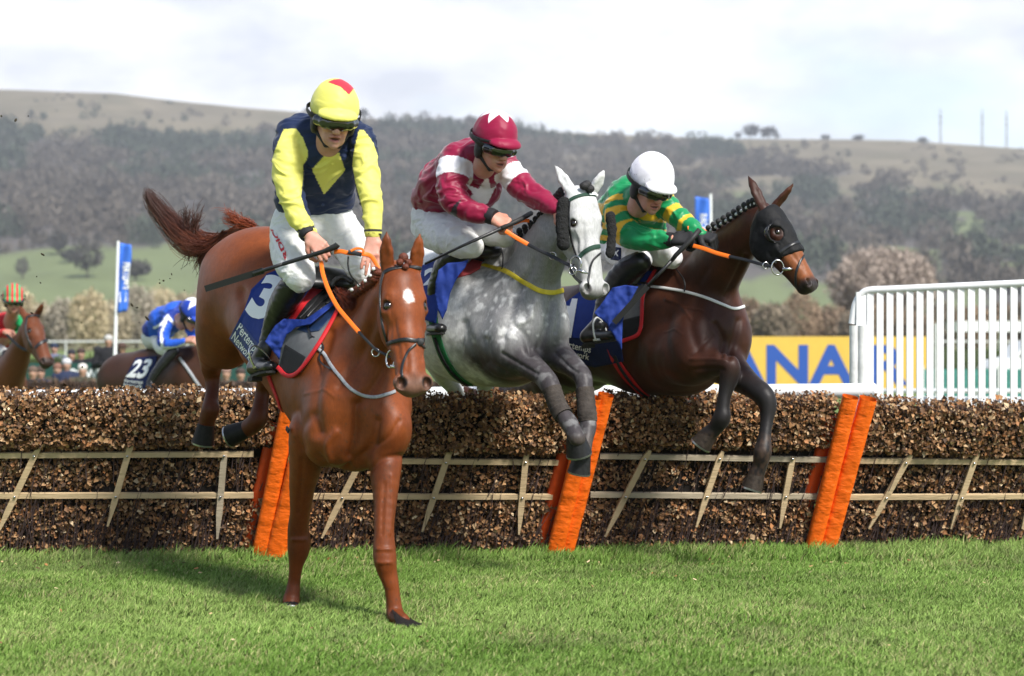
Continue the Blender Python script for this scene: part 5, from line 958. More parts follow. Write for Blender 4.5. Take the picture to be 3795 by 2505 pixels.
    rl = relief([(D([(2048, 1110), (2030, 1190), (2000, 1290)], 10.8), .022, -.022), (D([(1930, 1050), (1895, 1160), (1860, 1250)], 11), .026, -.014), (D([(1905, 1200), (1950, 1250), (1965, 1310)], 10.8), .020, -.014), (D([(2060, 1090), (2075, 1150), (2060, 1230)], 10.8), .012, -.008), (D([(1720, 1200), (1750, 1290), (1790, 1350)], 11.1), .03, -.010), (D([(1985, 1120), (1960, 1180), (1920, 1200)], 10.8), .014, .010),
        (D([(1800, 1260), (1815, 1340), (1870, 1380)], 10.9), .018, -.010), (D([(1990, 920), (1960, 1020), (1900, 1080)], 10.9), .022, -.010), (D([(2070, 900), (2040, 1000), (2030, 1070)], 10.8), .020, -.010), (D([(1860, 1310), (1930, 1350), (1990, 1385)], 10.8), .010, -.006), (D([(2060, 1310), (2110, 1360), (2140, 1380)], 10.8), .010, -.006), (D([(2160, 830), (2165, 900), (2160, 940)], 10.6), .008, -.004), (D([(2170, 960), (2185, 1000), (2190, 1030)], 10.6), .008, -.004), (D([(2135, 850), (2150, 890), (2150, 930)], 10.6), .006, .004)], .006, 9)
    body, bv, v, f = horse_body('body', root, S, col, M_coat, 2, rl); eye_obj(H, root, M_eye)
    hm = mat('dark_hoof', (.016, .016, .017), rough=.42, spec=.3, var=(50, .5))
    hoof_at(root, P(2133, 1618, 10.54), P(2146, 1682, 10.57), .052, .072, hm); hoof_at(root, P(2160, 1672, 10.6), P(2146, 1750, 10.62), .046, .064, hm)
    mb_ = mat('leg_bandage', (.045, .036, .030), rough=.85, bump=(60, .004), bump2=(22, .006), var=(18, .45))
    for q in ([(2044, 1440, 10.69, 37), (2056, 1475, 10.67, 36), (2070, 1510, 10.65, 36), (2088, 1540, 10.62, 37)], [(2167, 1440, 10.75, 35), (2171, 1485, 10.73, 35), (2176, 1530, 10.70, 36), (2178, 1562, 10.69, 36)]):
        b = MB(); qq = spline(q, 6); b.tube([P(*x[:3]) for x in qq], [PR(x[3], x[2]) * (1 + .035 * math.sin(i * 2.1)) for i, x in enumerate(qq)], 20); b.build('leg_bandage', mb_, root, smooth=True, angle=60)
    tail_of(root, [(1520, 1010, 12.5), (1500, 1040, 12.7), (1480, 1150, 12.8), (1500, 1300, 12.8)], .10, 260, V3(.25, .25, .25))
    bobbles('mane', bv, [(1905, 868, 11.06), (1945, 842, 10.98), (1985, 812, 10.90), (2012, 782, 10.83), (2038, 752, 10.78), (2060, 728, 10.73), (2078, 706, 10.70)], root, mat('black_plaits', (.016, .015, .016), rough=.6, bump=(150, .004)), None, .020)
    b = MB(); [b.sphere(H(a, .016, l), .028, .02, .024, 7) for a, l in ((-.03, 0), (-.005, .012), (-.02, -.015))]; b.build('forelock', MATS['black_plaits'], root, smooth=True)
    return root, bv, H
def grey_tack(root, bv, H):
    br = empty('bridle', P(2180, 900, 10.6)); setpar(br, root); mg = mat('dark_green_webbing', (.012, .045, .028), rough=.75, bump=(300, .001))
    S_ = lambda n, p, w=.015, m=M_leather, off=.003: strap(n, bv, p, w, .004, m, br, off, 6, 2)
    S_('browband', [(2112, 742), (2135, 730), (2168, 722), (2205, 724), (2242, 736)], .019, mg); S_('browband_plate', [(2180, 721), (2205, 722), (2232, 730)], .016, M_white, .008)
    S_('cheek_strap', [(2112, 745), (2110, 800), (2114, 860), (2125, 910), (2140, 955)], .012); S_('noseband', [(2146, 960), (2160, 940), (2185, 922), (2212, 914), (2238, 918), (2258, 936)], .024, mg, .005)
    S_('nose_strap', [(2235, 930), (2215, 945), (2197, 965), (2186, 1000), (2181, 1040), (2183, 1070)], .011); S_('nose_strap', [(2236, 930), (2250, 945), (2258, 960)], .011)
    sk = mat('black_sheepskin', (.010, .010, .010), rough=.95, bump=(90, .012)); 
    q, n = on_surface(bv, [(2096, 745), (2092, 790), (2090, 840), (2092, 885), (2098, 915)], 6)
    for pts in ([P(2090, 752, 10.64), P(2084, 800, 10.62), P(2083, 850, 10.60), (P(2088, 905, 10.58))], [P(2262, 800, 10.76), P(2268, 850, 10.74), P(2266, 900, 10.72), P(2262, 940, 10.70)]):
        T = sdf_box(pts, .1, .005); T.chain([(p, .017 if pts[0][0] > .5 else .026) for p in pts], .02); v, f = T.mesh(); N = vnormals(v, f); v = v + N * (.010 * fbm(v * 90, 2, 3) + .008 * fbm(v * 30, 2, 4))[:, None]; npmesh('sheepskin_cheekpiece', v, f, sk, br)
    b = MB(); ringo(b, P(2134, 977, 10.53), .042, .0045, V3(-.5, -.8, 0), .8); ringo(b, P(2122, 1003, 10.53), .022, .0035, V3(-.4, -1, 0)); ringo(b, P(2048, 948, 10.66), .020, .0035, V3(-.4, -1, 0)); b.tube([P(2145, 1000, 10.5), P(2160, 1008, 10.49), P(2178, 1013, 10.5)], [.009, .009, .005], 8); b.build('bit', M_steel, br, smooth=True)
    rein('curb_strap', [(2110, 985, 10.56), (2125, 1020, 10.55), (2150, 1045, 10.55), (2175, 1052, 10.56)], .016, .008, M_leather, br)
    rn = rein('rein', [(1874, 856, 10.73), (1915, 882, 10.72), (1957, 906, 10.71)], .024, .006, M_orange, br); rein('rein_leather', [(1955, 905, 10.71), (2000, 928, 10.68), (2046, 950, 10.65), (2098, 977, 10.58), (2128, 985, 10.54)], .020, .005, M_leather, rn)
    rein('rein', [(1905, 830, 10.9), (1935, 818, 10.88), (1962, 818, 10.86)], .02, .006, M_orange, br)
    nc = empty('number_cloth', P(1650, 1050, 11)); setpar(nc, root); pad = empty('saddle_pad', P(1700, 1000, 11)); setpar(pad, root)
    o, b1 = cloth('blue_cloth', bv, [(1560, 985), (1640, 950), (1660, 1000), (1630, 1080), (1615, 1200), (1560, 1180)], M_blue, nc, .02, .004, 9, 6)
    text_on('number', '2', [(1575, 998), (1632, 990), (1626, 1050), (1570, 1060)], b1, M_white, o, .045, .004)
    o, b2 = cloth('pad_panel', bv, [(1816, 858), (1804, 905), (1792, 950), (1778, 992), (1742, 1012), (1692, 1026), (1690, 980), (1735, 925), (1775, 862)], mat('coral_leather', (.50, .075, .085), rough=.45, bump=(120, .001)), pad, .018, .010, 8, 5)
    cloth('black_lining', b2, [(1880, 858), (1905, 874), (1870, 882), (1830, 900), (1790, 925), (1798, 890), (1814, 862)], M_black, pad, .02, .01, 8, 3, depthfn=lambda x, y: 11.2)
    cloth('loose_cloth', b2, [(1736, 962), (1712, 970), (1660, 974), (1626, 1000), (1614, 1045), (1612, 1090), (1622, 1150), (1640, 1184), (1654, 1150), (1667, 1090), (1694, 1027), (1724, 992)], M_blue, nc, .03, .004, 7, 4, .04, (.05, .02), 4, lambda x, y: 10.98)
    b = MB(); b.sphere(P(1760, 920, 11.35), .14, .24, .06, 12, X=V3(.8, .5, 0), Y=V3(.47, -.85, -.1)); b.build('saddle', M_leather, root, smooth=True)
    girth_set(root, bv, [(1604, 1160), (1610, 1200), (1622, 1255), (1648, 1327), (1689, 1388), (1738, 1424)], .062, mat('green_girth', (.012, .12, .040), rough=.6, bump=(400, .0006), var=(20, .15)), [(1616, 1248), (1634, 1300), (1660, 1350), (1700, 1396), (1735, 1420)])
    yg = mat('yellow_elastic', (.70, .55, .035), rough=.5, bump=(300, .0006), var=(30, .15)); bg = strap('breast_girth', bv, [(1790, 983), (1835, 995), (1879, 1007), (1940, 1043), (1991, 1073), (2032, 1084), (2075, 1078), (2092, 1072)], .028, .006, yg, root, .004)
    strap('breast_strap', [bv], [(1730, 965), (1755, 974), (1795, 984)], .020, .006, M_leather, bg, .03); strap('breast_strap', bv, [(1872, 890), (1862, 915), (1870, 950), (1866, 1000)], .009, .004, M_leather, bg, .01)
def bay_horse():
    root = empty('racehorse', P(2450, 2000, 11.8) * V3(1, 1, 0), 'dark bay horse in a black blinker hood, clearing the hurdle nearest the white rails', 'horse')
    H = head_frame((2868, 760), (3050, 1052), 10.95, 55, .60, 1.12)
    S = Sdf((-.35, 10.4, .35), (2.1, 13.7, 2.45), .009)
    F = nrm(V3(.70, -.71, .0)); U = V3(0, 0, 1); Lh = np.cross(U, F); e = lambda px, py, d, r, k=.10: S.ell(P(px, py, d), r, F, U, Lh, k)
    e(2090, 1225, 12.5, (.38, .29, .26)); e(2230, 1225, 12.2, (.42, .32, .28)); e(2395, 1235, 11.95, (.44, .385, .295)); e(2530, 1235, 11.75, (.34, .385, .265)); e(2655, 1235, 11.52, (.20, .27, .21)); e(2470, 1045, 11.85, (.28, .13, .10))
    S.ell(P(2560, 1290, 11.42), (.17, .20, .12), F, U, Lh, .06); S.ell(P(2705, 1270, 11.48), (.12, .17, .11), F, U, Lh, .06)
    S.chain([(P(2580, 1125, 11.65), .235), (P(2650, 1010, 11.48), .18), (P(2722, 915, 11.3), .14), (P(2800, 835, 11.12), .105)], .08, Lh, .78)
    S.chain([(P(2500, 1010, 11.8), .10), (P(2610, 930, 11.6), .08), (P(2715, 858, 11.35), .07), (P(2825, 790, 11.08), .062)], .07, Lh, .7)
    S.chain(pxchain([(2500, 1310, 11.62, 110), (2560, 1335, 11.45, 84), (2610, 1343, 11.33, 64)]), .09); S.chain(pxchain([(2590, 1342, 11.36, 66), (2620, 1344, 11.31, 58), (2650, 1345, 11.26, 50), (2697, 1350, 11.18, 41), (2706, 1375, 11.17, 38), (2698, 1415, 11.17, 32), (2686, 1467, 11.16, 26), (2679, 1515, 11.15, 26), (2674, 1550, 11.15, 33), (2650, 1588, 11.18, 28), (2622, 1612, 11.2, 30)]), .025)
    S.chain(pxchain([(2650, 1320, 11.45, 92), (2725, 1385, 11.33, 60), (2785, 1430, 11.2, 44), (2832, 1466, 11.12, 39), (2846, 1505, 11.1, 33), (2842, 1555, 11.08, 24), (2834, 1620, 11.05, 24), (2826, 1675, 11.03, 32), (2815, 1725, 11.05, 26), (2802, 1758, 11.06, 30)]), .025)
    S.chain(pxchain([(2110, 1330, 12.6, 120), (2010, 1420, 12.9, 70), (1910, 1455, 13.1, 42), (1830, 1460, 13.25, 30), (1755, 1478, 13.35, 34), (1725, 1465, 13.4, 34)]), .05); S.chain(pxchain([(2200, 1330, 12.4, 110), (2140, 1410, 12.7, 60), (2060, 1440, 12.9, 40), (1980, 1470, 13.1, 30)]), .05)
    head_sdf(S, H, [(P(2774, 655, 11.02), V3(.2, -1, 0)), (P(2940, 682, 10.98), V3(.7, -.8, 0))])
    def col(v, N):
        b = V3(.040, .0120, .0060); n = fbm(v * 5, 4, 7); n3 = fbm(v * V3(60, 60, 30), 2, 21); c = np.tile(b, (len(v), 1)); c = mixc(c, V3(.095, .028, .011)[None], sstep(n, .45, .75) * .6); c = mixc(c, V3(.018, .008, .005)[None], sstep(n3, .6, .9) * .25)
        leg = sstep(1.30 - v[:, 2], 0, .22) * sstep(11.32 - v[:, 1], 0, .12) * sstep(np.maximum(v[:, 0] - 1.10, 1.20 - v[:, 2]), -.02, .12); c = mixc(c, V3(.012, .010, .010)[None], leg)
        pst = sstep(.84 - v[:, 2], 0, .05); c = mixc(c, V3(.075, .045, .03)[None], pst * .65 * sstep(n3, .3, .7))
        c, a, f, l, on = head_marks(v, H, c, v[:, 1] < 11.25, V3(.012, .01, .01)); c = mixc(c, V3(.21, .068, .022)[None], sstep(a, .25, .36) * on * (1 - sstep(a, .50, .56)) * sstep(f, -.16, -.08)); c = mixc(c, V3(.022, .016, .015)[None], sstep(a, .50, .56) * on * .9); return c
    D = lambda pts, d: [(x, y, d) for x, y in pts]
    rl = relief([(D([(2735, 1190), (2722, 1250), (2700, 1320)], 11.3), .022, -.014), (D([(2600, 1080), (2560, 1200), (2590, 1300)], 11.4), .028, -.008), (D([(2650, 1200), (2680, 1260), (2670, 1320)], 11.3), .016, -.012), (D([(2480, 1180), (2470, 1270), (2500, 1350), (2560, 1390)], 11.5), .024, -.006), (D([(2470, 1110), (2520, 1130), (2560, 1180)], 11.5), .010, .006), (D([(2540, 1140), (2600, 1150), (2640, 1190)], 11.5), .004, .004), (D([(2460, 1230), (2500, 1220), (2530, 1240)], 11.5), .004, .003),
        (D([(2620, 1000), (2570, 1080), (2520, 1130)], 11.5), .022, -.006), (D([(2760, 950), (2720, 1040), (2690, 1100)], 11.2), .020, -.012), (D([(2560, 1330), (2640, 1330), (2690, 1335)], 11.2), .008, .005), (D([(2560, 1370), (2640, 1365), (2680, 1370)], 11.2), .010, -.006), (D([(2640, 1240), (2600, 1280), (2560, 1320)], 11.3), .012, -.005), (D([(2930, 930), (2950, 960), (2975, 990)], 10.8), .008, -.004), (D([(2350, 1300), (2330, 1380), (2350, 1440)], 11.6), .03, -.008)], .006, 15)
    body, bv, v, f = horse_body('body', root, S, col, mat('bay_coat', attr=True, rough=0.50, spec=0.26, var2=(150, .22, (1, 1, .22)), bump=(240, 0.0004, (1, 1, .35)), bump2=(18, 0.002), sheen=.05), 2, rl); eye_obj(H, root, M_eye)
    hm = mat('muddy_hoof', (.030, .022, .016), rough=.65, spec=.2, var=(40, .6), bump=(60, .003))
    hoof_at(root, P(2632, 1602, 11.2), P(2598, 1648, 11.22), .048, .066, hm); hoof_at(root, P(2806, 1750, 11.06), P(2786, 1812, 11.06), .046, .062, hm)
    hb = MB(); hb.tube([P(1750, 1470, 13.36), P(1715, 1490, 13.4)], [.05, .06], 14); hb.build('hoof', M_hoof, root, smooth=True, angle=50)
    tail_of(root, [(1990, 1160, 12.85), (1950, 1180, 13.0), (1900, 1260, 13.1), (1900, 1400, 13.1)], .10, 260, V3(.012, .01, .01))
    bobbles('mane', bv, [(2590, 872, 11.50), (2625, 845, 11.40), (2662, 820, 11.30), (2700, 797, 11.2), (2738, 772, 11.12), (2775, 750, 11.02), (2800, 740, 10.98)], root, mat('black_plaits', (.016, .015, .016), rough=.6), M_white, .019)
    # blinker hood
    T = Sdf(H.o - .6, H.o + .6, .007); head_sdf(T, H, []); T.g = T.g - .007
    T.cut(H(.345, 0, 0), nrm(H.a - H.f * .15)); T.cut(H(-.005, 0, 0), nrm(-H.a + H.f * -.2))
    for l in (-1, 1): T.ell(H(.190, -.050, .086 * l), (.046, .042, .05), H.a, H.f, H.l, .004, True); T.ell(H(-.03, -.045, .062 * l), (.036, .034, .036), H.a, H.f, H.l, .004, True)
    vv, ff = T.mesh(); vv, ff = keep_big(vv, ff, .05); vv = lsmooth(vv, ff, 1); N = vnormals(vv, ff); vv = vv + N * (.006 * (1 - abs(2 * fbm(vv * V3(30, 30, 18), 2, 4) - 1)))[:, None]
    hd = npmesh('blinker_hood', vv, ff, mat('hood_nylon', (.008, .008, .009), rough=.7, spec=.25, bump=(30, .003), bump2=(9, .012)), root); hb = bvh_of(vv, ff)
    for l in (-1, 1):
        T = Sdf(H(.19, -.06, .09 * l) - .14, H(.19, -.06, .09 * l) + .14, .0042); T.ell(H(.180, -.060, .090 * l), (.058, .054, .062), H.a, H.f, H.l, .003); T.ell(H(.186, -.050, .094 * l), (.052, .050, .058), H.a, H.f, H.l, .003, True); T.cut(H(.200, -.050, 0), nrm(H.a * .35 + H.f * .94)); vv, ff = T.mesh()
        npmesh('eye_cup', lsmooth(vv, ff, 1), ff, mat('cup_plastic', (.012, .012, .013), rough=.2, spec=.6), hd)
    text_on('lettering', 'G·S', [(2910, 744), (2958, 748), (2956, 768), (2908, 760)], hb, mat('red_print', (.55, .02, .03), rough=.6), hd, .03, .003)
    return root, bv, H, hb
def bay_tack(root, bv, H, hb):
    br = empty('bridle', P(2950, 950, 10.9)); setpar(br, root); S_ = lambda n, p, w=.015, m=M_leather, off=.004, b=bv: strap(n, [hb, b] if b is bv else b, p, w, .004, m, br, off, 6, 2)
    S_('noseband', [(2890, 936), (2915, 918), (2945, 902), (2975, 895), (3000, 898), (3022, 925)], .017); S_('nose_strap', [(3002, 915), (2985, 938), (2965, 970), (2952, 1010), (2950, 1045), (2955, 1065)], .014); S_('nose_strap', [(3002, 915), (3015, 930), (3024, 946)], .013)
    h = cast(bv, 3002, 912); b = MB(); b.sphere(h[0], .022, .010, .016, 8) if h else None; b.build('nose_pad', M_rubber, br, smooth=True)
    b = MB(); ringo(b, P(2882, 991, 10.83), .042, .0045, V3(.2, -1, 0), .85); ringo(b, P(2838, 984, 10.86), .018, .0035, V3(.2, -1, 0)); b.tube([P(2900, 997, 10.81), P(2925, 997, 10.80), P(2945, 998, 10.82)], [.011, .010, .006], 8); b.build('bit', M_steel, br, smooth=True)
    rein('cheek_strap', [(2895, 934, 10.86), (2880, 955, 10.85), (2872, 975, 10.84)], .014, .005, M_leather, br)
    rn = rein('rein', [(2570, 911, 11.14), (2610, 922, 11.1), (2655, 938, 11.05), (2704, 951, 11.0)], .024, .006, M_orange, br); rein('rein_leather', [(2702, 950, 11.0), (2765, 964, 10.94), (2830, 982, 10.87), (2868, 988, 10.84)], .018, .005, M_leather, rn); rein('rein', [(2548, 845, 11.2), (2575, 843, 11.2), (2605, 852, 11.2), (2625, 872, 11.2)], .022, .006, M_orange, br)
    nc = empty('number_cloth', P(2250, 1150, 11.7)); setpar(nc, root)
    o, b1 = cloth('blue_cloth', bv, [(2098, 1118), (2150, 1080), (2250, 1062), (2365, 1062), (2350, 1110), (2312, 1200), (2300, 1262), (2190, 1258), (2084, 1250)], M_blue, nc, .018, .004, 9, 6, .015, (.02, .01))
    o2, b2 = cloth('name_panel', bv, [(2084, 1248), (2190, 1256), (2298, 1262), (2310, 1340), (2205, 1362), (2090, 1332), (2078, 1290)], M_navyc, nc, .018, .004, 9, 6)
    text_on('number', '1', [(2100, 1104), (2142, 1108), (2118, 1252), (2094, 1250)], [b1, b2], M_white, o, .045, .004); text_on('sponsor_name', 'Pertemps\nNetwork', [(2080, 1256), (2194, 1284), (2184, 1334), (2078, 1312)], b2, M_white, o2, .012, .003, line=.85)
    pad = empty('saddle_pad', P(2380, 1100, 11.6)); setpar(pad, root)
    o, b3 = cloth('grey_pad', bv, [(2468, 946), (2434, 994), (2403, 1050), (2386, 1101), (2380, 1213), (2362, 1246), (2305, 1266), (2296, 1190), (2325, 1110), (2366, 1050), (2425, 955)], M_grey, pad, .022, .008, 9, 6); cloth('black_patch', b3, [(2302, 1186), (2378, 1168), (2376, 1212), (2360, 1242), (2306, 1260)], M_black, pad, .003, .002, 9, 2); border('red_binding', b3, [(2440, 985), (2404, 1048), (2384, 1101), (2381, 1160), (2377, 1213), (2360, 1244), (2306, 1264)], .024, M_red, pad)
    cloth('blue_edge', b3, [(2468, 944), (2434, 986), (2404, 1030), (2372, 1056), (2356, 1050), (2388, 1000), (2424, 952)], M_blue, nc, .005, .003, 8, 2)
    sd = empty('saddle', P(2350, 1000, 11.6)); setpar(sd, root); cloth('flap', b3, [(2410, 945), (2412, 962), (2396, 1010), (2360, 1056), (2290, 1062), (2300, 1030), (2330, 990), (2370, 955)], M_leather, sd, .03, .012, 8, 3); b = MB(); b.sphere(P(2400, 975, 11.85), .14, .24, .06, 12, X=V3(.7, .7, 0), Y=V3(.7, -.7, 0)); b.build('seat', M_leather, sd, smooth=True)
    cloth('loose_cloth', [b3, b1], [(2269, 1066), (2318, 1056), (2366, 1062), (2345, 1100), (2325, 1132), (2308, 1190), (2304, 1300), (2278, 1250), (2249, 1200), (2222, 1178), (2203, 1160), (2240, 1110)], M_blue, nc, .05, .004, 7, 4, .05, (.05, .03), 4, lambda x, y: 11.34)
    girth_set(root, bv, [(2255, 1262), (2272, 1305), (2291, 1347), (2337, 1410), (2394, 1467), (2410, 1474)], .068, M_red, [(2282, 1315), (2310, 1370), (2350, 1420), (2405, 1468)])
    bg = strap('breast_girth', bv, [(2415, 1063), (2473, 1070), (2540, 1081), (2611, 1101), (2678, 1129), (2718, 1144), (2750, 1138), (2768, 1126)], .017, .006, mat('white_elastic', (.7, .7, .7), rough=.5), root, .004); strap('breast_strap', bv, [(2360, 1056), (2395, 1058), (2425, 1063)], .014, .006, M_leather, bg, .02); strap('breast_strap', bv, [(2494, 965), (2510, 1000), (2535, 1030), (2543, 1055), (2541, 1082)], .009, .004, M_leather, bg, .01)

def tail_of(root, base, wid, n, c0, name='tail'):
    g = spline([P(*b) for b in base], 5); m = len(g); L = []; C = []
    for i in range(n):
        u = RNG.normal(0, .45, 3) * V3(1, .6, 1); k = max(6, int(m * RNG.uniform(.5, 1))); t = np.linspace(0, 1, k)[:, None]; w = (wid * np.sin(np.clip(np.linspace(.12, .12 + k / m, k), 0, 1) * 3.0) + .01)[:, None]; L.append(g[:k] + u * w + .02 * t * np.sin(t * 8 + i)); C.append(c0 * RNG.uniform(.5, 1.4))
    strands(L, .003, .001, name, MATS['hair'], root, C)
# ------------------------------------------------------------------ jockeys
M_skin = mat('skin', attr=True, rough=.5, spec=.35, sss=.12, bump=(120, .0008), var=(30, .08))
M_silk = mat('silk', attr=True, rough=.55, spec=.22, sheen=.1, bump=(6, .009, (1, 1, 2.4)), bump2=(18, .002, (1, 1, 2.0)))
M_satin = mat('satin', attr=True, rough=.44, spec=.32, sheen=.3, bump=(6, .008, (1, 1, 2.2)), bump2=(16, .0015))
M_breech = mat('white_breeches', (.70, .70, .69), rough=.6, sheen=.2, bump=(10, .014, (1, 1, 2)), bump2=(34, .004), var=(26, .06))
M_boot = mat('black_boot_leather', (.010, .010, .011), rough=.30, spec=.5, bump=(12, .003), var=(60, .3))
M_sole = mat('boot_sole', (.02, .019, .018), rough=.7)
M_hel = mat('helmet_silk', attr=True, rough=.5, spec=.25, sheen=.1, bump=(10, .003, (1, 1, 2.0)), bump2=(30, .0008))
M_goggle = mat('goggle_lens', (.006, .006, .007), rough=.05, spec=.9, coat=.8)
M_foam = mat('black_harness', (.012, .012, .013), rough=.55, bump=(60, .003), var=(40, .3))
M_cuff = mat('black_wristband', (.012, .012, .014), rough=.7, bump=(200, .001))
class HFrame:
    """human head frame: a crown to chin, f out of the face, l to the wearer's left"""
    def __init__(s, chin, d, yaw, pitch, roll, size):
        y, p = math.radians(yaw), math.radians(pitch); h = V3(math.sin(y), -math.cos(y), 0); f = math.cos(p) * h + math.sin(p) * V3(0, 0, -1); a = -(math.cos(p) * V3(0, 0, 1) + math.sin(p) * h)
        R = Matrix.Rotation(math.radians(roll), 3, Vector(f)); s.a = np.array(R @ Vector(a)); s.f = f; s.l = np.cross(s.f, s.a); s.s = size
        s.o = P(*chin, d) - size * (s.a * .222 + s.f * .078)
    def __call__(s, a, f, l=0): return s.o + s.s * (s.a * a + s.f * f + s.l * l)
def human_head(S, H, openm=.004):
    c = H; s = H.s
    E = lambda p, r, k=.012, sub=False: S.ell(c(*p), [x * s for x in r], H.a, H.f, H.l, k * s, sub)
    C = lambda p, rp, q, rq, k=.012, n=None, sq=1, sub=False: S.cone(c(*p), rp * s, c(*q), rq * s, k * s, n, sq, sub)
    E((.090, -.015, 0), (.090, .098, .074)); E((.145, .030, 0), (.070, .056, .056), .02); E((.10, .05, 0), (.05, .04, .058), .02)
    for l in (-1, 1):
        C((.155, -.005, .052 * l), .018, (.203, .058, .020 * l), .016, .02); E((.138, .062, .036 * l), (.020, .022, .020), .015)
        E((.185, .060, .032 * l), (.022, .018, .014), .018); E((.151, .099, .013 * l), (.008, .009, .007), .006); E((.108, .102, .031 * l), (.012, .014, .017), .01, True)
        E((.125, -.012, .078 * l), (.030, .018, .010), .008); C((.155, .094, .024 * l), .004, (.182, .084, .036 * l), .003, .006, sub=True)
    C((.100, .088, 0), .010, (.146, .110, 0), .0125, .010); E((.149, .106, 0), (.010, .012, .012), .006); E((.212, .074, 0), (.018, .018, .022), .014)
    E((.174, .088, 0), (.008, .013, .026), .008); E((.188 + openm, .084, 0), (.008, .012, .021), .006)
    E((.1805 + openm * .4, .104, 0), (.0028 + openm, .016, .021), .003, True); C((.140, -.02, 0), .052, (.24, -.055, 0), .055, .02)
def face_col(v, N, H, base=V3(.52, .27, .19), seed=0):
    q = v - H.o; a = q @ H.a / H.s; f = q @ H.f / H.s; l = q @ H.l / H.s
    c = np.tile(base, (len(v), 1)); c = mixc(c, (base * V3(1.05, .72, .66))[None], sstep(fbm(v * 22, 3, seed), .4, .7) * .6)
    near = (np.linalg.norm(q, axis=1) < .34)
    lip = (1 - sstep(np.sqrt(((a - .183) / .016) ** 2 + (l / .026) ** 2), .7, 1.1)) * (f > .070) * near; c = mixc(c, V3(.40, .13, .11)[None], lip * .75)
    mth = (1 - sstep(np.sqrt(((a - .183) / .0055) ** 2 + (l / .019) ** 2), .7, 1.2)) * (f > .070) * near; c = mixc(c, V3(.06, .02, .02)[None], mth * .9)
    stub = sstep(a, .165, .20) * near * (1 - lip); return mixc(c, V3(.30, .19, .15)[None], stub * .22)
def hand(S, w, d, n, side, curl=(60, 75, 50), size=1.0, spread=.10, thumb=(.6, .5), straight=None):
    """w wrist, d towards the knuckles, n out of the back of the hand, side +1 puts the thumb on +cross(d,n)"""
    d = nrm(d); n = nrm(n - d * (n @ d)); t = np.cross(d, n) * side; s = size; w = np.asarray(w, float)
    S.cone(w - d * .03 * s, .024 * s, w + d * .02 * s, .026 * s, .012 * s, n, .75)
    for k, u in enumerate((.027, .009, -.009, -.026)):
        S.cone(w + d * .012 * s + t * u * .6 * s, .0155 * s, w + d * (.082 - .004 * abs(k - 1.2)) * s + t * u * s, .0125 * s, .010 * s)
        kn = w + d * (.086 - .005 * abs(k - 1.2)) * s + t * u * s; S.ell(kn + n * .003 * s, (.0115 * s,) * 3, k=.006 * s)
        p = kn; ang = 0; L = (.042, .048, .044, .034)[k]; cr = curl if straight is None else straight[k]
        for j, (a_, r0, r1) in enumerate(zip(cr, (.0105, .0095, .0085), (.0095, .0085, .0072))):
            ang += math.radians(a_); dd = d * math.cos(ang) - n * math.sin(ang) + t * (u / .027) * spread; dd = nrm(dd); q = p + dd * L * (1, .62, .5)[j] * s
            S.cone(p, r0 * s, q, r1 * s, .003 * s); p = q
    b = w + d * .025 * s + t * .026 * s; m = b + (d * .55 + t * .55 - n * .35) * .040 * s; e = m + nrm(d * (.9) + t * (thumb[0] - .6) - n * thumb[1]) * .034 * s; g = e + nrm(d * .9 - t * .35 - n * thumb[1]) * .026 * s
    S.chain([(w + d * .012 * s + t * .015 * s, .015 * s), (b, .017 * s), (m, .0135 * s), (e, .0115 * s), (g, .0085 * s)], .006 * s)
def garment(name, parent, S, colfn, m, fold=.006, fs=(9, 9, 24), seed=0, smooth=1, extra=None):
    v, f = S.mesh(); v, f = keep_big(v, f); v = lsmooth(v, f, smooth); N = vnormals(v, f)
    if fold:
        q = v * np.asarray(fs, float) + 2.0 * np.stack([vnoise(v * 9, seed + k) for k in (1, 2, 3)], 1); r = 1 - abs(2 * fbm(q, 2, seed) - 1); v = v + N * (fold * (sstep(r, .55, 1.0) - .35) + .004 * (fbm(v * 11, 2, seed + 9) - .5))[:, None]
        N = vnormals(v, f)
    if extra is not None: v = v + N * extra(v, N)[:, None]; N = vnormals(v, f)
    cols = colfn(v, N) if colfn else None; return npmesh(name, v, f, m, parent, cols=cols), bvh_of(v, f), v
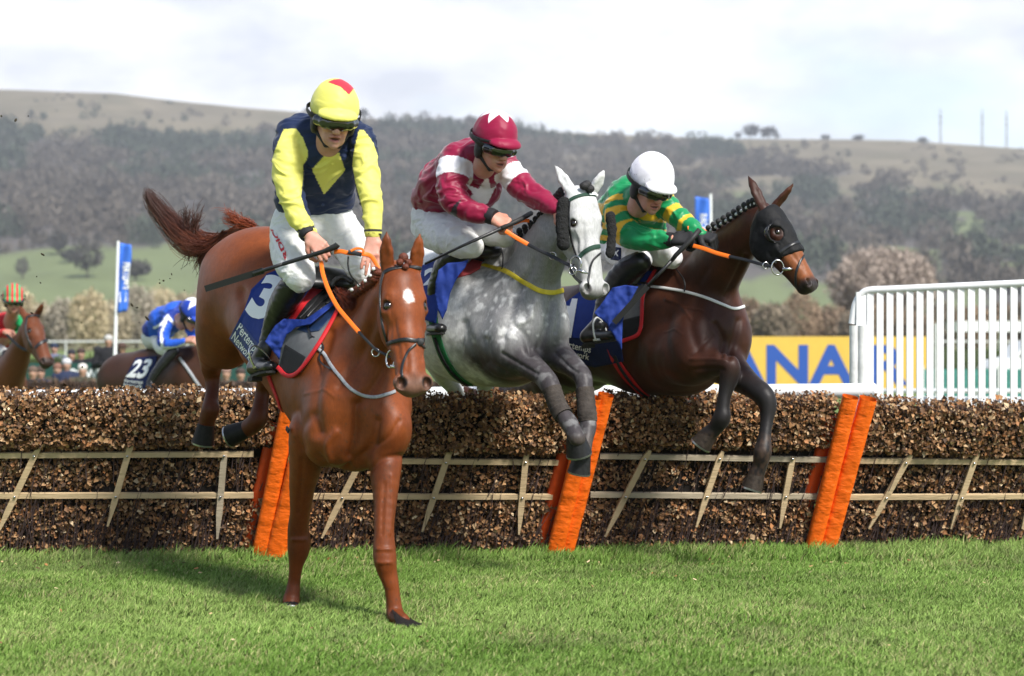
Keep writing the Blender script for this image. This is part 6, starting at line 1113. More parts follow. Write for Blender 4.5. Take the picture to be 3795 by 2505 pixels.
def helmet(H, parent, colfn, brim=.0, peak=True, strapc=None, gog=True, low=.0, peakcol=None, R=(.126, .130, .105)):
    s = H.s; lo = H.o - .3; S = Sdf(lo, lo + .6, .0045)
    E = lambda Q, p, r, k=.012, sub=False: Q.ell(H(*p), [x * s for x in r], H.a, H.f, H.l, k * s, sub)
    E(S, (.066, -.012, 0), R); S.cut(H(.086, 0, 0), nrm(H.a * 1.0 + H.f * (-.10)))
    if peak: 
        T = Sdf(lo, lo + .6, .0045); E(T, (.082, .088, 0), (.038, .068, .088))
        E(T, (.094, .080, 0), (.044, .070, .090), .004, True); T.cut(H(0, .06, 0), -H.f); S.g = np.minimum(S.g, T.g)
    hl, _, _ = garment('helmet', parent, S, colfn, M_hel, .0016, (7, 7, 14), 5, 1)
    S = Sdf(lo, lo + .6, .0045); E(S, (.078, -.012, 0), (.112, .118, .100)); S.cut(H(.104, 0, 0), H.a); 
    for l in (-1, 1):
        E(S, (.135, -.008, .080 * l), (.048, .032, .018), .015); S.cone(H(.165, .0, .074 * l), .010 * s, H(.222, .045, .030 * l), .008 * s, .01)
    S.cone(H(.222, .045, .03), .008 * s, H(.222, .045, -.03), .008 * s, .01); E(S, (.13, -.07, 0), (.05, .04, .06), .02)
    garment('helmet_harness', hl, S, None, M_foam, 0)
    if gog:
        S = Sdf(lo, lo + .6, .0040); g = [H(.106, .058, -.074), H(.108, .092, -.048), H(.110, .106, -.020), H(.108, .110, 0), H(.110, .106, .020), H(.108, .092, .048), H(.106, .058, .074)]
        S.chain([(p + H.a * .006, .0265 * s if i != 3 else .022 * s) for i, p in enumerate(g)], .008, H.f, .55); g_, _, _ = garment('goggles', parent, S, None, M_goggle, 0)
        b = MB(); pts = []
        for t in np.linspace(-1, 1, 33):
            an = t * math.pi * .93; pts.append((an, H(.085 - .035 * math.cos(an) * -1 * .6 - .012, -.012 + math.cos(math.pi - an) * -.0, 0)))
        q = [H(.104, .060, .078), H(.094, .020, .108), H(.078, -.05, .112), H(.070, -.12, .065), H(.070, -.146, 0), H(.070, -.12, -.065), H(.078, -.05, -.112), H(.094, .020, -.108), H(.104, .060, -.078)]
        q = spline(q, 5); n = np.array([nrm(x - H(.08, -.01, 0)) for x in q]); ribbon(q, n, .022 * s, .004, b, .001); b.build('goggle_strap', M_foam, g_, smooth=True, angle=50)
    return hl
def sdf_box(pts, pad=.2, h=.006):
    a = np.array([p for p in pts]); return Sdf(a.min(0) - pad, a.max(0) + pad, h)
def foot(parent, ankle, heel, toe, up, w=.040):
    """low boot: ankle, heel and toe positions, up = out of the instep"""
    S = sdf_box([ankle, heel, toe], .12, .005); d = nrm(toe - heel); u = nrm(up - d * (up @ d)); L = np.linalg.norm(toe - heel)
    S.chain([(ankle, .050), (heel + d * .03 + u * .045, .042)], .02); S.cone(heel + d * .03 + u * .035, .034, heel + d * .10 + u * .035, .036, .02); S.cone(heel + d * .09 + u * .045, .034, toe - d * .03 + u * .022, .030, .02, u, .85); S.cone(heel + d * .03 + u * .03, .034, toe - d * .04 + u * .020, .036, .02, u, .7)
    S.cut(heel, -u); o, _, _ = garment('foot', parent, S, None, M_boot, .0)
    b = MB(); l = np.cross(d, u); pts = [(heel + d * x * L + l * y) for x, y in ((.0, -.02), (-.02, 0), (.0, .02), (.3, .03), (.7, .038), (.92, .026), (1.0, 0), (.92, -.026), (.7, -.038), (.3, -.03))]
    b.add([p for p in pts] + [p - u * .012 for p in pts], [tuple(range(10)), tuple(range(19, 9, -1))] + [(i, i + 10, (i + 1) % 10 + 10, (i + 1) % 10) for i in range(10)]); b.add([heel + d * x + l * y - u * z for z in (.012, .032) for x, y in ((-.005, -.028), (-.005, .028), (.06, .028), (.06, -.028))], [(0, 1, 2, 3), (7, 6, 5, 4), (0, 4, 5, 1), (1, 5, 6, 2), (2, 6, 7, 3), (3, 7, 4, 0)]); b.build('boot_sole', M_sole, parent)
def stirrup(parent, top, foot_c, l, d, u, m=None):
    b = MB(); c = foot_c; q = [c - l * .062 - u * .03, c - l * .066 + u * .01, c - l * .050 + u * .07, c + u * .105, c + l * .050 + u * .07, c + l * .066 + u * .01, c + l * .062 - u * .03]
    b.tube(spline(q, 5), .0055, 8); b.box(c - u * .032, .066, .022, .006, l, d, u); b.build('stirrup', m or M_steel, parent, smooth=True, angle=45)

def jockey_one(horse_bv):
    root = empty('person', P(1200, 1000, 9.8), 'jockey in navy and yellow silks with a yellow diamond on the chest', 'person')
    H = HFrame((1236, 547), 9.42, 14, 17, -4, 1.15)
    # silks
    J = Sdf((-1.36, 9.1, 1.6), (-.60, 10.35, 2.75), .006); pc = pxchain
    X, Y, Z = V3(1, .1, 0), V3(-.1, 1, 0), V3(0, 0, 1)
    J.ell(P(1165, 735, 9.92), (.205, .15, .14), X, Y, Z, .06); J.ell(P(1180, 640, 9.80), (.200, .145, .16), X, Y, Z, .08); J.ell(P(1205, 555, 9.68), (.185, .125, .15), X, Y, Z, .08); J.ell(P(1215, 480, 9.66), (.15, .10, .08), X, Y, Z, .06)
    J.ell(P(1226, 566, 9.625), (.105, .075, .075), X, Y, Z, .03)
    J.chain(pc([(1120, 458, 9.72, 42), (1085, 490, 9.68, 54)]), .05); J.chain(pc([(1300, 480, 9.66, 40), (1345, 515, 9.60, 42)]), .05)
    J.chain(pc([(1086, 490, 9.68, 58), (1070, 570, 9.62, 60), (1066, 640, 9.58, 57), (1072, 700, 9.55, 50), (1090, 760, 9.52, 45), (1112, 815, 9.50, 38), (1134, 852, 9.48, 31), (1142, 864, 9.475, 29)]), .018)
    J.chain(pc([(1344, 510, 9.6, 46), (1352, 590, 9.55, 48), (1362, 660, 9.51, 45), (1372, 730, 9.48, 41), (1381, 800, 9.46, 36), (1383, 850, 9.45, 29), (1383, 862, 9.45, 28)]), .018)
    J.cut(P(1140, 866, 9.5), nrm(V3(.35, -.2, -.85))) if False else None
    navy = V3(.012, .022, .065); yel = V3(.74, .70, .155)
    dia = [(1216, 561), (1256, 565), (1280, 630), (1201, 722), (1156, 628)]
    armL = [(1052, 478), (1098, 478), (1122, 510), (1142, 560), (1138, 590), (1124, 612), (1124, 660), (1116, 730), (1132, 780), (1200, 880), (1040, 880), (1034, 790), (1020, 690), (1000, 640), (1008, 590), (1028, 530)]
    armR = [(1332, 480), (1350, 483), (1384, 530), (1420, 640), (1440, 880), (1330, 880), (1345, 780), (1318, 680), (1306, 612), (1310, 570), (1322, 510)]
    def jc(v, N):
        x, y = topx(v); c = np.tile(navy, (len(v), 1)); front = N[:, 1] < .35
        m = inpoly(x, y, dia) & (N[:, 1] < -.1) & (v[:, 1] < 9.78); c[m] = yel
        dm = np.minimum(*[np.min(np.stack([np.linalg.norm(v - (P(a, b, d) + t_ * (P(a2, b2, d2) - P(a, b, d))), axis=1) for t_ in np.linspace(0, 1, 8)]), 0) for (a, b, d), (a2, b2, d2) in (((1084, 500, 9.66), (1068, 700, 9.56)), ((1346, 520, 9.58), (1378, 830, 9.46)))])
        dm = np.minimum(dm, seg_t(v, P(1070, 700, 9.55), P(1140, 862, 9.475))[1]); m = (inpoly(x, y, armL) | inpoly(x, y, armR)) & (dm < .20) & ((v[:, 1] < 9.80)); c[m] = yel * .98
        b = (abs((y - 848) + .3 * (x - 1134)) < 5) | (abs(y - 853) < 4) & (x > 1300); c[b & (y > 820)] = V3(.02, .02, .03); return c
    jk, jb, _ = garment('silks', root, J, jc, M_silk, .010, (7, 7, 19), 3, 1)
    b = MB(); q, n = on_surface(jb, [(1238, 566), (1228, 620), (1216, 680), (1202, 722), (1196, 775)], 8); ribbon(q, n, .020, .004, b, .000); b.build('placket', mat('yellow_placket', tuple(yel * .95), rough=.42, bump=(40, .004)), jk, smooth=True, angle=40) if False else None
    for q in ((1196, 757), (1232, 605)):
        h = cast(jb, *q); b = MB(); b.sphere(h[0], .010, .004, .010, 7); b.build('button', mat('silk_button' + str(q[0]), tuple(navy * 1.5 if q[0] < 1200 else yel), rough=.3), jk, smooth=True)
    # breeches
    B = Sdf((-1.36, 9.15, 1.25), (-.55, 10.4, 2.2), .0065)
    B.ell(P(1165, 800, 9.98), (.20, .17, .14), X, Y, Z, .06); B.ell(P(1150, 860, 10.0), (.20, .20, .13), X, Y, Z, .06)
    B.chain(pc([(1090, 850, 9.98, 72), (1078, 905, 9.86, 76), (1085, 960, 9.72, 72), (1105, 1010, 9.60, 62), (1112, 1030, 9.57, 54)]), .05)
    B.chain(pc([(1255, 850, 9.98, 70), (1295, 900, 9.88, 72), (1325, 955, 9.76, 64), (1343, 1000, 9.68, 54), (1348, 1016, 9.66, 46)]), .05)
    br, bb, _ = garment('breeches', root, B, None, M_breech, .006, (14, 14, 22), 7, 1)
    text_on('lettering', 'SCU', [(1004, 852), (1020, 842), (1068, 940), (1050, 962)], bb, mat('red_print', (.55, .02, .03), rough=.6), br, .03, .003, sub=.2) if False else None
    o, b2 = cloth('side_panel', bb, [(1000, 846), (1016, 850), (1040, 890), (1066, 940), (1060, 968), (1040, 955), (1012, 905), (1000, 870)], mat('panel_white', (.74, .74, .74), rough=.6), br, .003, .002, 6, 1)
    text_on('lettering', 'RDICI', [(1058, 966), (1003, 850), (1020, 846), (1072, 950)], b2, mat('red_print', (.55, .02, .03), rough=.6), o, .04, .003, sub=.2)
    # boots
    K = Sdf((-1.4, 9.3, .85), (-.6, 10.4, 1.95), .006); K.chain(pc([(1108, 1030, 9.61, 38), (1094, 1050, 9.63, 48), (1066, 1092, 9.68, 52), (1036, 1150, 9.76, 47), (1012, 1210, 9.82, 38), (996, 1262, 9.84, 33), (990, 1300, 9.82, 33)]), .02)
    bt = empty('boot', P(1000, 1300, 9.8)); setpar(bt, root); garment('boot_leg', bt, K, None, M_boot, .003, (14, 14, 24), 2)
    ank, heel, toe = P(990, 1290, 9.82), P(938, 1392, 9.90), P(1010, 1372, 9.66); foot(bt, ank, heel, toe, V3(.2, -.3, .9)); stirrup(bt, ank, P(975, 1352, 9.76), nrm(V3(.75, .5, -.25)), nrm(toe - heel), nrm(V3(-.35, -.1, .9)))
    b = MB(); q, n = on_surface(bvh_of(*K.mesh()), [(1036, 1056), (1070, 1064), (1105, 1076), (1128, 1080)], 6); ribbon(q, n, .012, .006, b); b.build('boot_top', M_leather, bt, smooth=True)
    K = Sdf((-1.0, 9.3, .9), (-.45, 10.3, 1.95), .006); K.chain(pc([(1354, 1020, 9.70, 34), (1362, 1036, 9.69, 38), (1345, 1100, 9.72, 44), (1330, 1180, 9.8, 36)]), .02); bt = empty('boot', P(1340, 1100, 9.8)); setpar(bt, root); garment('boot_leg', bt, K, None, M_boot, .003)
    # body, head and hands in one skin
    S = Sdf((-1.36, 9.0, 1.0), (-.5, 10.35, 2.8), .0058); human_head(S, H, .007)
    S.chain([(H(.20, -.05), .058), (P(1222, 495, 9.66), .050)], .03); S.ell(P(1205, 560, 9.72), (.15, .09, .12), k=.05); S.ell(P(1170, 720, 9.92), (.14, .10, .16), k=.05); S.ell(P(1160, 830, 9.98), (.14, .10, .10), k=.05)
    S.chain(pc([(1110, 480, 9.72, 34), (1070, 600, 9.6, 32), (1072, 700, 9.55, 28), (1112, 815, 9.5, 22), (1146, 872, 9.46, 20)]), .03); S.chain(pc([(1320, 500, 9.64, 34), (1356, 610, 9.55, 32), (1370, 710, 9.49, 28), (1382, 810, 9.455, 22), (1383, 880, 9.44, 20)]), .03)
    S.chain(pc([(1095, 860, 9.98, 46), (1090, 950, 9.76, 44), (1108, 1010, 9.62, 30), (1060, 1110, 9.71, 22), (1000, 1262, 9.85, 16)]), .03); S.chain(pc([(1250, 860, 9.98, 50), (1315, 950, 9.78, 46), (1345, 1005, 9.72, 28), (1340, 1120, 9.76, 20)]), .03)
    hand(S, P(1148, 872, 9.46), nrm(V3(.62, -.30, -.70)), nrm(V3(-.1, -.93, .35)), 1, (38, 62, 50), 1.12, .10, (.9, .5))
    hand(S, P(1383, 880, 9.44), nrm(V3(-.10, -.25, -.95)), nrm(V3(.05, -.95, .25)), -1, (8, 12, 8), 1.10, .16, (.6, .3), [(14, 22, 14), (10, 14, 10), (4, 10, 8), (2, 8, 6)])
    def sc(v, N): return face_col(v, N, H, V3(.55, .29, .22))
    v, f = S.mesh(); v, f = keep_big(v, f); v = lsmooth(v, f, 1, .35); N = vnormals(v, f); npmesh('body', v, f, M_skin, root, cols=sc(v, N))
    for pts, w in (([(1134, 858, 9.475), (1146, 874, 9.46)], 31), ([(1383, 858, 9.45), (1383, 876, 9.44)], 29)):
        b = MB(); a, c = P(*pts[0]), P(*pts[1]); b.tube([a, a * .5 + c * .5, c], [PR(w, 9.45) * 1.03, PR(w, 9.45) * 1.08, PR(w, 9.45) * .98], 24); b.build('wristband', M_cuff, root, smooth=True, angle=60)
    dpoly = [(1214, 304), (1236, 294), (1262, 292), (1290, 300), (1314, 314), (1312, 328), (1293, 351), (1262, 322)]
    def hc(v, N):
        x, y = topx(v); c = np.tile(yel, (len(v), 1)); q = (v - H.o) / H.s; a = q @ H.a; l = q @ H.l
        c[inpoly(x, y, dpoly) & (N[:, 1] < .5)] = V3(.62, .03, .05); c[((fbm(v * 140, 2, 4) > .83) & (a > .03))] = V3(.05, .03, .02); return c
    hl = helmet(H, root, hc); b = MB(); b.sphere(H(-.040, -.012), .012 * 1.1, .012, .008, 7, X=H.f, Y=H.l, Z=H.a); b.build('cap_button', mat('red_cap', (.62, .03, .05), rough=.4), hl, smooth=True)
    w = empty('riding_whip', P(1000, 980, 9.35), 'long black riding whip held out to the left by the jockey in navy and yellow', 'whip')
    b = MB(); b.tube([P(1252, 905, 9.30), P(1246, 912, 9.30), P(1205, 930, 9.34)], [.014, .016, .012], 12); b.tube([P(1205, 930, 9.34), P(1140, 950, 9.40), P(1050, 978, 9.47)], [.0115, .011, .0105], 12); b.build('handle', M_rubber, w, smooth=True, angle=60)
    b = MB(); b.tube([P(1050, 978, 9.47), P(940, 1014, 9.55)], [.009, .010], 10); b.build('shaft', M_leather, w, smooth=True); b = MB(); A, B_ = P(975, 1003, 9.53), P(762, 1070, 9.70); ax = nrm(B_ - A); b.box((A + B_) / 2, np.linalg.norm(B_ - A) / 2, .006, .016, ax, np.cross(ax, V3(0, -.2, 1)), V3(0, -.2, 1) - ax * (V3(0, -.2, 1) @ ax)); b.build('flap', M_rubber, w)
    return root

def jockey_common(root, S, H, sc=None):
    v, f = S.mesh(); v, f = keep_big(v, f); v = lsmooth(v, f, 1, .35); N = vnormals(v, f); npmesh('body', v, f, M_skin, root, cols=sc(v, N) if sc else face_col(v, N, H, V3(.50, .26, .19)))
def cuff(root, pts, w, m=None, name='wristband'):
    b = MB(); a, c = P(*pts[0]), P(*pts[1]); r = PR(w, pts[0][2]); b.tube([a, a * .5 + c * .5, c], [r, r * 1.05, r * .97], 22); b.build(name, m or M_cuff, root, smooth=True, angle=60)
def band_t(v, pts):
    """position along a limb polyline (metres) and distance from it"""
    best = np.full(len(v), 9.); T = np.zeros(len(v)); acc = 0; p = [P(*x) for x in pts]
    for a, b in zip(p[:-1], p[1:]):
        t, d = seg_t(v, a, b); L = np.linalg.norm(b - a); m = d < best; best[m] = d[m]; T[m] = acc + t[m] * L; acc += L
    return T, best
def jockey_two():
    root = empty('person', P(1720, 900, 11.2), 'jockey in maroon silks with a white star and white armbands', 'person'); pc = pxchain
    H = HFrame((1846, 636), 10.72, 33, 20, 0, 1.15)
    J = Sdf((-.75, 10.2, 1.7), (.45, 11.9, 2.75), .0065); X, Y, Z = V3(.85, .5, 0), V3(-.5, .85, 0), V3(0, 0, 1)
    J.ell(P(1640, 735, 11.45), (.19, .17, .13), X, Y, Z, .06); J.ell(P(1668, 680, 11.3), (.19, .18, .16), X, Y, Z, .08); J.ell(P(1735, 615, 11.15), (.19, .16, .155), X, Y, Z, .08); J.ell(P(1790, 575, 11.02), (.16, .12, .09), X, Y, Z, .06); J.ell(P(1770, 700, 11.1), (.14, .12, .12), X, Y, Z, .08)
    J.ell(P(1806, 640, 10.97), (.10, .08, .075), X, Y, Z, .03)
    J.chain(pc([(1740, 560, 11.05, 42), (1695, 592, 11.0, 58)]), .05); J.chain(pc([(1840, 590, 11.0, 42), (1885, 622, 10.96, 46)]), .05)
    A = [(1697, 590, 11.0, 62), (1678, 655, 10.93, 60), (1676, 722, 10.88, 53), (1712, 765, 10.85, 46), (1762, 785, 10.82, 39), (1806, 797, 10.8, 29), (1813, 800, 10.79, 28)]; Bm = [(1880, 618, 10.96, 46), (1925, 682, 10.9, 50), (1978, 725, 10.82, 44), (2028, 752, 10.74, 36), (2062, 778, 10.68, 27)]
    J.chain(pc(A), .018); J.chain(pc(Bm), .018); mar = V3(.24, .006, .040); wh = V3(.80, .78, .82); star = [(1807, 650), (1819, 697), (1839, 690), (1822, 722), (1808, 752), (1795, 758), (1768, 752), (1735, 740), (1753, 718), (1727, 682), (1772, 700)]
    def jc(v, N):
        x, y = topx(v); c = np.tile(mar, (len(v), 1)); tA, dA = band_t(v, [q[:3] for q in A]); tB, dB = band_t(v, [q[:3] for q in Bm]); c[(dA < .115) & (tA > .055) & (tA < .155) & (v[:, 1] < 11.03)] = wh; c[(dB < .105) & (tB > .03) & (tB < .135)] = wh
        c[inpoly(x, y, star) & (N[:, 1] < -.05) & (dA > .07)] = wh; c[(dA < .08) & (tA > .335) & (tA < .35)] = V3(.02, .015, .02); return c
    jk, jb, _ = garment('silks', root, J, jc, M_satin, .010, (7, 7, 17), 13, 1)
    B = Sdf((-.75, 10.4, 1.4), (.3, 12.0, 2.3), .007); B.ell(P(1635, 800, 11.5), (.18, .17, .13), X, Y, Z, .06); B.ell(P(1640, 850, 11.5), (.18, .18, .13), X, Y, Z, .06)
    B.chain(pc([(1625, 850, 11.4, 76), (1670, 880, 11.2, 74), (1712, 898, 11.06, 60), (1745, 912, 11.0, 46)]), .05); B.chain(pc([(1690, 840, 11.5, 60), (1800, 855, 11.2, 52), (1868, 872, 11.05, 44)]), .05)
    garment('breeches', root, B, None, M_breech, .007, (9, 9, 12), 17, 1)
    K = Sdf((-.75, 10.5, 1.2), (.2, 12, 2.2), .0065); K.chain(pc([(1742, 922, 11.04, 30), (1706, 940, 11.10, 44), (1664, 975, 11.18, 46), (1632, 1040, 11.25, 40), (1610, 1110, 11.3, 31), (1604, 1170, 11.3, 30)]), .02); bt = empty('boot', P(1620, 1100, 11.3)); setpar(bt, root); garment('boot_leg', bt, K, None, M_boot, .003, (14, 14, 24), 2)
    ank = P(1602, 1175, 11.3); foot(bt, ank, P(1570, 1240, 11.4), P(1640, 1230, 11.1), V3(.1, -.2, 1))
    S = Sdf((-.8, 10.0, 1.0), (.7, 12.0, 2.8), .0062); human_head(S, H, .001); S.chain([(H(.20, -.05), .056), (P(1785, 590, 11.1), .050)], .03); S.ell(P(1720, 640, 11.2), (.13, .12, .12), k=.05); S.ell(P(1650, 730, 11.42), (.13, .12, .12), k=.06); S.ell(P(1640, 830, 11.5), (.13, .12, .10), k=.05)
    S.chain(pc([(1720, 590, 11.05, 32), (1678, 660, 10.93, 32), (1678, 722, 10.88, 28), (1762, 785, 10.82, 22), (1820, 803, 10.78, 20)]), .03); S.chain(pc([(1870, 620, 10.97, 30), (1925, 682, 10.9, 30), (2028, 752, 10.74, 22), (2064, 782, 10.68, 19)]), .03); S.chain(pc([(1635, 850, 11.45, 45), (1700, 890, 11.15, 38), (1738, 910, 11.04, 26), (1664, 975, 11.2, 22), (1632, 1040, 11.27, 16), (1610, 1110, 11.32, 13), (1604, 1170, 11.32, 12)]), .03); S.chain(pc([(1690, 845, 11.5, 40), (1800, 860, 11.2, 40), (1868, 875, 11.05, 34)]), .03)
    hand(S, P(1822, 806, 10.78), nrm(V3(.85, -.25, -.40)), nrm(V3(-.1, -.75, .65)), -1, (72, 80, 60), 1.2, .06, (.6, .9)); hand(S, P(2066, 786, 10.68), nrm(V3(.6, -.5, -.5)), nrm(V3(.1, -.6, .8)), 1, (70, 80, 60), 1.1, .05)
    jockey_common(root, S, H); cuff(root, [(1808, 797, 10.79), (1834, 806, 10.77)], 30)
    def hc(v, N):
        q = (v - H.o) / H.s; a, f, l = q @ H.a, q @ H.f + .012, q @ H.l; r = np.hypot(f, l); an = np.arctan2(l, f); R = .060 + .042 * abs(np.mod(an / (2 * math.pi / 6) + .5, 1) - .5) * -2 + .03; c = np.tile(mar * 1.05, (len(v), 1)); c[(a < .05) & (r < R)] = wh; return c
    hl = helmet(H, root, hc); b = MB(); q = [H(.066 + .012 * abs(math.sin(t)), -.012 + .134 * math.cos(t), .110 * math.sin(t)) for t in np.linspace(-2.4, 2.4, 33)]; ribbon(q, np.array([nrm(x - H(.07, -.012, 0)) for x in q]), .016, .004, b, .002); b.build('cap_band', M_foam, hl, smooth=True, angle=50)
    w = empty('riding_whip', P(1750, 900, 10.8), 'thin black riding whip under the hand of the jockey in maroon', 'whip'); b = MB(); b.tube([P(1968, 790, 10.9), P(1930, 812, 10.8), P(1858, 846, 10.72)], [.015, .014, .013], 12); b.build('handle', M_rubber, w, smooth=True); b = MB(); b.tube([P(1858, 846, 10.72), P(1705, 915, 10.75), P(1575, 978, 10.8)], [.011, .008, .007], 10); b.build('shaft', M_leather, w, smooth=True)
    return root
def jockey_three():
    root = empty('person', P(2330, 1000, 11.6), 'jockey in green silks with gold hoops, white cap and black gloves', 'person'); pc = pxchain
    H = HFrame((2416, 792), 11.18, 28, 26, -2, 1.19)
    J = Sdf((.25, 10.7, 1.6), (1.35, 12.4, 2.5), .0068); X, Y, Z = V3(.85, .5, 0), V3(-.5, .85, 0), V3(0, 0, 1)
    J.ell(P(2310, 860, 11.95), (.18, .19, .12), X, Y, Z, .06); J.ell(P(2320, 790, 11.75), (.19, .20, .15), X, Y, Z, .08); J.ell(P(2352, 740, 11.58), (.19, .16, .15), X, Y, Z, .08); J.ell(P(2400, 740, 11.42), (.15, .10, .09), X, Y, Z, .06); J.ell(P(2390, 840, 11.55), (.13, .12, .12), X, Y, Z, .08); J.ell(P(2396, 782, 11.41), (.10, .08, .075), X, Y, Z, .03)
    A = [(2300, 745, 11.5, 58), (2296, 800, 11.43, 56), (2322, 860, 11.37, 50), (2385, 885, 11.3, 41), (2450, 888, 11.24, 33), (2480, 887, 11.22, 27)]; Bm = [(2455, 745, 11.4, 46), (2500, 795, 11.34, 42), (2545, 832, 11.28, 36), (2592, 868, 11.2, 28)]
    J.chain(pc(A), .018); J.chain(pc(Bm), .018); gr = V3(.006, .23, .075); go = V3(.72, .42, .025)
    def jc(v, N):
        x, y = topx(v); c = np.tile(gr, (len(v), 1)); tA, dA = band_t(v, [q[:3] for q in A]); tB, dB = band_t(v, [q[:3] for q in Bm]); arm = (dA < .105) | (dB < .09)
        yy = y - .12 * (x - 2350); m = ((yy > 768) & (yy < 812)) | ((yy > 838) & (yy < 862)) | ((yy > 885) & (yy < 905)); c[m & ~arm] = go
        mA = (dA < .105) & (((tA > .03) & (tA < .075)) | ((tA > .115) & (tA < .15)) | ((tA > .205) & (tA < .25))); c[mA] = go; mB = (dB < .09) & ~(dA < .08) & (((tB > .02) & (tB < .045)) | ((tB > .095) & (tB < .145)) | ((tB > .21) & (tB < .25))); c[mB] = go; return c
    garment('silks', root, J, jc, M_satin, .010, (7, 7, 17), 23, 1)
    B = Sdf((.2, 10.8, 1.3), (1.3, 12.5, 2.2), .007); B.ell(P(2310, 910, 12.0), (.18, .17, .13), X, Y, Z, .06); B.chain(pc([(2300, 930, 11.8, 60), (2330, 950, 11.6, 56), (2372, 968, 11.46, 44)]), .05); B.chain(pc([(2360, 910, 11.9, 60), (2440, 935, 11.65, 50), (2490, 955, 11.55, 40)]), .05)
    br, bb, _ = garment('breeches', root, B, None, mat('bright_breeches', (.78, .77, .80), rough=.55, bump=(10, .01), bump2=(30, .003)), .006, (9, 9, 12), 27, 1)
    o, b2 = cloth('side_panel', bb, [(2262, 912), (2302, 918), (2300, 968), (2262, 962)], M_navyc, br, .004, .002, 6, 1); text_on('lettering', 'EX', [(2266, 925), (2296, 928), (2293, 950), (2264, 946)], b2, M_white, o, .03, .003)
    K = Sdf((.2, 10.9, .9), (1.0, 12.3, 2.0), .0065); K.chain(pc([(2372, 972, 11.44, 42), (2325, 1000, 11.48, 46), (2282, 1050, 11.52, 44), (2250, 1110, 11.55, 38), (2232, 1170, 11.55, 33), (2222, 1215, 11.55, 32)]), .02); bt = empty('boot', P(2240, 1150, 11.5)); setpar(bt, root); garment('boot_leg', bt, K, None, M_boot, .003, (14, 14, 24), 2)
    ank, heel, toe = P(2218, 1205, 11.52), P(2168, 1272, 11.6), P(2282, 1256, 11.34); foot(bt, ank, heel, toe, V3(.05, -.2, 1)); stirrup(bt, ank, P(2226, 1240, 11.46), nrm(V3(.6, .75, 0)), nrm(toe - heel), nrm(V3(-.2, -.1, .95)), mat('white_stirrup', (.75, .75, .75), rough=.3))
    S = Sdf((.2, 10.6, .9), (1.5, 12.5, 2.6), .0062); human_head(S, H, .004); S.chain([(H(.20, -.05), .056), (P(2395, 745, 11.5), .050)], .03); S.ell(P(2345, 760, 11.6), (.13, .12, .12), k=.06); S.ell(P(2315, 850, 11.9), (.13, .13, .10), k=.06); S.ell(P(2310, 910, 12.0), (.13, .12, .10), k=.05)
    S.chain(pc([(2320, 745, 11.5, 32), (2300, 800, 11.43, 30), (2325, 860, 11.37, 26), (2450, 888, 11.24, 20), (2490, 888, 11.2, 19)]), .03); S.chain(pc([(2440, 745, 11.4, 30), (2545, 832, 11.28, 22), (2595, 868, 11.2, 19)]), .03); S.chain(pc([(2310, 930, 11.8, 38), (2366, 968, 11.5, 24), (2282, 1050, 11.54, 22), (2222, 1210, 11.56, 14)]), .03)
    jockey_common(root, S, H)
    cuff(root, [(2466, 888, 11.23), (2496, 888, 11.2)], 27); G = Sdf((.85, 10.7, 1.6), (1.35, 11.5, 2.3), .005); hand(G, P(2492, 888, 11.2), nrm(V3(.95, -.25, .05)), nrm(V3(-.1, -.75, .65)), -1, (62, 80, 60), 1.35, .05, (.6, .8)); garment('glove', root, G, None, M_cuff, .0)
    G = Sdf((.85, 10.7, 1.6), (1.45, 11.5, 2.3), .005); hand(G, P(2590, 866, 11.2), nrm(V3(.7, -.4, -.3)), nrm(V3(0, -.6, .8)), 1, (70, 80, 60), 1.2, .05); garment('glove', root, G, None, M_cuff, .0)
    def hc(v, N):
        c = np.tile(V3(.83, .81, .87), (len(v), 1)); c[fbm(v * 150, 2, 8) > .82] = V3(.12, .08, .06); return c
    helmet(H, root, hc)
    w = empty('riding_whip', P(2400, 1050, 11.1), 'black riding whip pointing down from the gloved hand beside the white breast girth', 'whip'); b = MB(); b.tube([P(2592, 852, 11.1), P(2560, 890, 11.08), P(2505, 945, 11.1), P(2490, 965, 11.12)], [.017, .015, .014, .012], 12); b.build('handle', M_rubber, w, smooth=True); b = MB(); b.tube([P(2490, 965, 11.12), P(2376, 1085, 11.2)], [.011, .009], 10); b.build('shaft', M_leather, w, smooth=True)
    b = MB(); A_, B_ = P(2400, 1060, 11.18), P(2276, 1196, 11.26); ax = nrm(B_ - A_); b.box((A_ + B_) / 2, np.linalg.norm(B_ - A_) / 2, .006, .017, ax, np.cross(ax, V3(0, -.2, 1)), V3(0, -.2, 1) - ax * (V3(0, -.2, 1) @ ax)); b.build('flap', M_rubber, w)
    return root
R1,bv1,H1,_=chestnut(); chestnut_tack(R1,bv1,H1)
jockey_one(bv1)
R2,bv2,H2=grey_horse(); grey_tack(R2,bv2,H2); jockey_two()
R3,bv3,H3,hb3=bay_horse(); bay_tack(R3,bv3,H3,hb3); jockey_three()
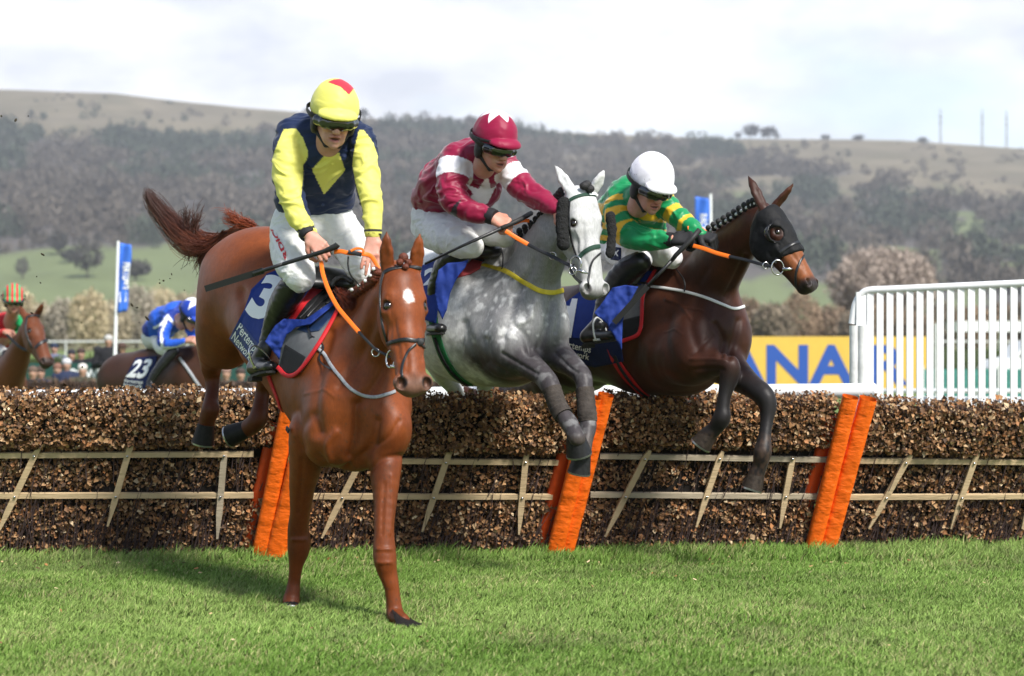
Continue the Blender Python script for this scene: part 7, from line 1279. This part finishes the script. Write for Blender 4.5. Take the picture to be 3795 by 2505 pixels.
# ------------------------------------------------------------------ the two riders following behind
def far_horse(label, F, ells, neck, poll, muz, d, yaw, ears, legs, colr, h=.014):
    pts = [P(*e[:3]) for e in ells] + [P(*poll, d), P(*muz, d)] + [P(*q[:3]) for l in legs for q in l]; a = np.array(pts); root = empty('racehorse', (a[:, 0].mean(), a[:, 1].mean(), 0), label, 'horse')
    S = Sdf(a.min(0) - .5, a.max(0) + .5, h); F = nrm(F); U = nrm(V3(0, 0, 1) - F * F[2]); L = np.cross(U, F); H = head_frame(poll, muz, d, yaw, .60, 1.0)
    for e in ells: S.ell(P(*e[:3]), e[3], F, U, L, .10)
    S.chain([(P(*q[:3]), q[3]) for q in neck], .08, L, .8)
    for l in legs: S.chain(pxchain(l), .03)
    head_sdf(S, H, ears)
    def col(v, N):
        n = fbm(v * 5, 3, 3); c = np.tile(colr, (len(v), 1)) * (.7 + .6 * n)[:, None]; c, a_, f, l, on = head_marks(v, H, c, np.linalg.norm(v - H.o, axis=1) < .7); return mixc(c, V3(.02, .015, .013)[None], sstep(a_, .50, .56) * on * .9)
    body, bv, v, f = horse_body('body', root, S, col, M_coat); eye_obj(H, root, M_eye); return root, bv, H
def far_riders():
    # left: bay with the rider in red and green
    R, bv, H = far_horse('bay horse with only head and neck in view at the left edge', V3(.55, -.8, 0), [(-160, 1420, 22.6, (.42, .34, .28)), (-60, 1430, 22.2, (.42, .36, .28)), (10, 1430, 21.8, (.32, .36, .26))], [(30, 1400, 21.6, .22), (62, 1330, 21.4, .17), (92, 1255, 21.2, .125), (115, 1195, 21.05, .10)], (120, 1165), (188, 1335), 21.0, 38, [(P(72, 1135, 21.05), V3(0, -1, 0)), (P(161, 1120, 20.95), V3(.5, -.8, 0))], [[(0, 1500, 21.7, 30), (10, 1600, 21.6, 20), (5, 1750, 21.6, 14)], [(-60, 1500, 21.9, 30), (-60, 1600, 21.9, 20), (-50, 1750, 21.8, 14)], [(-160, 1500, 22.6, 30), (-160, 1750, 22.8, 14)]], V3(.12, .036, .014))
    br = empty('bridle', P(130, 1250, 21)); setpar(br, R)
    for n, q, w in (('browband', [(100, 1176), (125, 1170), (150, 1172)], .03), ('cheek_strap', [(101, 1178), (98, 1230), (120, 1290)], .025), ('noseband', [(132, 1290), (150, 1272), (172, 1262), (186, 1268)], .035)): strap(n, bv, q, w, .008, M_leather, br, .006, 6, 2)
    b = MB(); ringo(b, P(142, 1306, 20.9), .04, .008); b.build('bit', M_steel, br, smooth=True); rein('rein', [(140, 1306, 20.9), (80, 1290, 21), (25, 1240, 21.1)], .03, .01, M_leather, br)
    root = empty('person', P(20, 1300, 21.9), 'jockey in red and green silks with a striped cap at the far left', 'person'); H = HFrame((50, 1160), 21.3, 15, 15, 0, 1.12); X, Y, Z = V3(.9, .4, 0), V3(-.4, .9, 0), V3(0, 0, 1)
    J = Sdf((-6.3, 20.9, .9), (-5.0, 22.8, 2.2), .014); J.ell(P(0, 1250, 22.1), (.2, .2, .14), X, Y, Z, .06); J.ell(P(30, 1205, 21.8), (.21, .2, .15), X, Y, Z, .08); J.chain(pxchain([(-5, 1190, 21.7, 20), (-20, 1240, 21.5, 18), (15, 1230, 21.3, 12)]), .02); J.chain(pxchain([(75, 1195, 21.6, 18), (92, 1225, 21.5, 16), (60, 1240, 21.3, 11)]), .02)
    jr = V3(.50, .012, .016); jg = V3(.01, .24, .075); garment('silks', root, J, lambda v, N: np.where((topx(v)[0] > 34)[:, None], jg, jr), M_silk, .008, (7, 7, 17), 3, 1)
    B = Sdf((-6.5, 21, .5), (-5.0, 23, 1.9), .015); B.ell(P(-10, 1290, 22.2), (.2, .2, .15), k=.05); B.chain(pxchain([(-20, 1290, 22.1, 22), (5, 1300, 21.8, 20), (20, 1310, 21.7, 15)]), .04); garment('breeches', root, B, None, M_breech, .004)
    K = Sdf((-6.5, 21, .3), (-5.0, 23, 1.6), .015); K.chain(pxchain([(22, 1310, 21.6, 16), (5, 1370, 21.6, 14), (-10, 1430, 21.6, 11), (10, 1440, 21.5, 10)]), .02); garment('boot', root, K, None, M_boot, 0)
    S = Sdf((-6.3, 20.8, .9), (-5.0, 22.8, 2.3), .012); human_head(S, H, .006); S.chain([(H(.2, -.05), .056), (P(35, 1210, 21.7), .09), (P(0, 1260, 22.1), .12)], .04); hand(S, P(18, 1228, 21.28), V3(.7, -.6, -.2), V3(0, -.6, .8), -1, (60, 70, 50), 1.2); jockey_common(root, S, H)
    helmet(H, root, lambda v, N: np.where((np.mod(((v - H.o) @ H.l) / .052, 1) > .5)[:, None], V3(.60, .03, .04), V3(.04, .36, .14)))
    # right: dark bay with the rider in blue
    R, bv, H = far_horse('dark bay horse carrying number 23 behind the hurdle', V3(.85, -.52, 0), [(470, 1410, 20.6, (.36, .30, .26)), (560, 1405, 20.4, (.42, .33, .28)), (660, 1405, 20.2, (.40, .36, .27)), (720, 1400, 20.0, (.26, .34, .24))], [(740, 1385, 19.95, .22), (780, 1330, 19.85, .16), (815, 1280, 19.8, .12), (838, 1250, 19.75, .10)], (842, 1238), (905, 1345), 19.7, 50, [(P(812, 1205, 19.8), V3(0, -1, 0)), (P(868, 1206, 19.7), V3(.5, -.8, 0))], [[(720, 1490, 20.0, 32), (760, 1560, 19.9, 20), (750, 1700, 19.9, 12)], [(690, 1490, 20.1, 32), (700, 1600, 20.0, 18), (690, 1740, 20, 12)], [(470, 1470, 20.6, 36), (440, 1560, 20.8, 18), (430, 1720, 20.9, 12)], [(500, 1470, 20.5, 36), (490, 1600, 20.6, 18), (480, 1740, 20.6, 12)]], V3(.050, .020, .011))
    strands([np.array([P(435 - 30 * t * k_ + RNG.normal(0, 6), 1375 + 90 * t + RNG.normal(0, 6), 20.8 + .2 * t) for t in np.linspace(0, 1, 6)]) for k_ in RNG.uniform(.3, 1.6, 160)], .005, .002, 'tail', MATS['hair'], R, [V3(.012, .01, .01)] * 160)
    nc = empty('number_cloth', P(520, 1380, 20.2)); setpar(nc, R); o, b1 = cloth('blue_cloth', bv, [(503, 1326), (582, 1318), (572, 1370), (540, 1446), (454, 1432), (470, 1385)], M_navyc, nc, .02, .006, 6, 4)
    text_on('number', '23', [(506, 1334), (572, 1330), (536, 1404), (466, 1398)], b1, M_white, o, .03, .006); text_on('sponsor_name', 'Pertemps\nNetwork', [(464, 1404), (532, 1410), (528, 1438), (458, 1432)], b1, M_white, o, .01, .006, line=.85)
    strap('breast_girth', bv, [(667, 1327), (700, 1372), (735, 1425), (758, 1460)], .03, .01, M_reflect, R, .006)
    bb = empty('bridle', P(880, 1290, 19.7)); setpar(bb, R); strap('noseband', bv, [(868, 1310), (885, 1296), (902, 1290)], .035, .008, M_leather, bb, .006); strap('cheek_strap', bv, [(845, 1245), (850, 1280), (862, 1312)], .025, .008, M_leather, bb, .006)
    root = empty('person', P(620, 1300, 20.2), 'jockey crouching in royal blue silks with white seams behind the hurdle', 'person'); H = HFrame((708, 1226), 19.75, 55, 34, 0, 1.12); X, Y, Z = V3(.6, .8, 0), V3(-.8, .6, 0), V3(0, 0, 1)
    J = Sdf((-4.1, 19.3, 1.0), (-3.0, 20.9, 2.1), .012); pc = pxchain; J.ell(P(588, 1222, 20.35), (.17, .17, .13), X, Y, Z, .06); J.ell(P(618, 1185, 20.2), (.19, .19, .15), X, Y, Z, .08); J.ell(P(660, 1165, 20.05), (.18, .16, .14), X, Y, Z, .08)
    A = [(640, 1165, 19.95, 24), (612, 1215, 19.85, 23), (604, 1268, 19.8, 20), (640, 1275, 19.75, 16), (682, 1264, 19.7, 12)]; J.chain(pc(A), .02); J.chain(pc([(690, 1180, 19.95, 20), (712, 1240, 19.8, 16), (725, 1262, 19.7, 12)]), .02); rb = V3(.022, .10, .55); wh = V3(.75, .78, .85)
    def jc(v, N):
        x, y = topx(v); c = np.tile(rb, (len(v), 1)); dk = fbm(v * 3, 2, 4) > .55; c[dk] = V3(.015, .04, .28)
        for q in ([(600, 1290), (598, 1230), (622, 1172), (645, 1200)], [(572, 1215), (600, 1200), (622, 1168)], [(604, 1290), (650, 1290), (688, 1275)]):
            for (x0, y0), (x1, y1) in zip(q[:-1], q[1:]): c[(lambda t: np.hypot(x - x0 - t * (x1 - x0), y - y0 - t * (y1 - y0)) < 5)(np.clip(((x - x0) * (x1 - x0) + (y - y0) * (y1 - y0)) / ((x1 - x0) ** 2 + (y1 - y0) ** 2), 0, 1))] = wh
        return c
    garment('silks', root, J, jc, M_silk, .010, (7, 7, 17), 33, 1)
    B = Sdf((-4.3, 19.4, .7), (-3.0, 21.0, 1.8), .014); B.ell(P(580, 1252, 20.4), (.16, .17, .14), k=.05); B.chain(pc([(576, 1250, 20.35, 22), (600, 1290, 20.0, 24), (640, 1300, 19.85, 18)]), .04); garment('breeches', root, B, None, M_breech, .004)
    K = Sdf((-4.4, 19.2, .3), (-3.0, 21.0, 1.6), .013); K.chain(pc([(642, 1302, 19.8, 20), (610, 1340, 19.8, 20), (575, 1385, 19.8, 16), (556, 1425, 19.8, 14), (575, 1445, 19.7, 15)]), .02); garment('boot', root, K, None, M_boot, .003)
    S = Sdf((-4.1, 19.2, 1.0), (-3.0, 20.9, 2.1), .011); human_head(S, H, .006); S.chain([(H(.2, -.05), .056), (P(650, 1175, 20.05), .09), (P(590, 1225, 20.35), .12), (P(580, 1255, 20.4), .10)], .04); hand(S, P(690, 1262, 19.7), V3(.8, -.4, .1), V3(0, -.7, .7), -1, (60, 70, 50), 1.25); jockey_common(root, S, H)
    def hc(v, N):
        q = (v - H.o) / H.s; a, f, l = q @ H.a, q @ H.f, q @ H.l; r = np.hypot(f + .012, l); an = np.arctan2(l, f + .012); c = np.tile(V3(.016, .05, .36), (len(v), 1)); c[(r < .052 + .05 * (1 - 2 * abs(np.mod(an / (2 * math.pi / 5) + .5, 1) - .5)) ** 1.0) & (a < .06)] = V3(.8, .8, .84); return c
    helmet(H, root, hc)
far_riders()
# turf kicked up by the horses
def clods():
    m = mat('flying_turf', (.035, .028, .016), rough=.95, var=(60, .5)); sp = [(26, 1128), (136, 1025), (150, 1048), (158, 943), (118, 1160), (302, 1196), (305, 1360), (516, 1196), (508, 1140), (591, 1036), (630, 1032), (606, 1040), (683, 1075), (636, 1016), (592, 1049), (545, 1180), (489, 1130), (105, 430), (58, 445), (5, 430), (346, 1450), (1755, 1463), (1650, 1492), (1700, 1478)]
    for i, (x, y) in enumerate(sp):
        d = 11.2 + .6 * math.sin(i * 3.7); r = .003 + .004 * RNG.random(); b = MB(); a = nrm(RNG.normal(0, 1, 3)); b.sphere(P(x, y, d), r * RNG.uniform(1, 2.6), r, r * .8, 4, X=a, Y=np.cross(a, V3(0, 1, .2)), Z=np.cross(a, np.cross(a, V3(0, 1, .2)))); o = b.build('turf_clod', m); tag(o, 'small dark clod of turf flying through the air', 'turf clod', 'turf kicked up into the air')
clods()
def haze(dens=.00018):
    m = bpy.data.materials.new('haze_air'); m.use_nodes = True; nt = m.node_tree; nt.nodes.clear(); o = nt.nodes.new('ShaderNodeOutputMaterial'); v = nt.nodes.new('ShaderNodeVolumePrincipled'); v.inputs['Density'].default_value = dens; v.inputs['Color'].default_value = (.88, .92, 1.0, 1); v.inputs['Anisotropy'].default_value = .2
    nt.links.new(v.outputs[0], o.inputs['Volume']); b = MB(); b.box(V3(0, 1600, 155), 3400, 1750, 160); ob = b.build('haze', m); ob['kind'] = 'stuff'
haze()
